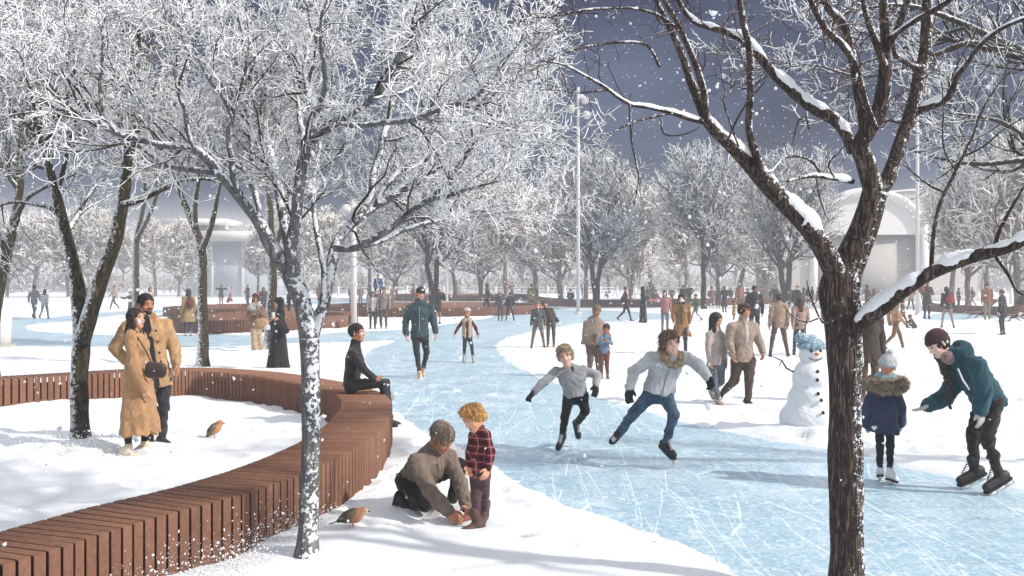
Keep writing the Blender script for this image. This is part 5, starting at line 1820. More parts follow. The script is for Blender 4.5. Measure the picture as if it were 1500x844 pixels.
        hb = emit('cap', q, hrr, hm_)
        emit('peak', [ell(P(0, 0.095, 0.05), np.array([0.062, 0.058, 0.010]) * hs, ax)], hrr * 0.8, hm_, parent=hb)
    elif st == 'hat':
        q = [ell(P(0, -0.01, 0.075), np.array([0.088, 0.105, 0.082]) * hs, ax, 0.01), plane(P(0, 0.0, 0.05), -u)]
        hb = emit('hat', q, hrr, hm_)
        emit('brim', [ell(P(0, -0.005, 0.055), np.array([0.165, 0.185, 0.012]) * hs, ax)], hrr, hm_, parent=hb)
    return parts, dict(ct=ct, pel=pel, up=up, fw=fw, lat=lat, f=f, u=u, r=r, hc=hc, w=w_, t=t, emit=emit, top=tob)


def surf(c, p, back=0.6):
    """the point of the upper garment's surface straight in front of p"""
    from mathutils.bvhtree import BVHTree
    if 'bvh' not in c:
        me = c['top'].data
        c['bvh'] = BVHTree.FromPolygons([v.co for v in me.vertices], [tuple(q.vertices) for q in me.polygons])
    hit = c['bvh'].ray_cast(Vector(tuple(p + c['fw'] * back)), Vector(tuple(-c['fw'])))
    return p + c['fw'] * 0.14 if hit[0] is None else np.array(hit[0])


def spikes(prims, h, n, length, seed, lean=(0, 0, -0.4)):
    """fur: many small tapering tufts standing on the surface"""
    V, Q = nets(prims, h)
    rng = np.random.default_rng(seed)
    A, B, C = V[Q[:, 0]], V[Q[:, 1]], V[Q[:, 2]]
    N = np.cross(B - A, C - A)
    N /= np.maximum(1e-9, np.linalg.norm(N, axis=1, keepdims=True))
    i = rng.integers(0, len(Q), n)
    a, b = rng.random((2, n, 1))
    p = A[i] + (B[i] - A[i]) * a + (C[i] - A[i]) * b
    d = N[i] + rng.normal(size=(n, 3)) * 0.35 + np.array(lean)
    d /= np.linalg.norm(d, axis=1, keepdims=True)
    L = length * rng.uniform(0.5, 1.2, (n, 1))
    P = np.stack([p - d * 0.005, p + d * L * 0.5, p + d * L + np.array([0, 0, -0.3]) * L * 0.5], 1)
    Vt, Qt, _ = tubes(P, np.repeat(np.array([[0.006, 0.0045, 0.0008]]), n, 0), 3)
    return MB().add(V, Q).add(Vt, Qt)


def px_person(base_px, J2, face, label, group=None, extra=None, bz=0.0):
    """J2: joint -> (px, py, depth offset in m). Returns root and joints in metres"""
    b = at(*base_px)
    root = empty('person', (b[0], b[1], bz), label, 'person', group)
    J = {}
    for k, (x, y, *d) in J2.items():
        J[k] = pt(x, y, b[1] + (d[0] if d else 0.0)) - np.array([b[0], b[1], bz])
    J['face'] = nrm(face)
    if extra: J.update(extra)
    return root, J
# ---------------------------------------------------------------- the people near the camera
def strip(c, col, half, a=0.03, b=0.02, out=0.0, name='shirt_front', mat=None, top_k=0.0, k=0.5):
    """an undershirt or sweater showing down the open front"""
    q = np.linspace(0, 1, 7)
    P = [surf(c, c['ct'] * (1 - t_) + c['pel'] * t_ + c['up'] * ((a + top_k) * (1 - t_) + b * t_)) for t_ in q]
    return c['emit'](name, [cap(P[i], P[i + 1], half, None, 0.01, c['fw'], 0.22) for i in range(6)], 0.007, mat or cloth(col))


def dots(name, root, pts, r, mat, parent=None):
    for p in pts:
        mb = MB()
        mb.tube([p + np.array([0, 0.0, -r]), p + np.array([0, 0, -r * 0.5]), p + np.array([0, 0, r * 0.5]), p + np.array([0, 0, r])], [r * 0.4, r, r, r * 0.4], 8)
        obj(name, mb.mesh(name), mat, parent or root)


TAN = (208, 158, 106)
# --- woman in the long tan coat
root, J = px_person((199, 665), dict(head=(199, 467), neck=(195, 484), shR=(191, 493, -.14), shL=(205, 492, .16), elR=(197, 534, -.2), wrR=(211, 568, -.2), haR=(214, 578, -.2),
                    elL=(212, 527, .2), wrL=(222, 543, .1), hipR=(199, 553, -.08), hipL=(207, 553, .08), knR=(192, 606, -.08), knL=(210, 606, .08), anR=(187, 657, -.1), toR=(207, 667, -.14),
                    anL=(212, 652, .1), toL=(234, 659, .06), hem=(205, 634, 0)), (1, -.38, .12), 'dark-haired woman in a long tan belted coat nestled against a bearded man')
p, c = build_person('woman_coat', root, J, dict(s=0.95, top='coat', hemw=0.26, hemflat=0.85, topcol=TAN, t=0.03, hair='long', haircol=(40, 27, 22), legcol=(52, 48, 50), shoecol=(214, 202, 182), solecol=(225, 220, 210),
                                             skin=(216, 166, 134), lip=(150, 70, 66), seed=3, armk=1.12, footk=1.15, legk=0.95, drape=0.016, fold=0.006))
emit = c['emit']
emit('belt', [cap(c['pel'] + c['up'] * 0.14 - c['lat'] * 0.09, c['pel'] + c['up'] * 0.14 + c['lat'] * 0.09, 0.115, None, 0.02, c['up'], 0.22)], 0.009, cloth((176, 140, 96)))
emit('lapel', [cap(J['neck'] + c['fw'] * 0.06 + c['lat'] * 0.05, c['ct'] - c['up'] * 0.22 + c['fw'] * 0.115, 0.045, 0.02, 0.01, c['fw'], 0.4),
               cap(J['neck'] + c['fw'] * 0.06 - c['lat'] * 0.05, c['ct'] - c['up'] * 0.22 + c['fw'] * 0.115, 0.045, 0.02, 0.01, c['fw'], 0.4)], 0.009, cloth((194, 146, 98)))
emit('scarf', [cap(J['neck'] + c['fw'] * 0.03 - c['up'] * 0.04, J['neck'] + c['fw'] * 0.06 - c['up'] * 0.12, 0.065, 0.05)], 0.009, cloth((60, 50, 48)))
# her shoulder bag
bp = pt(228, 541, 11.35)
bag = empty('handbag', bp, 'dark brown leather shoulder bag at the hip of the woman in the long tan coat', 'handbag')
V, Q = nets([cap((-.06, 0, -.01), (.06, 0, .01), .062, None, .02, np.array([0, 1.0, 0]), .55), cap((-.06, 0, -.04), (.06, 0, -.04), .06, None, .03, np.array([0, 1.0, 0]), .6)], 0.008)
bo_ = obj('pouch', mesh_of('pouch', V, Q), plain((58, 44, 40), 0.45, 0.4, name='bag_leather'), bag)
V, Q = nets([cap((-.055, -.012, .03), (.055, -.012, .015), .058, None, .02, np.array([0, 1.0, 0]), .5), plane((0, 0, -.02), (0, 0, -1))], 0.008)
obj('flap', mesh_of('flap', V, Q), plain((70, 54, 48), 0.42, 0.4, name='flap_leather'), bag)
obj('clasp', MB().box((0, -.055, -.015), (.02, .012, .014)).mesh('clasp', False), plain((196, 170, 110), 0.3, 0.5, 0.8, name='brass'), bag)
sp = [pt(222, 532, 11.4) - bp, pt(214, 515, 11.36) - bp, pt(204, 498, 11.40) - bp, pt(199, 490, 11.5) - bp]
obj('strap', MB().tube(spline(sp, n=16), 0.008, 6).mesh('strap'), plain((58, 44, 40), 0.45, 0.4, name='bag_leather'), bag)

# --- bearded man beside her
root, J = px_person((236, 650), dict(head=(214, 446.5), neck=(214, 465), shR=(186, 477, -.03), shL=(243, 474, .1), elR=(168, 510, .02), wrR=(186, 529, .08), elL=(255, 508, .12), wrL=(258, 533, .02), haL=(262, 547, 0),
                    hipL=(239, 556, .05), hipR=(215, 556, -.05), knL=(240, 598, 0), knR=(222, 600, 0), anL=(238, 639, 0), toL=(258, 650, -.12), anR=(220, 641, .05), toR=(228, 652, -.12)),
                    (.75, -.75, -.02), 'bearded man in a short tan coat, his arm around the woman in the long coat')
p, c = build_person('man_coat', root, J, dict(s=1.03, hemlen=0.10, topcol=(214, 170, 118), t=0.028, hair='short', tufts=500, haircol=(38, 30, 27), beard=True, brow=(42, 32, 28), skin=(196, 138, 106), legcol=(62, 62, 70),
                                           shoecol=(58, 50, 48), seed=8, armk=1.12, fold=0.006, hemk=1.06, legk=1.02, boot=True, topname='coat', smile=False))
strip(c, (56, 52, 54), 0.055, 0.06, -0.06, 0.012, 'sweater')
fwn, ln = c['fw'], c['lat']
c['emit']('lapel', [cap(J['neck'] + fwn * 0.05 + ln * 0.075, c['ct'] - c['up'] * 0.2 + fwn * 0.135 + ln * 0.06, 0.05, 0.022, 0.01, fwn, 0.35),
               cap(J['neck'] + fwn * 0.05 - ln * 0.075, c['ct'] - c['up'] * 0.2 + fwn * 0.135 - ln * 0.06, 0.05, 0.022, 0.01, fwn, 0.35)], 0.009, cloth((198, 152, 102)))
dots('button', root, [surf(c, c['ct'] - c['up'] * q + ln * 0.10) for q in (0.10, 0.23, 0.36, 0.47)], 0.013, plain((40, 32, 28), 0.4, name='button'))

# --- man sitting on the ring bench
root, J = px_person((524, 625.5), dict(head=(523, 488), neck=(520.5, 505), shR=(516, 516, -.2), shL=(523, 516, .2), elR=(532, 541, -.24), wrR=(548, 556, -.15), haR=(557, 560, -.13), elL=(534, 541, .24), wrL=(550, 555, .14), haL=(559, 559, .12),
                    hipR=(514, 564, -.1), hipL=(515, 564, .1), knR=(561, 562, -.12), knL=(565, 561, .13), anR=(567, 612, -.12), toR=(583, 618, -.14), anL=(571, 612, .13), toL=(587, 617, .13)),
                    (.92, -.25, 0.03), 'man in a close-fitting dark charcoal top and trousers, sitting sideways on the ring bench')
build_person('man_sit', root, J, dict(s=1.0, hemlen=0.02, topcol=(56, 52, 52), legcol=(58, 56, 58), t=0.008, hair='short', tufts=400, haircol=(44, 34, 30), skin=(206, 150, 118), seed=12, shoecol=(40, 38, 38), fold=0.003))

# --- walking man in the teal-grey jacket
root, J = px_person((614, 553), dict(head=(616, 430.5), neck=(615, 442.5), shR=(600.5, 449.5), shL=(630, 449.5), elR=(594, 471.5, .02), wrR=(595, 490, -.05), haR=(595.5, 499, -.07), elL=(635, 470, .02), wrL=(638.5, 487, -.04), haL=(639.5, 496, -.05),
                    hipR=(608.5, 493), hipL=(621.5, 493), knR=(611, 519.5, -.09), knL=(625, 517, .06), anR=(614.5, 547, -.1), toR=(615, 556, -.32), anL=(620, 539.5, .32), toL=(621.5, 549, .13)),
                    (.28, -1, -.22), 'man in a teal-grey hooded jacket and dark beanie walking across the ice towards the viewer')
p, c = build_person('walker', root, J, dict(s=1.04, hemlen=0.02, topcol=(70, 92, 98), t=0.026, hair='beanie', hatcol=(62, 60, 64), haircol=(44, 36, 32), skin=(206, 156, 128), legcol=(66, 62, 62), shoecol=(206, 180, 150), solecol=(225, 215, 200),
                                           seed=21, armk=1.12, fold=0.006, laces=True, lacecol=(190, 165, 140), legk=1.0, footk=1.05))
c['emit']('hood', [cap(J['neck'] - c['fw'] * 0.10 - c['up'] * 0.03 - c['lat'] * 0.08, J['neck'] - c['fw'] * 0.10 - c['up'] * 0.03 + c['lat'] * 0.08, 0.06, None, 0.03), cap(J['neck'] + c['lat'] * 0.085 - c['up'] * .03, J['neck'] + c['lat'] * 0.07 + c['fw'] * 0.075 - c['up'] * 0.07, 0.04, 0.03, 0.03),
                  cap(J['neck'] - c['lat'] * 0.085 - c['up'] * .03, J['neck'] - c['lat'] * 0.07 + c['fw'] * 0.075 - c['up'] * 0.07, 0.04, 0.03, 0.03)], 0.01, cloth((58, 78, 84)))
dd = 0.68 * (c['w'] * 0.8 + c['t']) + 0.012
obj('zip', MB().tube([surf(c, c['ct'] - c['up'] * q) + c['fw'] * .003 for q in np.linspace(-0.0, 0.5, 14)], 0.006, 6).mesh('zip'), plain((150, 158, 160), 0.4, name='zip_teeth'), root)

# --- girl on skates in red with a pale vest
root, J = px_person((687, 531), dict(head=(684.5, 457.5), neck=(684, 465.5), shR=(678, 470), shL=(690.5, 470), elR=(671, 480, -.02), wrR=(666.5, 488.5, -.05), elL=(697, 480.5, -.02), wrL=(699.8, 490, -.05), hipR=(681.5, 493.5), hipL=(687.5, 493.5),
                    knR=(680.5, 508, -.06), knL=(691, 508, -.06), anR=(680, 523, 0), toR=(679.5, 531, -.22), anL=(693, 524, 0), toL=(694, 532, -.22)), (0.05, -1, -.05), 'girl in a red top, pale vest and white helmet standing on skates')
p, c = build_person('girl_red', root, J, dict(s=0.76, hs=0.9, hemlen=0.03, topcol=(132, 42, 48), t=0.012, hair='flatcap', hatcol=(222, 214, 204), haircol=(70, 50, 40), skin=(196, 146, 118), legcol=(66, 60, 64), shoecol=(170, 150, 138),
                                           shoe='skate', seed=25, footk=1.15, h=0.009, topname='sweater'))
V, Q = nets([cap(c['ct'] - c['up'] * 0.03, c['pel'] + c['up'] * 0.02, 0.125, 0.12, 0.03, c['fw'], 0.85), cap(c['ct'] + c['up'] * 0.0 - c['lat'] * 0.07, c['ct'] + c['lat'] * 0.07, 0.06, None, 0.04),
             cap(c['ct'] + c['up'] * 0.05 + c['fw'] * 0.11, c['pel'] + c['fw'] * 0.12 - c['up'] * 0.1, 0.04, 0.045, 0.01, None, 1, '-'), plane(c['pel'] - c['up'] * 0.03, -c['up'])], 0.009, folds(4, 0.004, (0, 0, 1), 70))
obj('vest', mesh_of('vest', V, Q), cloth((208, 186, 158)), root)

# --- woman in the black robe
root, J = px_person((404, 541), dict(head=(408, 444), neck=(411, 457), shL=(411, 467, -.17), shR=(407, 467, .17), elL=(419, 484, -.2), wrL=(408, 472, -.3), haL=(404, 466, -.3), elR=(402, 486, .12), wrR=(400, 472, -.02), haR=(399, 466, -.05),
                    hipL=(408, 497, -.08), hipR=(408, 497, .08), knL=(407, 517, -.08), knR=(407, 517, .08), anL=(406, 536, -.1), toL=(398, 541, -.12), anR=(406, 535, .1), toR=(398, 540, .1), hem=(407, 540, 0)),
                    (-.9, -.5, -.15), 'woman in a long black robe and headscarf standing close behind the ring bench')
p, c = build_person('abaya', root, J, dict(s=0.97, top='robe', hemw=0.27, hemflat=0.95, topcol=(46, 42, 44), t=0.026, hair='hijab', hatcol=(44, 40, 42), skin=(186, 136, 108), seed=31, legcol=(40, 38, 40), shoecol=(40, 36, 36), drape=0.02, h=0.012, legs=False, armk=1.2))
ph = empty('phone', J['haL'] + np.array(root.location) + np.array([-0.05, -0.02, 0.05]), 'mobile phone with a pale case held up by the woman in the black robe', 'phone', rz=0.6)
obj('case', MB().box((0, 0, 0), (0.075, 0.012, 0.15)).mesh('case', False), plain((190, 186, 176), 0.4, name='phone_case'), ph)
obj('screen', MB().box((0, 0.009, 0), (0.068, 0.004, 0.14)).mesh('screen', False), plain((24, 26, 30), 0.15, 0.5, name='phone_screen'), ph)

# --- woman in the red hat
root, J = px_person((377, 516), dict(head=(374, 437), neck=(374.5, 445.5), shR=(366.5, 450), shL=(382, 450), elR=(363, 464, -.06), wrR=(370, 460, -.22), elL=(386, 464, -.02), wrL=(380, 456, -.2), haL=(379, 450, -.2), hipR=(371.5, 474), hipL=(378, 474),
                    knR=(372, 495, -.05), knL=(379.5, 494, .02), anR=(373.5, 512, -.05), toR=(373, 517, -.25), anL=(381, 510, .1), toL=(382, 515, -.1), hem=(375, 480, 0)), (.15, -1, 0), 'woman in a dark red brimmed hat, striped scarf, brown coat and wide cream trousers')
p, c = build_person('red_hat', root, J, dict(s=0.93, top='coat', hemw=0.2, topcol=(150, 112, 84), t=0.024, hair='hat', hatcol=(122, 46, 44), haircol=(52, 34, 28), longunder=True, skin=(176, 122, 94), seed=35, legcol=(206, 178, 142), legk=1.35, flare=1.7, shoecol=(196, 160, 120), h=0.012))
sm, sn = new_mat('striped_wool', 0.9, 0.15)
wv = sn.node('ShaderNodeTexWave')
wv.inputs['Scale'].default_value = 9
wv.inputs['Distortion'].default_value = 2
sn.l(sn.coord('Object'), wv.inputs['Vector'])
sn.l(sn.ramp(wv.outputs['Fac'], [(0.45, lin(52, 56, 58)), (0.55, lin(214, 212, 204))]), sn.b.inputs['Base Color'])
c['emit']('scarf', [cap(J['neck'] - c['lat'] * 0.10 + c['fw'] * .05 - c['up'] * 0.03, J['neck'] + c['lat'] * 0.10 + c['fw'] * .05 - c['up'] * 0.03, 0.075, None, 0.03), cap(J['neck'] + c['fw'] * .09 - c['lat'] * .12 - c['up'] * 0.1, J['neck'] + c['fw'] * .12 - c['up'] * 0.2 + c['lat'] * .03, 0.085, 0.06, 0.04)], 0.012, sm)
bp = pt(383, 473, 27.6)
bag = empty('tote_bag', bp, 'round tan tote bag on the arm of the woman in the red hat', 'bag')
V, Q = nets([ell((0, 0, -.03), (.21, .07, .17))], 0.016)
obj('pouch', mesh_of('pouch', V, Q), cloth((204, 160, 112)), bag)
obj('handle', MB().tube(spline([(-.12, 0, .1), (-.08, 0, .27), (.02, .02, .32), (.1, 0, .27), (.13, 0, .1)], n=16), 0.013, 6).mesh('handle'), cloth((170, 126, 84)), bag)

# --- crouching man tying the boy's boot
root, J = px_person((640, 750), dict(head=(647, 641, -.08), neck=(634, 660, 0), shR=(612, 676, -.17), shL=(659, 668, .08), elR=(630, 720, -.36), wrR=(657, 750, -.5), haR=(671, 762, -.56), elL=(674, 706, -.05), wrL=(683, 742, -.38), haL=(689, 757, -.5),
                    hipR=(596, 706, -.04), hipL=(610, 706, .14), knR=(623, 738, -.2), anR=(592, 737, .0), toR=(588, 752, .08), knL=(674, 682, .12), anL=(662, 736, .2), toL=(678, 748, .1)),
                    (.62, -.45, -.62), 'grey-haired man in a brown ribbed cardigan crouching to fasten the small boy\'s boot')
rm, rn = new_mat('ribbed_wool', 0.92, 0.15)
v = rn.coord('Object', (1, 1, 0.25))
wv = rn.node('ShaderNodeTexWave')
wv.inputs['Scale'].default_value = 30
wv.inputs['Distortion'].default_value = 2.5
rn.l(v, wv.inputs['Vector'])
cc = np.array(lin(124, 110, 100))
rn.l(rn.ramp(rn.math('ADD', rn.math('MULTIPLY', wv.outputs['Fac'], 0.25), rn.math('MULTIPLY', rn.noise(rn.coord('Object'), 14, 5), 0.75)), [(0.3, tuple(cc * 0.75)), (0.7, tuple(cc * 1.3))]), rn.b.inputs['Base Color'])
rn.bump(wv.outputs['Fac'], 0.6, 0.006)
p, c = build_person('crouch', root, J, dict(s=1.03, hemlen=0.03, topmat=rm, t=0.02, hair='short', tufts=700, haircol=(120, 106, 92), brow=(84, 72, 62), skin=(188, 132, 104), legcol=(34, 31, 32), seed=41, armk=1.1, fold=0.007, shoecol=(46, 42, 42), h=0.009, legk=1.05,
                                           curlL=.7, curlR=.6, pnR=(0, .5, -1), pnL=(-.6, .3, -.6), thR=(.3, .6, .6), thL=(-.5, -.5, .5)))

# --- the boy whose boot is being fastened
root, J = px_person((703, 776), dict(head=(694, 612, -.02), neck=(702, 627), shL=(712, 635, -.07), shR=(694, 635, .07), elL=(719, 661, -.1), wrL=(715, 686, -.12), haL=(711, 697, -.14), elR=(688, 661, .06), wrR=(687, 682, -.02), hipL=(708, 694, -.03), hipR=(698, 694, .06),
                    knR=(697, 730, -.02), knL=(710, 725, .06), anR=(698, 762, -.04), toR=(672, 772, -.12), anL=(710, 748, .2), toL=(706, 755, .06)), (-.62, -.6, -.48), 'small blond boy in a dark red plaid jacket watching the crouching man fasten his boot')
pm_, pn_ = new_mat('plaid', 0.9, 0.15)
cc = pn_.node('ShaderNodeTexCoord').outputs['Object']
sx = pn_.node('ShaderNodeSeparateXYZ')
pn_.l(cc, sx.inputs[0])


def bandp(sock, per, th, off=0.0):
    return pn_.math('LESS_THAN', pn_.math('FRACT', pn_.math('ADD', pn_.math('DIVIDE', sock, per), off)), th)


ang_ = pn_.math('ADD', sx.outputs['X'], pn_.math('MULTIPLY', sx.outputs['Y'], 0.8))
bx, bz_ = bandp(ang_, 0.062, 0.45), bandp(sx.outputs['Z'], 0.062, 0.45)
l1, l2 = bandp(ang_, 0.062, 0.10, 0.3), bandp(sx.outputs['Z'], 0.062, 0.10, 0.3)
k1 = pn_.mix(pn_.math('MULTIPLY', bx, 0.6), lin(124, 46, 52), lin(44, 32, 40))
k2 = pn_.mix(pn_.math('MULTIPLY', bz_, 0.6), k1, lin(40, 30, 38))
k3 = pn_.mix(pn_.math('MULTIPLY', pn_.math('MAXIMUM', l1, l2), 0.6), k2, lin(196, 150, 150))
pn_.l(k3, pn_.b.inputs['Base Color'])
pn_.bump(pn_.noise(cc, 60, 3), 0.3, 0.004)
build_person('boy', root, J, dict(s=0.62, hs=0.86, hemlen=0.04, topmat=pm_, t=0.02, hair='mop', mess=0.25, tufts=800, haircol=(196, 150, 88), brow=(150, 110, 70), skin=(226, 172, 140), legcol=(96, 70, 72), seed=45, shoecol=(84, 60, 56), footk=1.5, boot=True, h=0.008, hh=0.0048, legk=1.1, fold=0.005, handk=1.1))

# --- skating boy with bowed shoulders
JG = (182, 183, 186)
root, J = px_person((830, 661), dict(head=(828, 521, -.1), neck=(833, 540), shR=(814, 543, -.04), shL=(857, 541, .05), elR=(797, 559, -.12), wrR=(783, 574, -.22), haR=(768, 590, -.28), elL=(875, 550, .04), wrL=(873, 564, -.06), haL=(872, 580, -.1),
                    hipR=(834, 581), hipL=(853, 581), knR=(828, 609, -.13), knL=(857, 603, -.02), anR=(824, 637, .02), toR=(816, 655, -.1), anL=(846, 620, .32), toL=(850, 640, .24)), (-.08, -1, -.08), 'fair-haired smiling boy in a grey pullover skating with one gloved arm thrown out')
p, c = build_person('skater', root, J, dict(s=0.76, hs=1.0, hemlen=0.0, topcol=JG, t=0.024, hair='mop', mess=0.25, tufts=700, haircol=(150, 132, 108), brow=(92, 78, 64), skin=(226, 186, 166), smile=True, gloves=(44, 45, 50), mitt='LR', handk=1.15, spreadR=.16, legcol=(30, 30, 33), shoe='skate', shoecol=(30, 30, 32),
                                           holdcol=(40, 40, 44), seed=51, armk=1.1, fold=0.006, footk=1.25, h=0.008, hh=0.0048, topname='pullover', thR=(.4, -.3, .8), thL=(-.8, -.5, 0), collarmat=cloth((40, 40, 44)), hemk=1.1, legk=1.15))
strip(c, (36, 36, 40), 0.014, 0.05, 0.30, 0.02, 'neck_zip')

# --- skating boy with fur collar
root, J = px_person((979, 686), dict(head=(981, 503, -.08), neck=(981, 523), shR=(954, 522, -.02), shL=(1004, 521, .04), elR=(928, 546, -.08), wrR=(922, 568, -.14), haR=(920, 592, -.16), elL=(1023, 534, -.02), wrL=(1036, 552, -.12), haL=(1047, 576, -.2),
                    hipR=(954, 577), hipL=(974, 577), knR=(928, 606, .05), knL=(987, 607, -.16), anR=(907, 634, .42), toR=(887, 657, .5), anL=(976, 647, 0.02), toL=(992, 664, -.14)), (.32, -1, -.03), 'curly-haired boy skating in a pale grey jacket with fur collar and blue jeans')
jm, jn = new_mat('denim', 0.85, 0.2)
v = jn.coord('Object')
ff_ = jn.noise(v, 7, 5, 0.65)
jn.l(jn.ramp(ff_, [(0.3, lin(40, 52, 66)), (0.6, lin(72, 92, 112)), (0.8, lin(120, 140, 158))]), jn.b.inputs['Base Color'])
jn.bump(jn.noise(v, 200, 2), 0.3, 0.004)
p, c = build_person('skater_fur', root, J, dict(s=0.88, hs=1.0, hemlen=0.01, topcol=(206, 208, 211), t=0.026, hair='mop', mess=0.6, tufts=1000, haircol=(112, 92, 74), brow=(66, 54, 46), skin=(226, 184, 164), smile=True, gloves=(36, 37, 42), mitt='R', handk=1.15, spreadL=.2, legmat=jm, shoe='skate', shoecol=(34, 34, 37),
                                           seed=57, armk=1.12, fold=0.006, footk=1.25, h=0.008, hh=0.005, hemk=1.12, legk=1.12, thR=(.7, -.6, .0), thL=(.5, -.6, .5), flatfeet='L'))
fq = [cap(J['neck'] + c['lat'] * a - c['up'] * b + c['fw'] * d_, J['neck'] + c['lat'] * a2 - c['up'] * b2 + c['fw'] * d2, 0.028, 0.028, 0.02) for (a, b, d_), (a2, b2, d2) in
      [((-.105, -.05, -.0), (-.085, .02, .10)), ((.105, -.05, -.0), (.085, .02, .10)), ((-.105, -.05, -.0), (0, -.07, -.10)), ((.105, -.05, -.0), (0, -.07, -.10)), ((-.085, .02, .10), (-.03, .07, .125)), ((.085, .02, .10), (.03, .07, .125))]]
fur = spikes(fq, 0.010, 2200, 0.020, 4)
fm, fn = new_mat('fur', 0.8, 0.2)
fn.l(fn.ramp(fn.noise(fn.coord('Object'), 40, 3, 0.7), [(0.32, lin(122, 102, 82)), (0.5, lin(186, 162, 134)), (0.7, lin(226, 210, 186))]), fn.b.inputs['Base Color'])
obj('fur_collar', fur.mesh('fur_collar'), fm, root)
dd = 0.68 * (c['w'] * 0.8 + c['t']) + 0.012
obj('zip', MB().tube([surf(c, c['ct'] * (1 - q) + c['pel'] * q - c['up'] * 0.02) + c['fw'] * .002 for q in np.linspace(0.15, 1, 14)], 0.005, 6).mesh('zip'), plain((120, 122, 126), 0.4, name='zip_teeth'), root)
cu = bpy.data.curves.new('lettering', 'FONT')
cu.body = 'AERO'
cu.size = 0.07
cu.extrude = 0.002
cu.align_x = 'CENTER'
tmp = bpy.data.objects.new('lettering', cu)
COL.objects.link(tmp)
bpy.context.view_layer.update()
me = bpy.data.meshes.new_from_object(tmp.evaluated_get(bpy.context.evaluated_depsgraph_get()))
bpy.data.objects.remove(tmp)
tx = obj('lettering', me, plain((226, 226, 228), 0.7, name='print_white'), root)
from mathutils import Matrix
lx = nrm(-c['lat'] if (-c['lat'])[0] > 0 else c['lat'])
ly = c['up']
lz = nrm(np.cross(lx, ly))
pos_ = max((surf(c, c['ct'] - c['up'] * 0.12 + lx * q) for q in (-.12, -.08, -.05, -.02, .02)), key=lambda z_: z_ @ c['fw']) 
pos_ = pos_ + c['fw'] * 0.008 + lx * ((c['ct'] - pos_) @ lx - 0.055) + c['up'] * ((c['ct'] - c['up'] * 0.135 - pos_) @ c['up'])
tx.matrix_local = Matrix(((lx[0], ly[0], lz[0], pos_[0]), (lx[1], ly[1], lz[1], pos_[1]), (lx[2], ly[2], lz[2], pos_[2]), (0, 0, 0, 1)))

# --- small girl seen from behind
root, J = px_person((1300, 708), dict(head=(1300, 537), neck=(1297, 557), shL=(1280, 570), shR=(1310, 569), elL=(1270, 598, .02), wrL=(1269, 621, .06), elR=(1319, 598, .02), wrR=(1319.5, 620, .05), haR=(1319, 632, .08), hipL=(1289, 612), hipR=(1303, 612),
                    knL=(1289, 653, .02), knR=(1304, 653, .02), anL=(1289, 686, .06), toL=(1286, 689, .32), anR=(1304, 692, -.03), toR=(1319, 697, .12), hem=(1294, 634, 0)), (.35, 1, .1), 'small girl in a navy fur-hooded coat and white skates, seen from behind')
p, c = build_person('girl_blue', root, J, dict(s=0.66, hs=0.92, top='coat', hemw=0.225, hemflat=0.8, topcol=(62, 70, 102), t=0.03, hair='beanie', hatcol=(214, 218, 218), haircol=(180, 150, 110), gloves=(222, 224, 228), legcol=(44, 42, 48), shoe='skate', shoecol=(224, 222, 222), seed=61,
                                           armk=1.3, fold=0.006, footk=1.3, h=0.008, drape=0.006, flatfeet='LR', hairunder=False))
fq = [cap(J['neck'] + c['lat'] * a - c['up'] * b - c['fw'] * d_, J['neck'] + c['lat'] * a2 - c['up'] * b2 - c['fw'] * d2, 0.045, 0.045, 0.02) for (a, b, d_), (a2, b2, d2) in
      [((-.15, .03, .02), (-.07, .05, .13)), ((.15, .03, .02), (.07, .05, .13)), ((-.07, .05, .13), (.07, .05, .13)), ((-.15, .03, .02), (-.1, .02, -.08)), ((.15, .03, .02), (.1, .02, -.08))]]
fm2, fn2 = new_mat('pale_fur', 0.8, 0.2)
fn2.l(fn2.ramp(fn2.noise(fn2.coord('Object'), 30, 3, 0.7), [(0.35, lin(96, 84, 70)), (0.55, lin(176, 160, 136)), (0.8, lin(222, 210, 190))]), fn2.b.inputs['Base Color'])
obj('fur_hood', spikes(fq, 0.012, 3000, 0.04, 9, (0, -.1, -.3)).mesh('fur_hood'), fm2, root)
c['emit']('pompom', [ell(c['hc'] + c['u'] * 0.145 - c['f'] * 0.02, (.03, .03, .028))], 0.007, cloth((206, 212, 214)))
c['emit']('scarf', [cap(J['neck'] - c['lat'] * .05 + c['up'] * .025, J['neck'] + c['lat'] * .05 + c['up'] * .025, .06, None, .02)], 0.008, cloth((160, 200, 210)))
# white heart on the coat
hp = MB()
tt = np.linspace(0, 2 * math.pi, 28, endpoint=False)
hx, hz_ = 16 * np.sin(tt) ** 3, 13 * np.cos(tt) - 5 * np.cos(2 * tt) - 2 * np.cos(3 * tt) - np.cos(4 * tt)
hpos = pt(1281, 627, 9.83 - 0.10) - np.array(root.location)
Vh = np.stack([hpos[0] + hx * 0.0016, np.full(28, hpos[1]), hpos[2] + hz_ * 0.0016], 1)
Vh = np.concatenate([Vh, Vh + np.array([0, 0.012, 0]), [hpos]])
hp.add(Vh, [[i, (i + 1) % 28, 28 + (i + 1) % 28, 28 + i] for i in range(28)], [[i, (i + 1) % 28, 56] for i in range(28)])
obj('heart_patch', hp.mesh('heart_patch', False), plain((226, 226, 230), 0.7, name='print_white'), root)

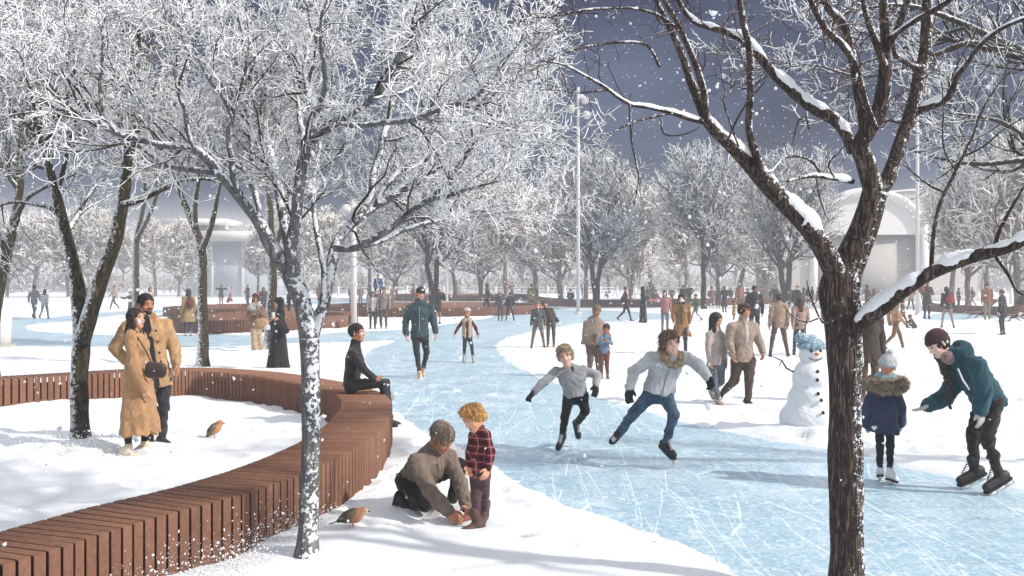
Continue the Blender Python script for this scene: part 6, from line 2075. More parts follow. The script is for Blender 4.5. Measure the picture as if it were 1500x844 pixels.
# --- woman bending down in the teal jacket
root, J = px_person((1437, 721), dict(head=(1374, 504), neck=(1396, 521), shL=(1431, 533, -.19), shR=(1408, 531, .17), elL=(1441, 571, -.27), wrL=(1436, 601, -.28), haL=(1438, 622, -.28), elR=(1388, 579, .12), wrR=(1360, 594, .03), haR=(1340, 603, 0),
                    hipL=(1456, 588, -.1), hipR=(1442, 588, .1), knL=(1446, 642, -.15), anL=(1463, 692, -.12), toL=(1436, 709, -.16), knR=(1425, 634, .08), anR=(1427, 684, .12), toR=(1402, 696, .1)), (-.9, -.22, -.55),
                    'woman in a teal hooded jacket bending forward with an open hand towards the small girl')
p, c = build_person('teal', root, J, dict(s=1.0, hemlen=0.05, topcol=(36, 92, 104), t=0.034, hair='beanie', hatcol=(84, 50, 58), haircol=(44, 32, 30), longunder=False, skin=(232, 196, 178), legcol=(62, 48, 44), gloves=(226, 214, 208), shoe='skate', shoecol=(54, 48, 48), lacecol=(70, 62, 60), seed=71,
                                           armk=1.2, fold=0.007, footk=1.2, h=0.0085, flatfeet='LR', curlR=.12, spreadR=.28, curlL=.3, spreadL=.2, pnR=(.1, -.3, 1), thR=(0, -1, .1), thL=(-.8, -.5, 0), hemk=1.1, legk=1.05, lfold=0.007))
c['emit']('hood', [ell(J['neck'] + c['up'] * (-0.0) - c['fw'] * 0.10, np.array([.15, .085, .105]), np.stack([c['lat'], c['fw'], c['up']])), cap(J['neck'] - c['lat'] * .1, J['neck'] + c['lat'] * .1 - c['fw'] * .04, .075, None, .03)], 0.009, cloth((34, 86, 98)), folds(7, .005, (0, 0, 1), 40))
c['emit']('plait', [cap(J['neck'] + c['fw'] * .09 - c['lat'] * .02 + c['up'] * .08, J['neck'] + c['fw'] * .16 - c['up'] * .12 + np.array([0, -.12, -.06]), .05, .036), cap(J['neck'] + c['fw'] * .16 - c['up'] * .12 + np.array([0, -.12, -.06]), J['neck'] + c['fw'] * .19 - c['up'] * .2 + np.array([0, -.12, -.2]), .036, .018)], 0.0075, hairmat((44, 32, 30)), folds(3, .006, (0, 0, 1), 90))
c['emit']('scarf', [cap(J['neck'] + c['fw'] * .07 - c['lat'] * .06 + c['up'] * 0.02, J['neck'] + c['fw'] * .07 + c['lat'] * .06 + c['up'] * 0.02, .065, None, .03), cap(J['neck'] + c['fw'] * .1, J['neck'] + c['fw'] * .15 - c['up'] * .1, .055, .03)], 0.008, cloth((176, 140, 140), 0.5, 30))
pz = J['shL'] + np.array([-0.14, -0.02, -0.1])
obj('zip', MB().tube([pt(1403, 540, 9.20) - np.array(root.location), pt(1410, 556, 9.18) - np.array(root.location), pt(1420, 571, 9.20) - np.array(root.location)], 0.008, 6).mesh('zip'), plain((226, 228, 230), 0.5, name='zip_tape'), root)

# --- strolling couple
root, J = px_person((1050, 592), dict(head=(1049, 469), neck=(1047.5, 482.5), shR=(1039, 489, -.06), shL=(1056, 489, .08), elR=(1037.5, 511, -.09), wrR=(1040, 529, -.1), elL=(1060, 511, .1), wrL=(1062, 529, .06), hipR=(1043.5, 533), hipL=(1054.5, 533),
                    knR=(1046, 561, -.08), knL=(1056, 559, .06), anR=(1053, 584.5, -.1), toR=(1064, 593, -.22), anL=(1043, 571, .45), toL=(1048, 582, .3)), (.75, -.6, -.3), 'slim long-haired woman in a pale pink shirt strolling beside the man in a flat cap')
p, c = build_person('stroll_w', root, J, dict(s=0.88, hs=0.92, hemlen=0.02, topcol=(206, 188, 182), t=0.016, hair='long', haircol=(40, 30, 30), skin=(206, 158, 132), legcol=(112, 118, 130), legk=1.15, shoecol=(186, 160, 144), seed=81, armk=1.1, h=0.0095, hemk=1.05, topname='shirt'))
root, J = px_person((1091, 593), dict(head=(1090, 455), neck=(1088, 470), shR=(1071, 478, -.04), shL=(1105, 477, .06), elR=(1067.5, 501, -.08), wrR=(1072, 519, -.14), elL=(1112, 500, .02), wrL=(1117.5, 515, -.06), haL=(1118, 524, -.08), hipR=(1080, 529), hipL=(1098, 529),
                    knR=(1076, 557, .02), knL=(1097, 557, -.08), anR=(1060, 574, .42), toR=(1055, 585, .32), anL=(1096, 584, -.05), toL=(1107, 593, -.18)), (.7, -.65, -.02), 'smiling man in a beige overshirt, brown trousers and flat cap, striding beside the long-haired woman')
p, c = build_person('stroll_m', root, J, dict(s=0.95, hemlen=0.02, topcol=(182, 160, 142), t=0.026, hair='flatcap', hatcol=(84, 68, 60), haircol=(50, 38, 32), skin=(196, 142, 114), smile=True, legcol=(96, 76, 66), legk=1.3, shoecol=(56, 44, 40), seed=85, armk=1.15, h=0.0095, hemk=1.1, fold=.006, topname='overshirt'))
strip(c, (214, 204, 194), 0.03, 0.05, 0.32, 0.014, 'shirt_front')

# --- woman in a poncho hugging a child
root, J = px_person((872, 553), dict(head=(874, 456), neck=(871, 467), shR=(859, 473), shL=(882, 474, .08), elR=(856, 492, -.06), wrR=(866, 500, -.2), elL=(892, 493, .0), wrL=(889, 500, -.2), hipR=(864, 505), hipL=(876, 505), knR=(865, 527, -.02), knL=(876, 527), anR=(863, 546), toR=(862, 553, -.22), anL=(877, 546), toL=(880, 553, -.2)),
                    (.5, -.9, -.2), 'elderly woman in a beige poncho and knitted cap holding a small child against her side')
build_person('poncho', root, J, dict(s=0.92, top='poncho', hemlen=0.0, topcol=(164, 144, 128), t=0.02, hair='beanie', hatcol=(150, 124, 100), haircol=(120, 110, 104), skin=(168, 122, 98), legcol=(134, 114, 100), legk=1.2, shoecol=(110, 92, 80), seed=91, h=0.011, drape=.02))
root, J = px_person((886, 555), dict(head=(888, 482), neck=(886, 491), shR=(881, 495), shL=(893, 495), elR=(878, 503, -.06), wrR=(884, 499, -.15), elL=(896, 503, -.05), wrL=(890, 500, -.16), hipR=(881, 516), hipL=(889, 516), knR=(881, 534), knL=(889, 534), anR=(881, 549), toR=(877, 555, -.2), anL=(890, 549), toL=(893, 555, -.18)),
                    (-.1, -1, -.3), 'child in a pale blue shirt and brown trousers hugged by the woman in the poncho', extra=None)
build_person('hug_child', root, J, dict(s=0.66, hs=0.84, hemlen=0.04, topcol=(118, 146, 176), t=0.014, hair='short', haircol=(70, 46, 36), skin=(170, 118, 92), legcol=(126, 84, 66), legk=1.15, shoecol=(140, 104, 84), seed=95, h=0.010))
# ---------------------------------------------------------------- people farther off
def base_pose():
    return dict(head=(0, -.02, 1.615), neck=(0, .01, 1.475), shL=(.185, 0, 1.42), shR=(-.185, 0, 1.42), elL=(.235, .03, 1.14), elR=(-.235, .03, 1.14), wrL=(.245, -.04, .90), wrR=(-.245, -.04, .90),
                hipL=(.085, 0, .93), hipR=(-.085, 0, .93), knL=(.10, -.02, .50), knR=(-.10, -.02, .50), anL=(.105, .02, .085), anR=(-.105, .02, .085), toL=(.12, -.2, .03), toR=(-.12, -.2, .03), hem=(0, 0, .62))


def pose(kind, rg):
    J = base_pose()
    if kind in ('walk', 'walk2'):
        q = 1 if kind == 'walk' else -1
        a, b = ('L', 'R') if q > 0 else ('R', 'L')
        sx = {'L': 1, 'R': -1}
        J['kn' + a] = (.09 * sx[a], -.20, .51); J['an' + a] = (.09 * sx[a], -.30, .10); J['to' + a] = (.1 * sx[a], -.5, .08)
        J['kn' + b] = (.09 * sx[b], .08, .50); J['an' + b] = (.09 * sx[b], .38, .20); J['to' + b] = (.1 * sx[b], .20, .03)
        J['el' + a] = (.23 * sx[a], .14, 1.16); J['wr' + a] = (.24 * sx[a], .12, .93)
        J['el' + b] = (.23 * sx[b], -.04, 1.15); J['wr' + b] = (.23 * sx[b], -.22, .98)
    elif kind == 'pockets':
        J['elL'] = (.30, .08, 1.16); J['elR'] = (-.30, .08, 1.16); J['wrL'] = (.20, -.08, .96); J['wrR'] = (-.20, -.08, .96)
    elif kind == 'photo':
        J['elL'] = (.26, -.20, 1.22); J['elR'] = (-.26, -.20, 1.22); J['wrL'] = (.08, -.30, 1.50); J['wrR'] = (-.08, -.30, 1.50)
    elif kind == 'elbows':
        J['elL'] = (.42, -.05, 1.38); J['elR'] = (-.42, -.05, 1.38); J['wrL'] = (.18, -.2, 1.48); J['wrR'] = (-.18, -.2, 1.48)
    elif kind == 'armout':
        J['elR'] = (-.42, -.08, 1.30); J['wrR'] = (-.62, -.16, 1.36)
    elif kind == 'armsfront':
        J['elL'] = (.25, -.06, 1.15); J['elR'] = (-.25, -.06, 1.15); J['wrL'] = (.07, -.28, 1.18); J['wrR'] = (-.07, -.28, 1.14)
    elif kind == 'lean':
        for k in ('head', 'neck', 'shL', 'shR', 'elL', 'elR', 'wrL', 'wrR'):
            x, y, z = J[k]
            J[k] = (x - .35 * (z - .95), y - .15 * (z - .95), z - .12 * (z - .95))
        J['wrR'] = (-.42, -.25, 1.30)
    elif kind == 'wide':
        J['knL'] = (.17, -.03, .50); J['knR'] = (-.17, -.03, .50); J['anL'] = (.24, .02, .085); J['anR'] = (-.24, .02, .085); J['toL'] = (.3, -.2, .03); J['toR'] = (-.3, -.2, .03)
    elif kind == 'sit':
        for k in list(J):
            x, y, z = J[k]
            if k[:2] in ('he', 'ne', 'sh', 'el', 'wr', 'hi'): J[k] = (x, y, z - .40)
        J['hem'] = (0, -.1, .42)
        J['elL'] = (.25, -.08, .78); J['elR'] = (-.25, -.08, .78); J['wrL'] = (.12, -.28, .66); J['wrR'] = (-.12, -.28, .66)
        J['knL'] = (.11, -.44, .50); J['knR'] = (-.11, -.44, .50); J['anL'] = (.11, -.42, .085); J['anR'] = (-.11, -.42, .085); J['toL'] = (.12, -.62, .03); J['toR'] = (-.12, -.62, .03)
    elif kind == 'crouch':
        for k in list(J):
            x, y, z = J[k]
            if k[:2] in ('he', 'ne', 'sh'): J[k] = (x, y - .3 * (z - .93) - .05, z - .66)
        J['hipL'], J['hipR'] = (.09, .08, .30), (-.09, .08, .30)
        J['knL'], J['knR'] = (.15, -.30, .42), (-.15, -.28, .42)
        J['anL'], J['anR'] = (.12, .0, .085), (-.12, .02, .085)
        J['toL'], J['toR'] = (.14, -.2, .03), (-.14, -.2, .03)
        J['elL'], J['elR'] = (.24, -.38, .52), (-.24, -.38, .52)
        J['wrL'], J['wrR'] = (.12, -.50, .30), (-.12, -.50, .28)
    elif kind == 'shoulders':                # a child riding on someone's shoulders
        J.update(knL=(.17, -.26, .80), knR=(-.17, -.26, .80), anL=(.13, -.24, .42), anR=(-.13, -.24, .42), toL=(.14, -.42, .36), toR=(-.14, -.42, .36))
    for k in ('elL', 'elR', 'wrL', 'wrR', 'head'):
        J[k] = tuple(np.array(J[k]) + rg.normal(size=3) * .012)
    J = {k: np.array(v, float) for k, v in J.items()}
    return J


SK = [(206, 156, 128), (176, 122, 94), (150, 104, 80), (216, 172, 146), (120, 82, 64)]
RY = {'f': 0, 'b': math.pi, 'r': math.pi / 2, 'l': -math.pi / 2, 'fr': math.pi / 4, 'fl': -math.pi / 4, 'br': math.pi * .75, 'bl': -math.pi * .75}
CN = [0]


def person(px, fy, hy, kind, face, tcol, lcol, label, z=0.0, group='people strolling in the snowy park', Yd=None, **kw):
    """px: image column of the feet, fy/hy rows of the soles and of the top of the head; builds the figure at that place on the ground"""
    CN[0] += 1
    rg = np.random.default_rng(1000 + CN[0])
    b = at(px, fy, z)
    if Yd:
        b = np.array([(px - CX) / F * Yd, Yd, z])
    height = (H - z) - (hy - HY) / F * b[1]
    std = {'sit': 1.33, 'crouch': 1.06, 'lean': 1.62, 'shoulders': 1.33}.get(kind, 1.73) + (0.03 if kw.get('hair') in ('beanie', 'hat', 'hood') else 0)
    if kw.get('hgt'): sc = kw['hgt'] / std
    else: sc = height / std
    if kind == 'shoulders': sc = kw['hgt'] / std
    yaw = RY[face] if isinstance(face, str) else face
    root = empty('person', (b[0], b[1], z if kind != 'sit' else z), label, 'person', group, yaw + rg.normal() * .06, sc)
    J = pose(kind, rg)
    child = sc < 0.83
    J['face'] = nrm(np.array([rg.normal() * .2, -1, rg.normal() * .05 - .05]) if 'look' not in kw else np.array(kw['look'], float))
    Yv = b[1]
    o = dict(s=1.0, near=Yv < 26, h=(0.012 if Yv < 22 else 0.015 if Yv < 32 else 0.019) / max(sc, .6), hh=0.0075, topcol=tcol, legcol=lcol, skin=SK[rg.integers(0, 4)], seed=int(rg.integers(0, 999)),
             haircol=[(44, 34, 30), (60, 44, 36), (36, 30, 30), (84, 62, 46)][rg.integers(0, 4)], shoecol=[(50, 42, 40), (70, 56, 48), (40, 38, 40), (150, 130, 112)][rg.integers(0, 4)],
             armk=1.12, t=0.022, legk=1.08, hs=1.0 / sc * (0.88 if child else 1.0) if child else 1.0, collar=Yv < 60)
    if child: o['hs'] = min(1.35, 0.88 / sc)
    o.update(kw)
    if o.get('top') == 'coat' and 'hemz' in kw: J['hem'] = np.array([0, 0.0, kw['hemz']])
    if o.get('top') == 'robe':
        J['hem'] = np.array([0, 0, 0.03])
        o.setdefault('hemw', 0.27)
        o['legs'] = False
    o.setdefault('hemw', 0.23)
    if kind == 'sit' and o.get('top') == 'coat': o['top'] = 'jacket'
    p, c = build_person('p', root, J, o)
    if kw.get('dress'):
        c['emit']('skirt', [cap(c['pel'] + c['up'] * .1, c['pel'] - c['up'] * .28, .13, .2, .03, c['fw'], .8), plane(c['pel'] - c['up'] * .3, -c['up'])], o['h'], cloth(tcol))
    if kw.get('scarf'):
        c['emit']('scarf', [cap(J['neck'] - c['lat'] * .05 + c['fw'] * .03, J['neck'] + c['lat'] * .05 + c['fw'] * .03, .078, None, .03), cap(J['neck'] + c['fw'] * .08 + c['lat'] * .04, J['neck'] + c['fw'] * .13 + c['lat'] * .06 - c['up'] * .4, .055, .05)], o['h'], cloth(kw['scarf']))
    if kw.get('inner'):
        strip(c, kw['inner'], 0.05, .06, -.02, .016)
    return root, c, J, sc


def pack(owner, J, c, col, label, name='rucksack', off=(0, .17, 1.2), size=(.15, .08, .2)):
    """a bag carried by a figure: a thing of its own"""
    M = owner.matrix_basis.copy() if False else None
    y, sc = owner.rotation_euler.z, owner.scale[0]
    co_, si_ = math.cos(y), math.sin(y)
    o = np.array(off) * sc
    loc = np.array(owner.location) + np.array([co_ * o[0] - si_ * o[1], si_ * o[0] + co_ * o[1], o[2]])
    r = empty(name, loc, label, 'bag', None, y, sc)
    V, Q = nets([ell((0, 0, 0), size), ell((0, size[1] * .5, -size[2] * .3), np.array(size) * .62)], 0.018)
    obj('pouch', mesh_of('pouch', V, Q), cloth(col), r)
    mb = MB()
    for sx in (-1, 1):
        mb.tube(spline([(sx * size[0] * .5, -size[1] * .6, size[2] * .75), (sx * size[0] * .6, -size[1] * 1.6, size[2] * 1.15), (sx * size[0] * .75, -size[1] * 1.1, size[2] * .1), (sx * size[0] * .6, -size[1] * .4, -size[2] * .5)], n=10), 0.014, 5)
    obj('strap', mb.mesh('strap'), cloth(tuple(int(v * .7) for v in col)), r)
    return r


BR, DK, GR, TN, CH = (112, 84, 66), (50, 46, 48), (110, 110, 114), (176, 146, 116), (74, 70, 72)
# left
person(50, 467, 419, 'walk', 'b', (150, 146, 146), (140, 130, 124), 'man in pale grey walking away arm in arm, at the far left by the ice', hair='short')
person(65, 467.5, 424, 'walk2', 'b', (206, 204, 206), (126, 126, 134), 'long-haired woman in white walking away beside the man in pale grey, far left', hair='long')
person(126, 459, 421, 'stand', 'f', (96, 90, 90), (80, 74, 74), 'dark-hooded figure half hidden behind the fork of the two-stemmed tree', hair='hood', hatcol=(70, 64, 64))
person(167, 454, 418, 'walk', 'fl', (206, 186, 164), (112, 90, 80), 'person in a cream jacket striding through the snow between two tree trunks at left', hair='short', haircol=(110, 70, 56))
person(192, 466, 427, 'armout', 'f', (92, 84, 84), (80, 74, 74), 'figure in a grey cloak holding out one arm behind the embracing couple', top='coat', hemz=.35, hair='hood', hatcol=(88, 80, 80))
person(219, 466, 421, 'stand', 'fr', (206, 196, 190), (90, 80, 80), 'red-haired person in white just behind the head of the bearded man', hair='long', haircol=(120, 60, 48))
r_, c_, J_, s_ = person(276, 492, 424, 'stand', 'bl', (176, 146, 92), (84, 84, 104), 'woman in a mustard belted coat with a red rucksack, left of the slim tree', top='coat', hemz=.52, hemw=.27, hair='long', haircol=(66, 56, 54), shoecol=(206, 190, 170))
pack(r_, J_, c_, (128, 62, 54), 'small brick-red rucksack on the woman in the mustard belted coat')
person(324, 449, 417, 'elbows', 'b', (78, 74, 76), (150, 118, 96), 'man in a dark coat with both elbows raised, above the left ring bench', top='coat', hemz=.75, hair='short')
person(339, 443, 421, 'armout', 'l', (186, 150, 150), (150, 120, 116), 'child in faded pink next to the man with raised elbows', hair='short')
person(334, 444, 431, 'crouch', 'r', (156, 72, 64), (120, 66, 60), 'tiny child in red squatting beside the man with raised elbows', hair='beanie', hatcol=(150, 70, 60))
person(363, 449, 417, 'armsfront', 'fl', (76, 74, 78), (50, 48, 50), 'man in a knee-length slate coat with folded hands, left of the red-hatted woman', top='coat', hemz=.55, hair='short')
person(386, 462, 420, 'stand', 'f', (104, 88, 84), (80, 70, 68), 'brown-hooded person behind the shoulder of the red-hatted woman', hair='hood', hatcol=(110, 86, 78))
person(423, 470, 424, 'photo', 'r', (60, 54, 54), (50, 46, 46), 'dark-haired person lifting a camera behind the woman in the black robe', hair='short')
person(469, 452, 415, 'stand', 'fr', (136, 96, 78), (110, 84, 72), 'woman in a rust-brown coat seen between the stems of the near frosted tree', top='coat', hemz=.6, hair='long')
person(457, 461, 449, 'crouch', 'f', (138, 62, 58), (70, 60, 60), 'little child in bright red sitting low in the left ring bench', hair='short')
# middle
person(514, 446, 419, 'stand', 'fr', (110, 84, 76), (70, 62, 62), 'person in brown partly hidden by the thick lamp pole', hair='short')
person(528, 448, 419, 'pockets', 'f', (140, 122, 120), (84, 78, 84), 'person in a mauve-grey jacket right of the thick lamp pole', hair='short')
person(546, 482, 427, 'stand', 'f', (186, 172, 164), (66, 62, 70), 'woman in an open pale cardigan and dark jeans right of the thick lamp pole', hair='long', inner=(220, 216, 212))
r_, c_, J_, s_ = person(562, 482, 421, 'stand', 'f', (158, 144, 134), (104, 92, 86), 'man in a striped beige overshirt linked with the woman in the open pale cardigan', hair='short', smile=True)
person(554, 476, 425, 'stand', 'f', (84, 76, 80), (60, 54, 56), 'dark-clad man carrying a child in blue on his shoulders', hair='short')
person(554, 476, 411, 'shoulders', 'f', (76, 96, 146), (60, 60, 70), 'child in bright blue riding on the shoulders of the dark-clad man', z=1.02, hgt=0.95, Yd=45.8, hair='short')
person(575, 450, 418, 'stand', 'fl', (190, 150, 110), (150, 120, 96), 'person in ochre behind the couple in pale overshirts', hair='short')
person(606, 452, 416, 'walk', 'r', (150, 116, 108), (100, 84, 80), 'person in faded red just behind the head of the man in the teal jacket', hair='short')
person(642, 475, 423, 'photo', 'fr', (62, 56, 58), (196, 150, 120), 'woman in a short black dress raising both arms by the wide ring bench', dress=True, hair='long', legk=.8)
person(667, 437, 417, 'stand', 'b', (220, 216, 214), (180, 170, 166), 'person in white standing by the far fence, right of the bare two-stemmed tree', hair='short')
person(674, 437, 417, 'stand', 'f', (214, 208, 206), (150, 136, 130), 'person in off-white facing the one in white by the far fence', hair='short')
person(714, 462, 414, 'walk', 'l', (112, 90, 80), (100, 82, 74), 'figure in dusty brown stepping past the wide ring bench', hair='hood', hatcol=(100, 84, 78))
person(733, 470, 429, 'stand', 'f', (96, 92, 92), (92, 84, 80), 'smaller boy in grey of the pair on the ice by the wide ring bench', hair='short')
person(747, 469.5, 429, 'wide', 'b', (80, 72, 70), (74, 70, 74), 'taller boy of the pair on the ice, legs apart, by the wide ring bench', hair='short')
person(750, 446, 413, 'photo', 'fl', (170, 130, 116), (120, 90, 80), 'person in salmon lifting something to the face behind the two boys', hair='short')
person(778, 452, 416, 'stand', 'b', (176, 156, 104), (60, 52, 52), 'woman in a straw-yellow coat with long hair, near the start of the shallow curved bench', top='coat', hemz=.62, hair='long')
person(788, 511, 443, 'wide', 'f', (104, 104, 100), (136, 118, 104), 'capped boy in a grey pullover and tan trousers beside a young man leaning over', hair='flatcap', hatcol=(140, 116, 96), look=(.1, -1, 0))
person(807, 510, 443, 'lean', 'f', (92, 82, 76), (104, 92, 86), 'young man leaning over with a raised fist beside the capped boy', hair='short')
person(836, 450, 424, 'sit', 'b', (78, 88, 112), (70, 70, 84), 'man in slate blue seated on the shallow curved bench with his back turned', hair='short')
person(853, 438, 418, 'stand', 'r', (118, 110, 100), (100, 92, 86), 'grey-green figure beyond the shallow bench between pole and bare tree', hair='short')
person(890, 437, 427, 'crouch', 'l', (120, 100, 90), (90, 80, 76), 'tiny crouching figure in the snow right of the bare dark-trunked tree', hair='short')
person(916, 471, 421, 'walk', 'r', (86, 66, 62), (66, 54, 54), 'slim man in dark maroon striding to the right towards the black-robed woman', hair='short')
r_, c_, J_, s_ = person(942, 473, 420, 'armsfront', 'r', (50, 48, 54), (50, 46, 50), 'woman in a black robe and headscarf carrying a light blue bag', top='robe', hair='hijab', hatcol=(48, 46, 52))
pack(r_, J_, c_, (130, 186, 206), 'light blue bag carried by the far black-robed woman', 'shopping_bag', (.25, -.15, .95), (.17, .07, .2))
person(957, 446, 416, 'walk', 'fr', (92, 82, 84), (80, 72, 74), 'dark figure walking far behind the woman with the light blue bag', hair='short')
person(966, 447, 424, 'crouch', 'l', (110, 96, 92), (96, 84, 80), 'grey-brown person bending low at the end of the shallow bench', hair='beanie', hatcol=(100, 88, 84))
person(974, 487, 427, 'armout', 'f', (186, 122, 120), (118, 122, 134), 'woman in a coral pink top and blue jeans with one arm raised', hair='long')
person(1000, 450, 418, 'stand', 'b', (74, 68, 70), (60, 54, 56), 'dark-coated person with a wide hat behind the mustard-coated woman', top='coat', hemz=.5, hair='hat', hatcol=(66, 60, 60))
person(998, 521, 431, 'walk', 'f', (164, 120, 66), (66, 58, 62), 'woman in an open mustard coat and dark headscarf behind the curly-haired skater', top='coat', hemz=.55, hemw=.27, hair='hijab', hatcol=(58, 46, 44), inner=(110, 96, 76))
person(1019, 471, 431, 'walk', 'l', (84, 120, 84), (150, 110, 90), 'woman in a green dress striding behind the mustard-coated woman', dress=True, hair='short', legk=.8)
person(1043, 450, 420, 'sit', 'b', (176, 130, 122), (130, 100, 96), 'person in salmon pink seated on the shallow bench left of a white bollard', hair='short')
person(1061, 458, 419, 'armsfront', 'fl', (74, 66, 66), (56, 50, 52), 'woman in a long dark coat with a bag standing before the shallow bench', top='coat', hemz=.4, hair='long')
person(1052, 452, 425, 'stand', 'b', (92, 80, 78), (70, 62, 62), 'stooped figure in grey-brown behind the woman in the long dark coat', hair='hood', hatcol=(86, 76, 74))
person(1084, 458, 415, 'stand', 'f', (166, 116, 86), (110, 84, 72), 'man in a patterned orange top standing tall behind the yellow-clad child', hair='short', skin=(130, 88, 66))
person(1075, 470, 441, 'armsfront', 'r', (172, 142, 66), (112, 92, 70), 'child in a yellow coat reaching out behind the capped man', top='coat', hemz=.5, hair='short')
person(1095, 452, 423, 'stand', 'f', (84, 76, 76), (70, 62, 62), 'small dark-haired child right of the man in the orange top', hair='short')
person(1105, 500, 419, 'stand', 'f', (64, 62, 62), (58, 54, 54), 'big man in a dark jacket and hanging scarf behind the capped man', hair='short', scarf=(84, 78, 76), skin=(116, 80, 62), width=1.1)
# right
person(1141, 524, 430, 'wide', 'b', (178, 148, 126), (112, 94, 82), 'man in a tan overshirt and brown trousers seen from behind, left of the snowman', hair='flatcap', hatcol=(84, 58, 48), width=1.08)
person(1172, 523, 436, 'walk', 'b', (186, 156, 142), (92, 88, 98), 'woman with very long brown hair walking hand in hand with the tan-shirted man', hair='long', haircol=(70, 48, 44), dress=False)
person(1135, 452, 418, 'photo', 'f', (70, 64, 66), (60, 56, 56), 'dark figure with a black hat behind the left shoulder of the tan-shirted man', hair='beanie', hatcol=(44, 40, 42))
person(1146, 452, 420, 'stand', 'fr', (96, 80, 76), (70, 62, 62), 'man in brown behind the right shoulder of the tan-shirted man', hair='short', skin=(130, 90, 70))
person(1167, 466, 418, 'stand', 'fl', (70, 66, 64), (66, 60, 58), 'tall man in dark olive beside the slim bare tree, above the long-haired woman', hair='short')
person(1184, 447, 420, 'stand', 'f', (76, 70, 72), (66, 60, 62), 'left one of two dark figures far behind the snowman', hair='short')
person(1190, 447, 420, 'armout', 'l', (84, 74, 74), (70, 64, 64), 'right one of two dark figures far behind the snowman, with an arm stretched out', hair='short')
person(1206, 475, 448, 'stand', 'fl', (186, 134, 96), (120, 88, 70), 'child in a tan coat peeking out left of the big dark trunk', top='coat', hemz=.4, hair='hood', hatcol=(170, 118, 84))
person(1251, 449, 414, 'stand', 'r', (140, 150, 172), (120, 116, 124), 'man in light blue standing just right of the big dark trunk by a bollard', hair='short')
person(1270, 462, 417, 'armsfront', 'r', (104, 88, 76), (88, 78, 72), 'bearded man in brown hugging a companion, seen above the snowy right limb', hair='short')
person(1280, 463, 422, 'armsfront', 'l', (134, 112, 94), (92, 80, 74), 'companion in a light brown jacket hugged by the bearded man', hair='hood', hatcol=(120, 96, 80))
r_, c_, J_, s_ = person(1273, 592, 444, 'stand', 'f', (80, 66, 58), (112, 84, 64), 'man in a dark brown coat standing close behind the big dark trunk', hair='short', haircol=(120, 104, 92), skin=(176, 122, 94), top='coat', hemz=.72, shoecol=(150, 108, 70))
pack(r_, J_, c_, (204, 164, 62), 'bright yellow rucksack on the man in the dark brown coat behind the trunk', 'rucksack', (.16, .2, 1.27), (.17, .1, .2))
person(1311, 513, 437, 'walk', 'r', (204, 158, 122), (150, 104, 74), 'woman in a peach sweater and rust trousers walking right, below the snowy right limb', hair='long', haircol=(92, 62, 48))
person(1322, 481, 440, 'walk2', 'r', (136, 106, 84), (120, 90, 70), 'person in brown partly behind the woman in the peach sweater', hair='short')
person(1339, 484, 462, 'crouch', 'l', (126, 104, 82), (96, 80, 66), 'child in khaki kneeling in the snow right of the woman in the peach sweater', hair='short')
person(1334, 455, 421, 'walk', 'f', (190, 156, 130), (104, 80, 70), 'person in a cream coat with dark legs left of the big man with a child', hair='short')
person(1358, 467, 412, 'armsfront', 'f', (74, 68, 66), (66, 58, 56), 'very big man in a dark coat carrying a child, seen past the snowy right limb', hair='short', top='coat', hemz=.7, width=1.2)
person(1350, 467, 420, 'shoulders', 'f', (150, 92, 64), (110, 74, 60), 'small child in rust brown carried on the arm of the very big man', z=.86, hgt=.8, Yd=52.5, hair='short')
r_, c_, J_, s_ = person(1388, 481, 420, 'wide', 'b', (70, 68, 70), (176, 152, 136), 'long-haired woman in a black jacket and beige leggings seen from behind, at the right', hair='long', legk=.95)
pack(r_, J_, c_, (170, 62, 68), 'red rucksack on the woman in the black jacket and beige leggings', 'rucksack', (-.05, .2, 1.22), (.17, .1, .2))
person(1446, 470, 415, 'stand', 'b', (156, 104, 72), (160, 150, 130), 'man in a burnt orange jacket and pale shorts near the right bench', hair='short')
person(1468, 491, 424, 'stand', 'bl', (58, 56, 58), (84, 64, 54), 'man in a long black jacket leaning towards a red-brown deck chair at the far right', hair='short', top='coat', hemz=.72, haircol=(110, 76, 50))
person(1498, 466, 424, 'sit', 'l', (72, 66, 66), (130, 84, 66), 'dark-clad person seated at the extreme right edge', hair='hood', hatcol=(80, 72, 70))

# the packed row of small figures right of the centre
person(1010, 449, 417, 'pockets', 'fl', (104, 88, 78), (80, 70, 66), 'person in dull brown just right of the dark-coated one with the wide hat', hair='short')
person(1028, 447, 420, 'armsfront', 'r', (126, 108, 94), (92, 80, 74), 'small far figure in beige-brown right of the slim bare tree', hair='short')
person(1070, 447, 421, 'stand', 'b', (86, 78, 76), (70, 64, 64), 'dark far figure just left of the man in the patterned orange top', hair='short')
person(1115, 450, 420, 'stand', 'fr', (118, 98, 84), (84, 74, 70), 'person in fawn half hidden behind the big man in the dark jacket', hair='short')
person(1128, 446, 422, 'walk', 'l', (96, 84, 80), (76, 68, 66), 'far figure in umber left of the dark one with the black hat', hair='beanie', hatcol=(80, 70, 66))
person(1156, 449, 419, 'pockets', 'f', (140, 118, 100), (96, 84, 78), 'person in sand brown right of the man in brown, above the long-haired woman', hair='short')
person(1177, 455, 421, 'stand', 'bl', (90, 76, 72), (66, 60, 60), 'figure in a dark brown parka between the tall olive man and the dark pair', hair='hood', hatcol=(84, 72, 68))
person(1198, 450, 421, 'walk2', 'r', (112, 96, 88), (84, 76, 72), 'figure in taupe walking just left of the big dark trunk', hair='short')
person(1296, 456, 423, 'stand', 'fl', (120, 98, 82), (90, 78, 72), 'person in chestnut right of the hugging pair, under the snowy limb', hair='short')
person(1318, 452, 422, 'pockets', 'f', (150, 126, 108), (96, 84, 78), 'person in pale brown left of the one in the cream coat', hair='short')
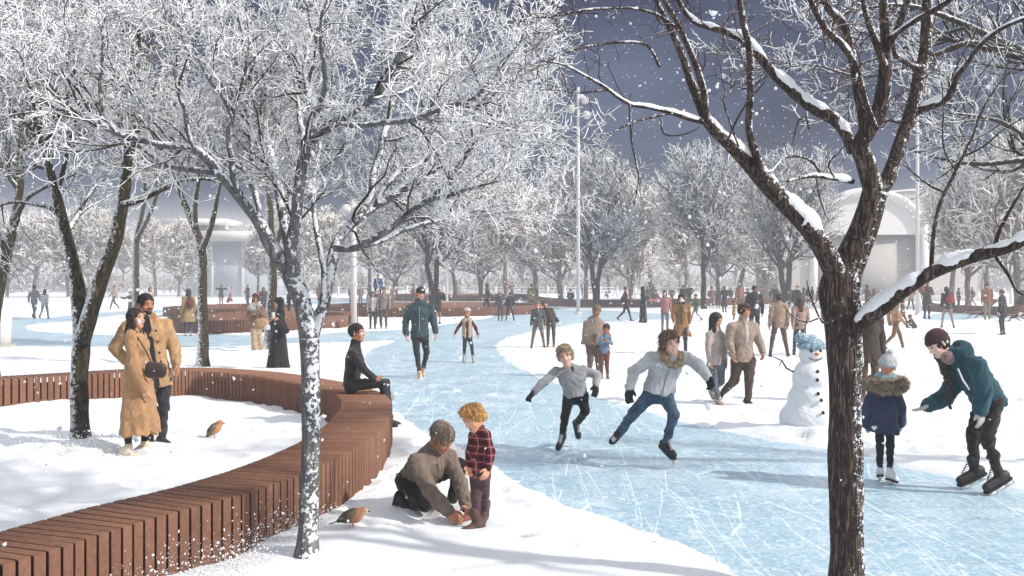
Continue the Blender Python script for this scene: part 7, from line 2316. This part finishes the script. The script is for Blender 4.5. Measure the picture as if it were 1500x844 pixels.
person(1404, 452, 422, 'stand', 'fr', (98, 84, 78), (80, 72, 70), 'far figure in dark brown right of the red rucksack', hair='short')
person(1424, 449, 421, 'walk', 'l', (128, 104, 88), (96, 84, 78), 'far figure in hazel left of the man in the burnt orange jacket', hair='short')
person(948, 448, 419, 'stand', 'f', (104, 92, 88), (84, 76, 74), 'grey-brown figure far behind the woman with the light blue bag', hair='short')
person(984, 447, 421, 'pockets', 'f', (116, 100, 90), (88, 78, 74), 'far figure in drab brown above the shoulder of the coral-topped woman', hair='short')


def deck_chair(px, fy, label, rz, col):
    p = at(px, fy)
    r = empty('deck_chair', p, label, 'deck chair', 'red-brown deck chairs', rz)
    V, Q = nets([cap((-.5, 0, .30), (.15, 0, .34), .3, None, .02, np.array([0, 0, 1.0]), .12), cap((.15, 0, .34), (.75, 0, .85), .3, .28, .05, nrm([-.65, 0, .76]), .12)], 0.03)
    obj('sling', mesh_of('sling', V, Q), cloth(col), r)
    mb = MB()
    for sy in (-.3, .3):
        mb.tube([(-.55, sy, .02), (.8, sy, .9)], .025, 6)
        mb.tube([(.5, sy, .02), (-.2, sy, .42)], .025, 6)
    obj('frame', mb.mesh('frame'), plain((84, 56, 44), .6, name='dark_wood'), r)


deck_chair(1436, 466, 'red-brown deck chair left of the man in the burnt orange jacket', .2, (150, 92, 70))
deck_chair(1486, 471, 'red-brown deck chair at the far right edge, beside the man in the long black jacket', .1, (156, 96, 74))
# ---------------------------------------------------------------- snowman
b = at(1190, 633)
root = empty('snowman', b, 'white snowman with a light blue knitted hat beside the big dark trunk', 'snowman')
k = b[1] / F
Zp = lambda y: H - (y - HY) * k
Hd, T1, B1_ = Zp(518), Zp(553), 0.30
sd_ = lambda x, y, z: 0.008 * np.sin(23 * x + 3) * np.sin(19 * y) * np.sin(21 * z + 1) + 0.004 * np.sin(70 * x) * np.sin(61 * y + 2) * np.sin(66 * z)
V, Q = nets([ell((0, 0, .18), (.42, .39, .28), k=.06), ell((0, 0, .42), (.31, .30, .26), k=.06), ell((0, 0, T1), (.255, .245, .245), k=.05), ell((0, 0, Hd), (.172, .168, .168), k=.03), ell((-.02, -.05, .0), (.52, .44, .1), k=.08)], 0.014, sd_)
V[:, 2] = np.maximum(V[:, 2], -.04)
obj('body', mesh_of('body', V, Q), M_SNOW, root)
mc = plain((40, 38, 38), .8, name='coal')
fy_ = -0.158
for sx in (-1, 1):
    V, Q = nets([ell((.058 * sx, -.150, Hd + .045), (.019, .014, .026))], 0.005)
    obj('eye', mesh_of('eye', V, Q), mc, root)
V, Q = nets([cap((0, -.15, Hd + .005), (.01, -.24, Hd + .0), .026, .008)], 0.006)
obj('nose', mesh_of('nose', V, Q), plain((226, 132, 70), .7, name='carrot'), root)
tt = np.linspace(-1, 1, 14)
mp_ = np.stack([.085 * tt, -np.sqrt(np.maximum(0.001, .168 ** 2 - (.085 * tt) ** 2 - (.075 - .03 * tt ** 2) ** 2)) - .006, Hd - .075 + .03 * tt ** 2], 1)
obj('mouth', MB().tube(mp_, .006, 6).mesh('mouth'), mc, root)
rngb = np.random.default_rng(3)
for zz, dx in ((Zp(542), .0), (Zp(554), -.01), (Zp(573), -.01), (Zp(582), .015), (Zp(599), .02)):
    rad = .245 if zz > .62 else .33
    yy = -math.sqrt(max(.01, .245 ** 2 - (zz - T1) ** 2)) if zz > .66 else -np.interp(zz, [.2, .42, .66], [.42, .34, .22])
    V, Q = nets([ell((dx, yy - .004, zz), (.024, .02, .024), nrm(rngb.normal(size=3)) * 0 + np.eye(3)), plane((dx + .02, yy, zz + .008), (.8, -.2, .6)), plane((dx - .018, yy, zz), (-.9, 0, .4))], 0.005)
    obj('button', mesh_of('button', V, Q, smooth=False), mc, root)
ms = plain((92, 74, 62), .9, name='stick')
obj('arm', MB().tube([(-.22, 0, T1 + .06), (-.34, -.02, T1 + .12), (-.40, -.02, T1 + .22), (-.52, -.03, T1 + .27)], [.014, .012, .01, .006], 6).tube([(-.40, -.02, T1 + .22), (-.44, -.03, T1 + .14)], [.008, .004], 5).mesh('arm'), ms, root)
obj('arm', MB().tube([(.22, 0, T1 + .06), (.36, -.02, T1 + .1), (.55, -.02, T1 + .2)], [.014, .011, .006], 6).mesh('arm'), ms, root)
bm_, bn_ = new_mat('blue_knit', .95, .1)
v = bn_.coord('Object')
vo = bn_.node('ShaderNodeTexVoronoi')
vo.inputs['Scale'].default_value = 42
bn_.l(v, vo.inputs['Vector'])
bn_.l(bn_.ramp(vo.outputs['Distance'], [(0.15, lin(196, 210, 220)), (0.6, lin(130, 154, 172))]), bn_.b.inputs['Base Color'])
bn_.bump(vo.outputs['Distance'], 1.0, .012)
hq = lambda x, y, z: .006 * np.sin(80 * x) * np.sin(76 * y) * np.sin(82 * z)
V, Q = nets([ell((0, 0, Hd + .09), (.165, .16, .12), k=.02), plane((0, 0, Hd + .075), (0, 0, -1))], 0.009, hq)
hb = obj('hat', mesh_of('hat', V, Q), bm_, root)
V, Q = nets([cap((-.10, 0, Hd + .10), (.10, 0, Hd + .085), .1, .1, .04, np.array([0, 0, 1.0]), .42)] + [ell((.15 * math.cos(a), .15 * math.sin(a), Hd + .095), (.045, .045, .04), k=.02) for a in np.arange(14) / 14 * 6.283], 0.009, hq)
obj('cuff', mesh_of('cuff', V, Q), bm_, hb)
V, Q = nets([ell((-.15, -.02, Hd + .2), (.085, .08, .075), k=.02), cap((-.12, 0, Hd + .17), (0, 0, Hd + .18), .07)], 0.009, hq)
obj('pompom', mesh_of('pompom', V, Q), bm_, hb)


# ---------------------------------------------------------------- birds
def bird(px, py, sc, face, label, low=False):
    b = at(px, py)
    r = empty('bird', (b[0], b[1], ground_z(b[0], b[1])), label, 'bird', None, face, sc)
    # modelled facing +X, 0.2 m tall
    tilt = 0.25 if low else 0.75
    d = np.array([math.cos(tilt), 0, math.sin(tilt)])
    c0 = np.array([0, 0, .085 if low else .10])
    n_ = np.array([-math.sin(tilt), 0, math.cos(tilt)])
    ax = np.stack([d, [0, 1, 0], n_])
    hd = c0 + d * .075 + np.array([.012, 0, .012])
    q = [ell(c0, (.075, .048, .05), ax, .03), ell(c0 + d * .03 - n_ * .008, (.05, .046, .048), ax, .03), ell(hd, (.034, .031, .031), np.eye(3), .025), cap(c0 - d * .05, c0 - d * .10 - n_ * .008, .03, .014, .03)]
    V, Q = nets(q, .0045)
    m, n = new_mat('plumage', .85, .15)
    v = n.coord('Object')
    sx = n.node('ShaderNodeSeparateXYZ')
    n.l(v, sx.inputs[0])
    f = n.math('ADD', n.math('MULTIPLY', n.noise(v, 45, 4, .7), .05), n.math('ADD', sx.outputs['X'], n.math('MULTIPLY', sx.outputs['Z'], -.55)))
    n.l(n.ramp(n.math('MULTIPLY_ADD', f, 5.0, .5), [(.1, lin(84, 74, 64)), (.36, lin(120, 104, 88)), (.5, lin(186, 142, 106)), (.66, lin(190, 132, 90)), (.85, lin(206, 186, 164))]), n.b.inputs['Base Color'])
    n.bump(n.noise(v, 120, 3, .7), .6, .004)
    obj('body', mesh_of('body', V, Q), m, r)
    mk = plain((44, 40, 38), .6, name='beak_horn')
    mw, nw = new_mat('wing', .85, .15)
    wv = nw.node('ShaderNodeTexWave')
    wv.inputs['Scale'].default_value = 45
    nw.l(nw.coord('Object'), wv.inputs['Vector'])
    nw.l(nw.ramp(wv.outputs['Fac'], [(.35, lin(60, 52, 46)), (.6, lin(112, 92, 74)), (.8, lin(196, 176, 150))]), nw.b.inputs['Base Color'])
    for sy in (-1, 1):
        V, Q = nets([cap(c0 + d * .02 + n_ * .012 + np.array([0, .042 * sy, 0]), c0 - d * .085 + n_ * .006 + np.array([0, .026 * sy, 0]), .026, .010, .01, np.array([0, 1.0, 0]), .35)], .004)
        obj('wing', mesh_of('wing', V, Q), mw, r)
        V, Q = nets([ell(hd + np.array([.016, .025 * sy, .006]), (.006, .005, .006))], .0022)
        obj('eye', mesh_of('eye', V, Q), plain((18, 16, 16), .2, .5, name='bird_eye'), r)
        obj('leg', MB().tube([c0 + np.array([.004, .02 * sy, -.035]), (.006, .024 * sy, .03), (.014, .026 * sy, .0)], [.005, .003, .003], 5).tube([(-.012, .026 * sy, .002), (.036, .03 * sy, .002)], .003, 5).mesh('leg'), plain((150, 110, 90), .7, name='bird_leg'), r)
    V, Q = nets([cap(c0 - d * .09 - n_ * .006, c0 - d * .155 - n_ * .012, .014, .016, .004, n_, .3)], .004)
    obj('tail', mesh_of('tail', V, Q), mw, r)
    V, Q = nets([cap(hd + np.array([.028, 0, -.002]), hd + np.array([.052, 0, -.006]), .010, .002)], .003)
    obj('beak', mesh_of('beak', V, Q), mk, r)
    return r


bird(313, 648, 1.15, .15, 'small bird with an orange breast standing on the snow inside the ring bench')
bird(515, 787, 1.05, .2, 'mottled brown bird crouching on the snow beside the near frosted tree', low=True)

# ---------------------------------------------------------------- falling and blown snow
ico = np.array([(0, 0, 1), (.894, 0, .447), (.276, .851, .447), (-.724, .526, .447), (-.724, -.526, .447), (.276, -.851, .447), (.724, .526, -.447), (-.276, .851, -.447), (-.894, 0, -.447), (-.276, -.851, -.447), (.724, -.526, -.447), (0, 0, -1)])
icf = np.array([(0, 1, 2), (0, 2, 3), (0, 3, 4), (0, 4, 5), (0, 5, 1), (1, 6, 2), (2, 7, 3), (3, 8, 4), (4, 9, 5), (5, 10, 1), (2, 6, 7), (3, 7, 8), (4, 8, 9), (5, 9, 10), (1, 10, 6), (6, 11, 7), (7, 11, 8), (8, 11, 9), (9, 11, 10), (10, 11, 6)])


def flakes(name, P, R, rng, label, cat, mat):
    n_ = len(P)
    V = P[:, None, :] + ico[None] * R[:, None, None] * rng.uniform(.35, 1.3, (n_, 12, 1)) * rng.uniform(.6, 1.2, (n_, 1, 3))
    T = icf[None] + (np.arange(n_) * 12)[:, None, None]
    tag(obj(name, mesh_of(name, V, None, T.reshape(-1, 3)), mat), label, cat, kind='stuff')


fmat, fn_ = new_mat('snowflake', .7, .2)
fn_.b.inputs['Base Color'].default_value = (.9, .92, .95, 1)
fn_.b.inputs['Subsurface Weight'].default_value = .0
tr = fn_.node('ShaderNodeBsdfTranslucent')
tr.inputs['Color'].default_value = (.92, .94, .97, 1)
ms_ = fn_.node('ShaderNodeMixShader')
ms_.inputs[0].default_value = .5
fn_.l(fn_.b.outputs[0], ms_.inputs[1])
fn_.l(tr.outputs[0], ms_.inputs[2])
fn_.l(ms_.outputs[0], fn_.n['Material Output'].inputs['Surface'])
rng = np.random.default_rng(77)
n_ = 10000
Y = 2.6 + 38 * rng.random(n_) ** .62
X = rng.uniform(-.62, .62, n_) * (Y + 2)
Z = rng.uniform(.02, 1, n_) * np.minimum(12, 2.2 + Y * .32)
R = rng.uniform(.005, .0135, n_) * (1 + 1.4 * (rng.random(n_) > .92)) * np.clip(.75 + Y / 22, .8, 1.5)
keep = rng.random(n_) < np.where(Y < 6, .55, .8)
flakes('falling_snow', np.stack([X, Y, Z], 1)[keep], R[keep], rng, 'loose white snowflakes drifting down through the whole park', 'snowflakes', fmat)


def burst(path, n_, spread, zr, rr, seed, name, label):
    rng = np.random.default_rng(seed)
    S = spline(path, n=40)
    i = rng.integers(0, 40, n_)
    P = np.concatenate([S[i, :2] + rng.normal(size=(n_, 2)) * spread, (np.abs(rng.normal(size=(n_, 1))) ** 1.2 * zr)], 1)
    R = rr[0] + (rr[1] - rr[0]) * rng.random(n_) ** 4
    m = P[:, 2] < zr * 3
    flakes(name, P[m], R[m], rng, label, 'snow spray', M_SNOW)


pa = [at(x, y, 0)[:2] + np.array([.12, -.10]) for x, y in [(180, 900), (250, 868), (320, 838), (400, 795), (450, 770)]]
burst(pa, 5200, .12, .13, (.0015, .011), 5, 'snow_spray', 'spray of snow clods kicked up against the front of the near ring bench')
burst([at(x, y)[:2] for x, y in [(20, 690), (60, 680), (110, 665), (150, 660)]], 3200, .30, .12, (.0025, .014), 6, 'blown_snow', 'blown snow swirling at the foot of the two-stemmed tree inside the ring')
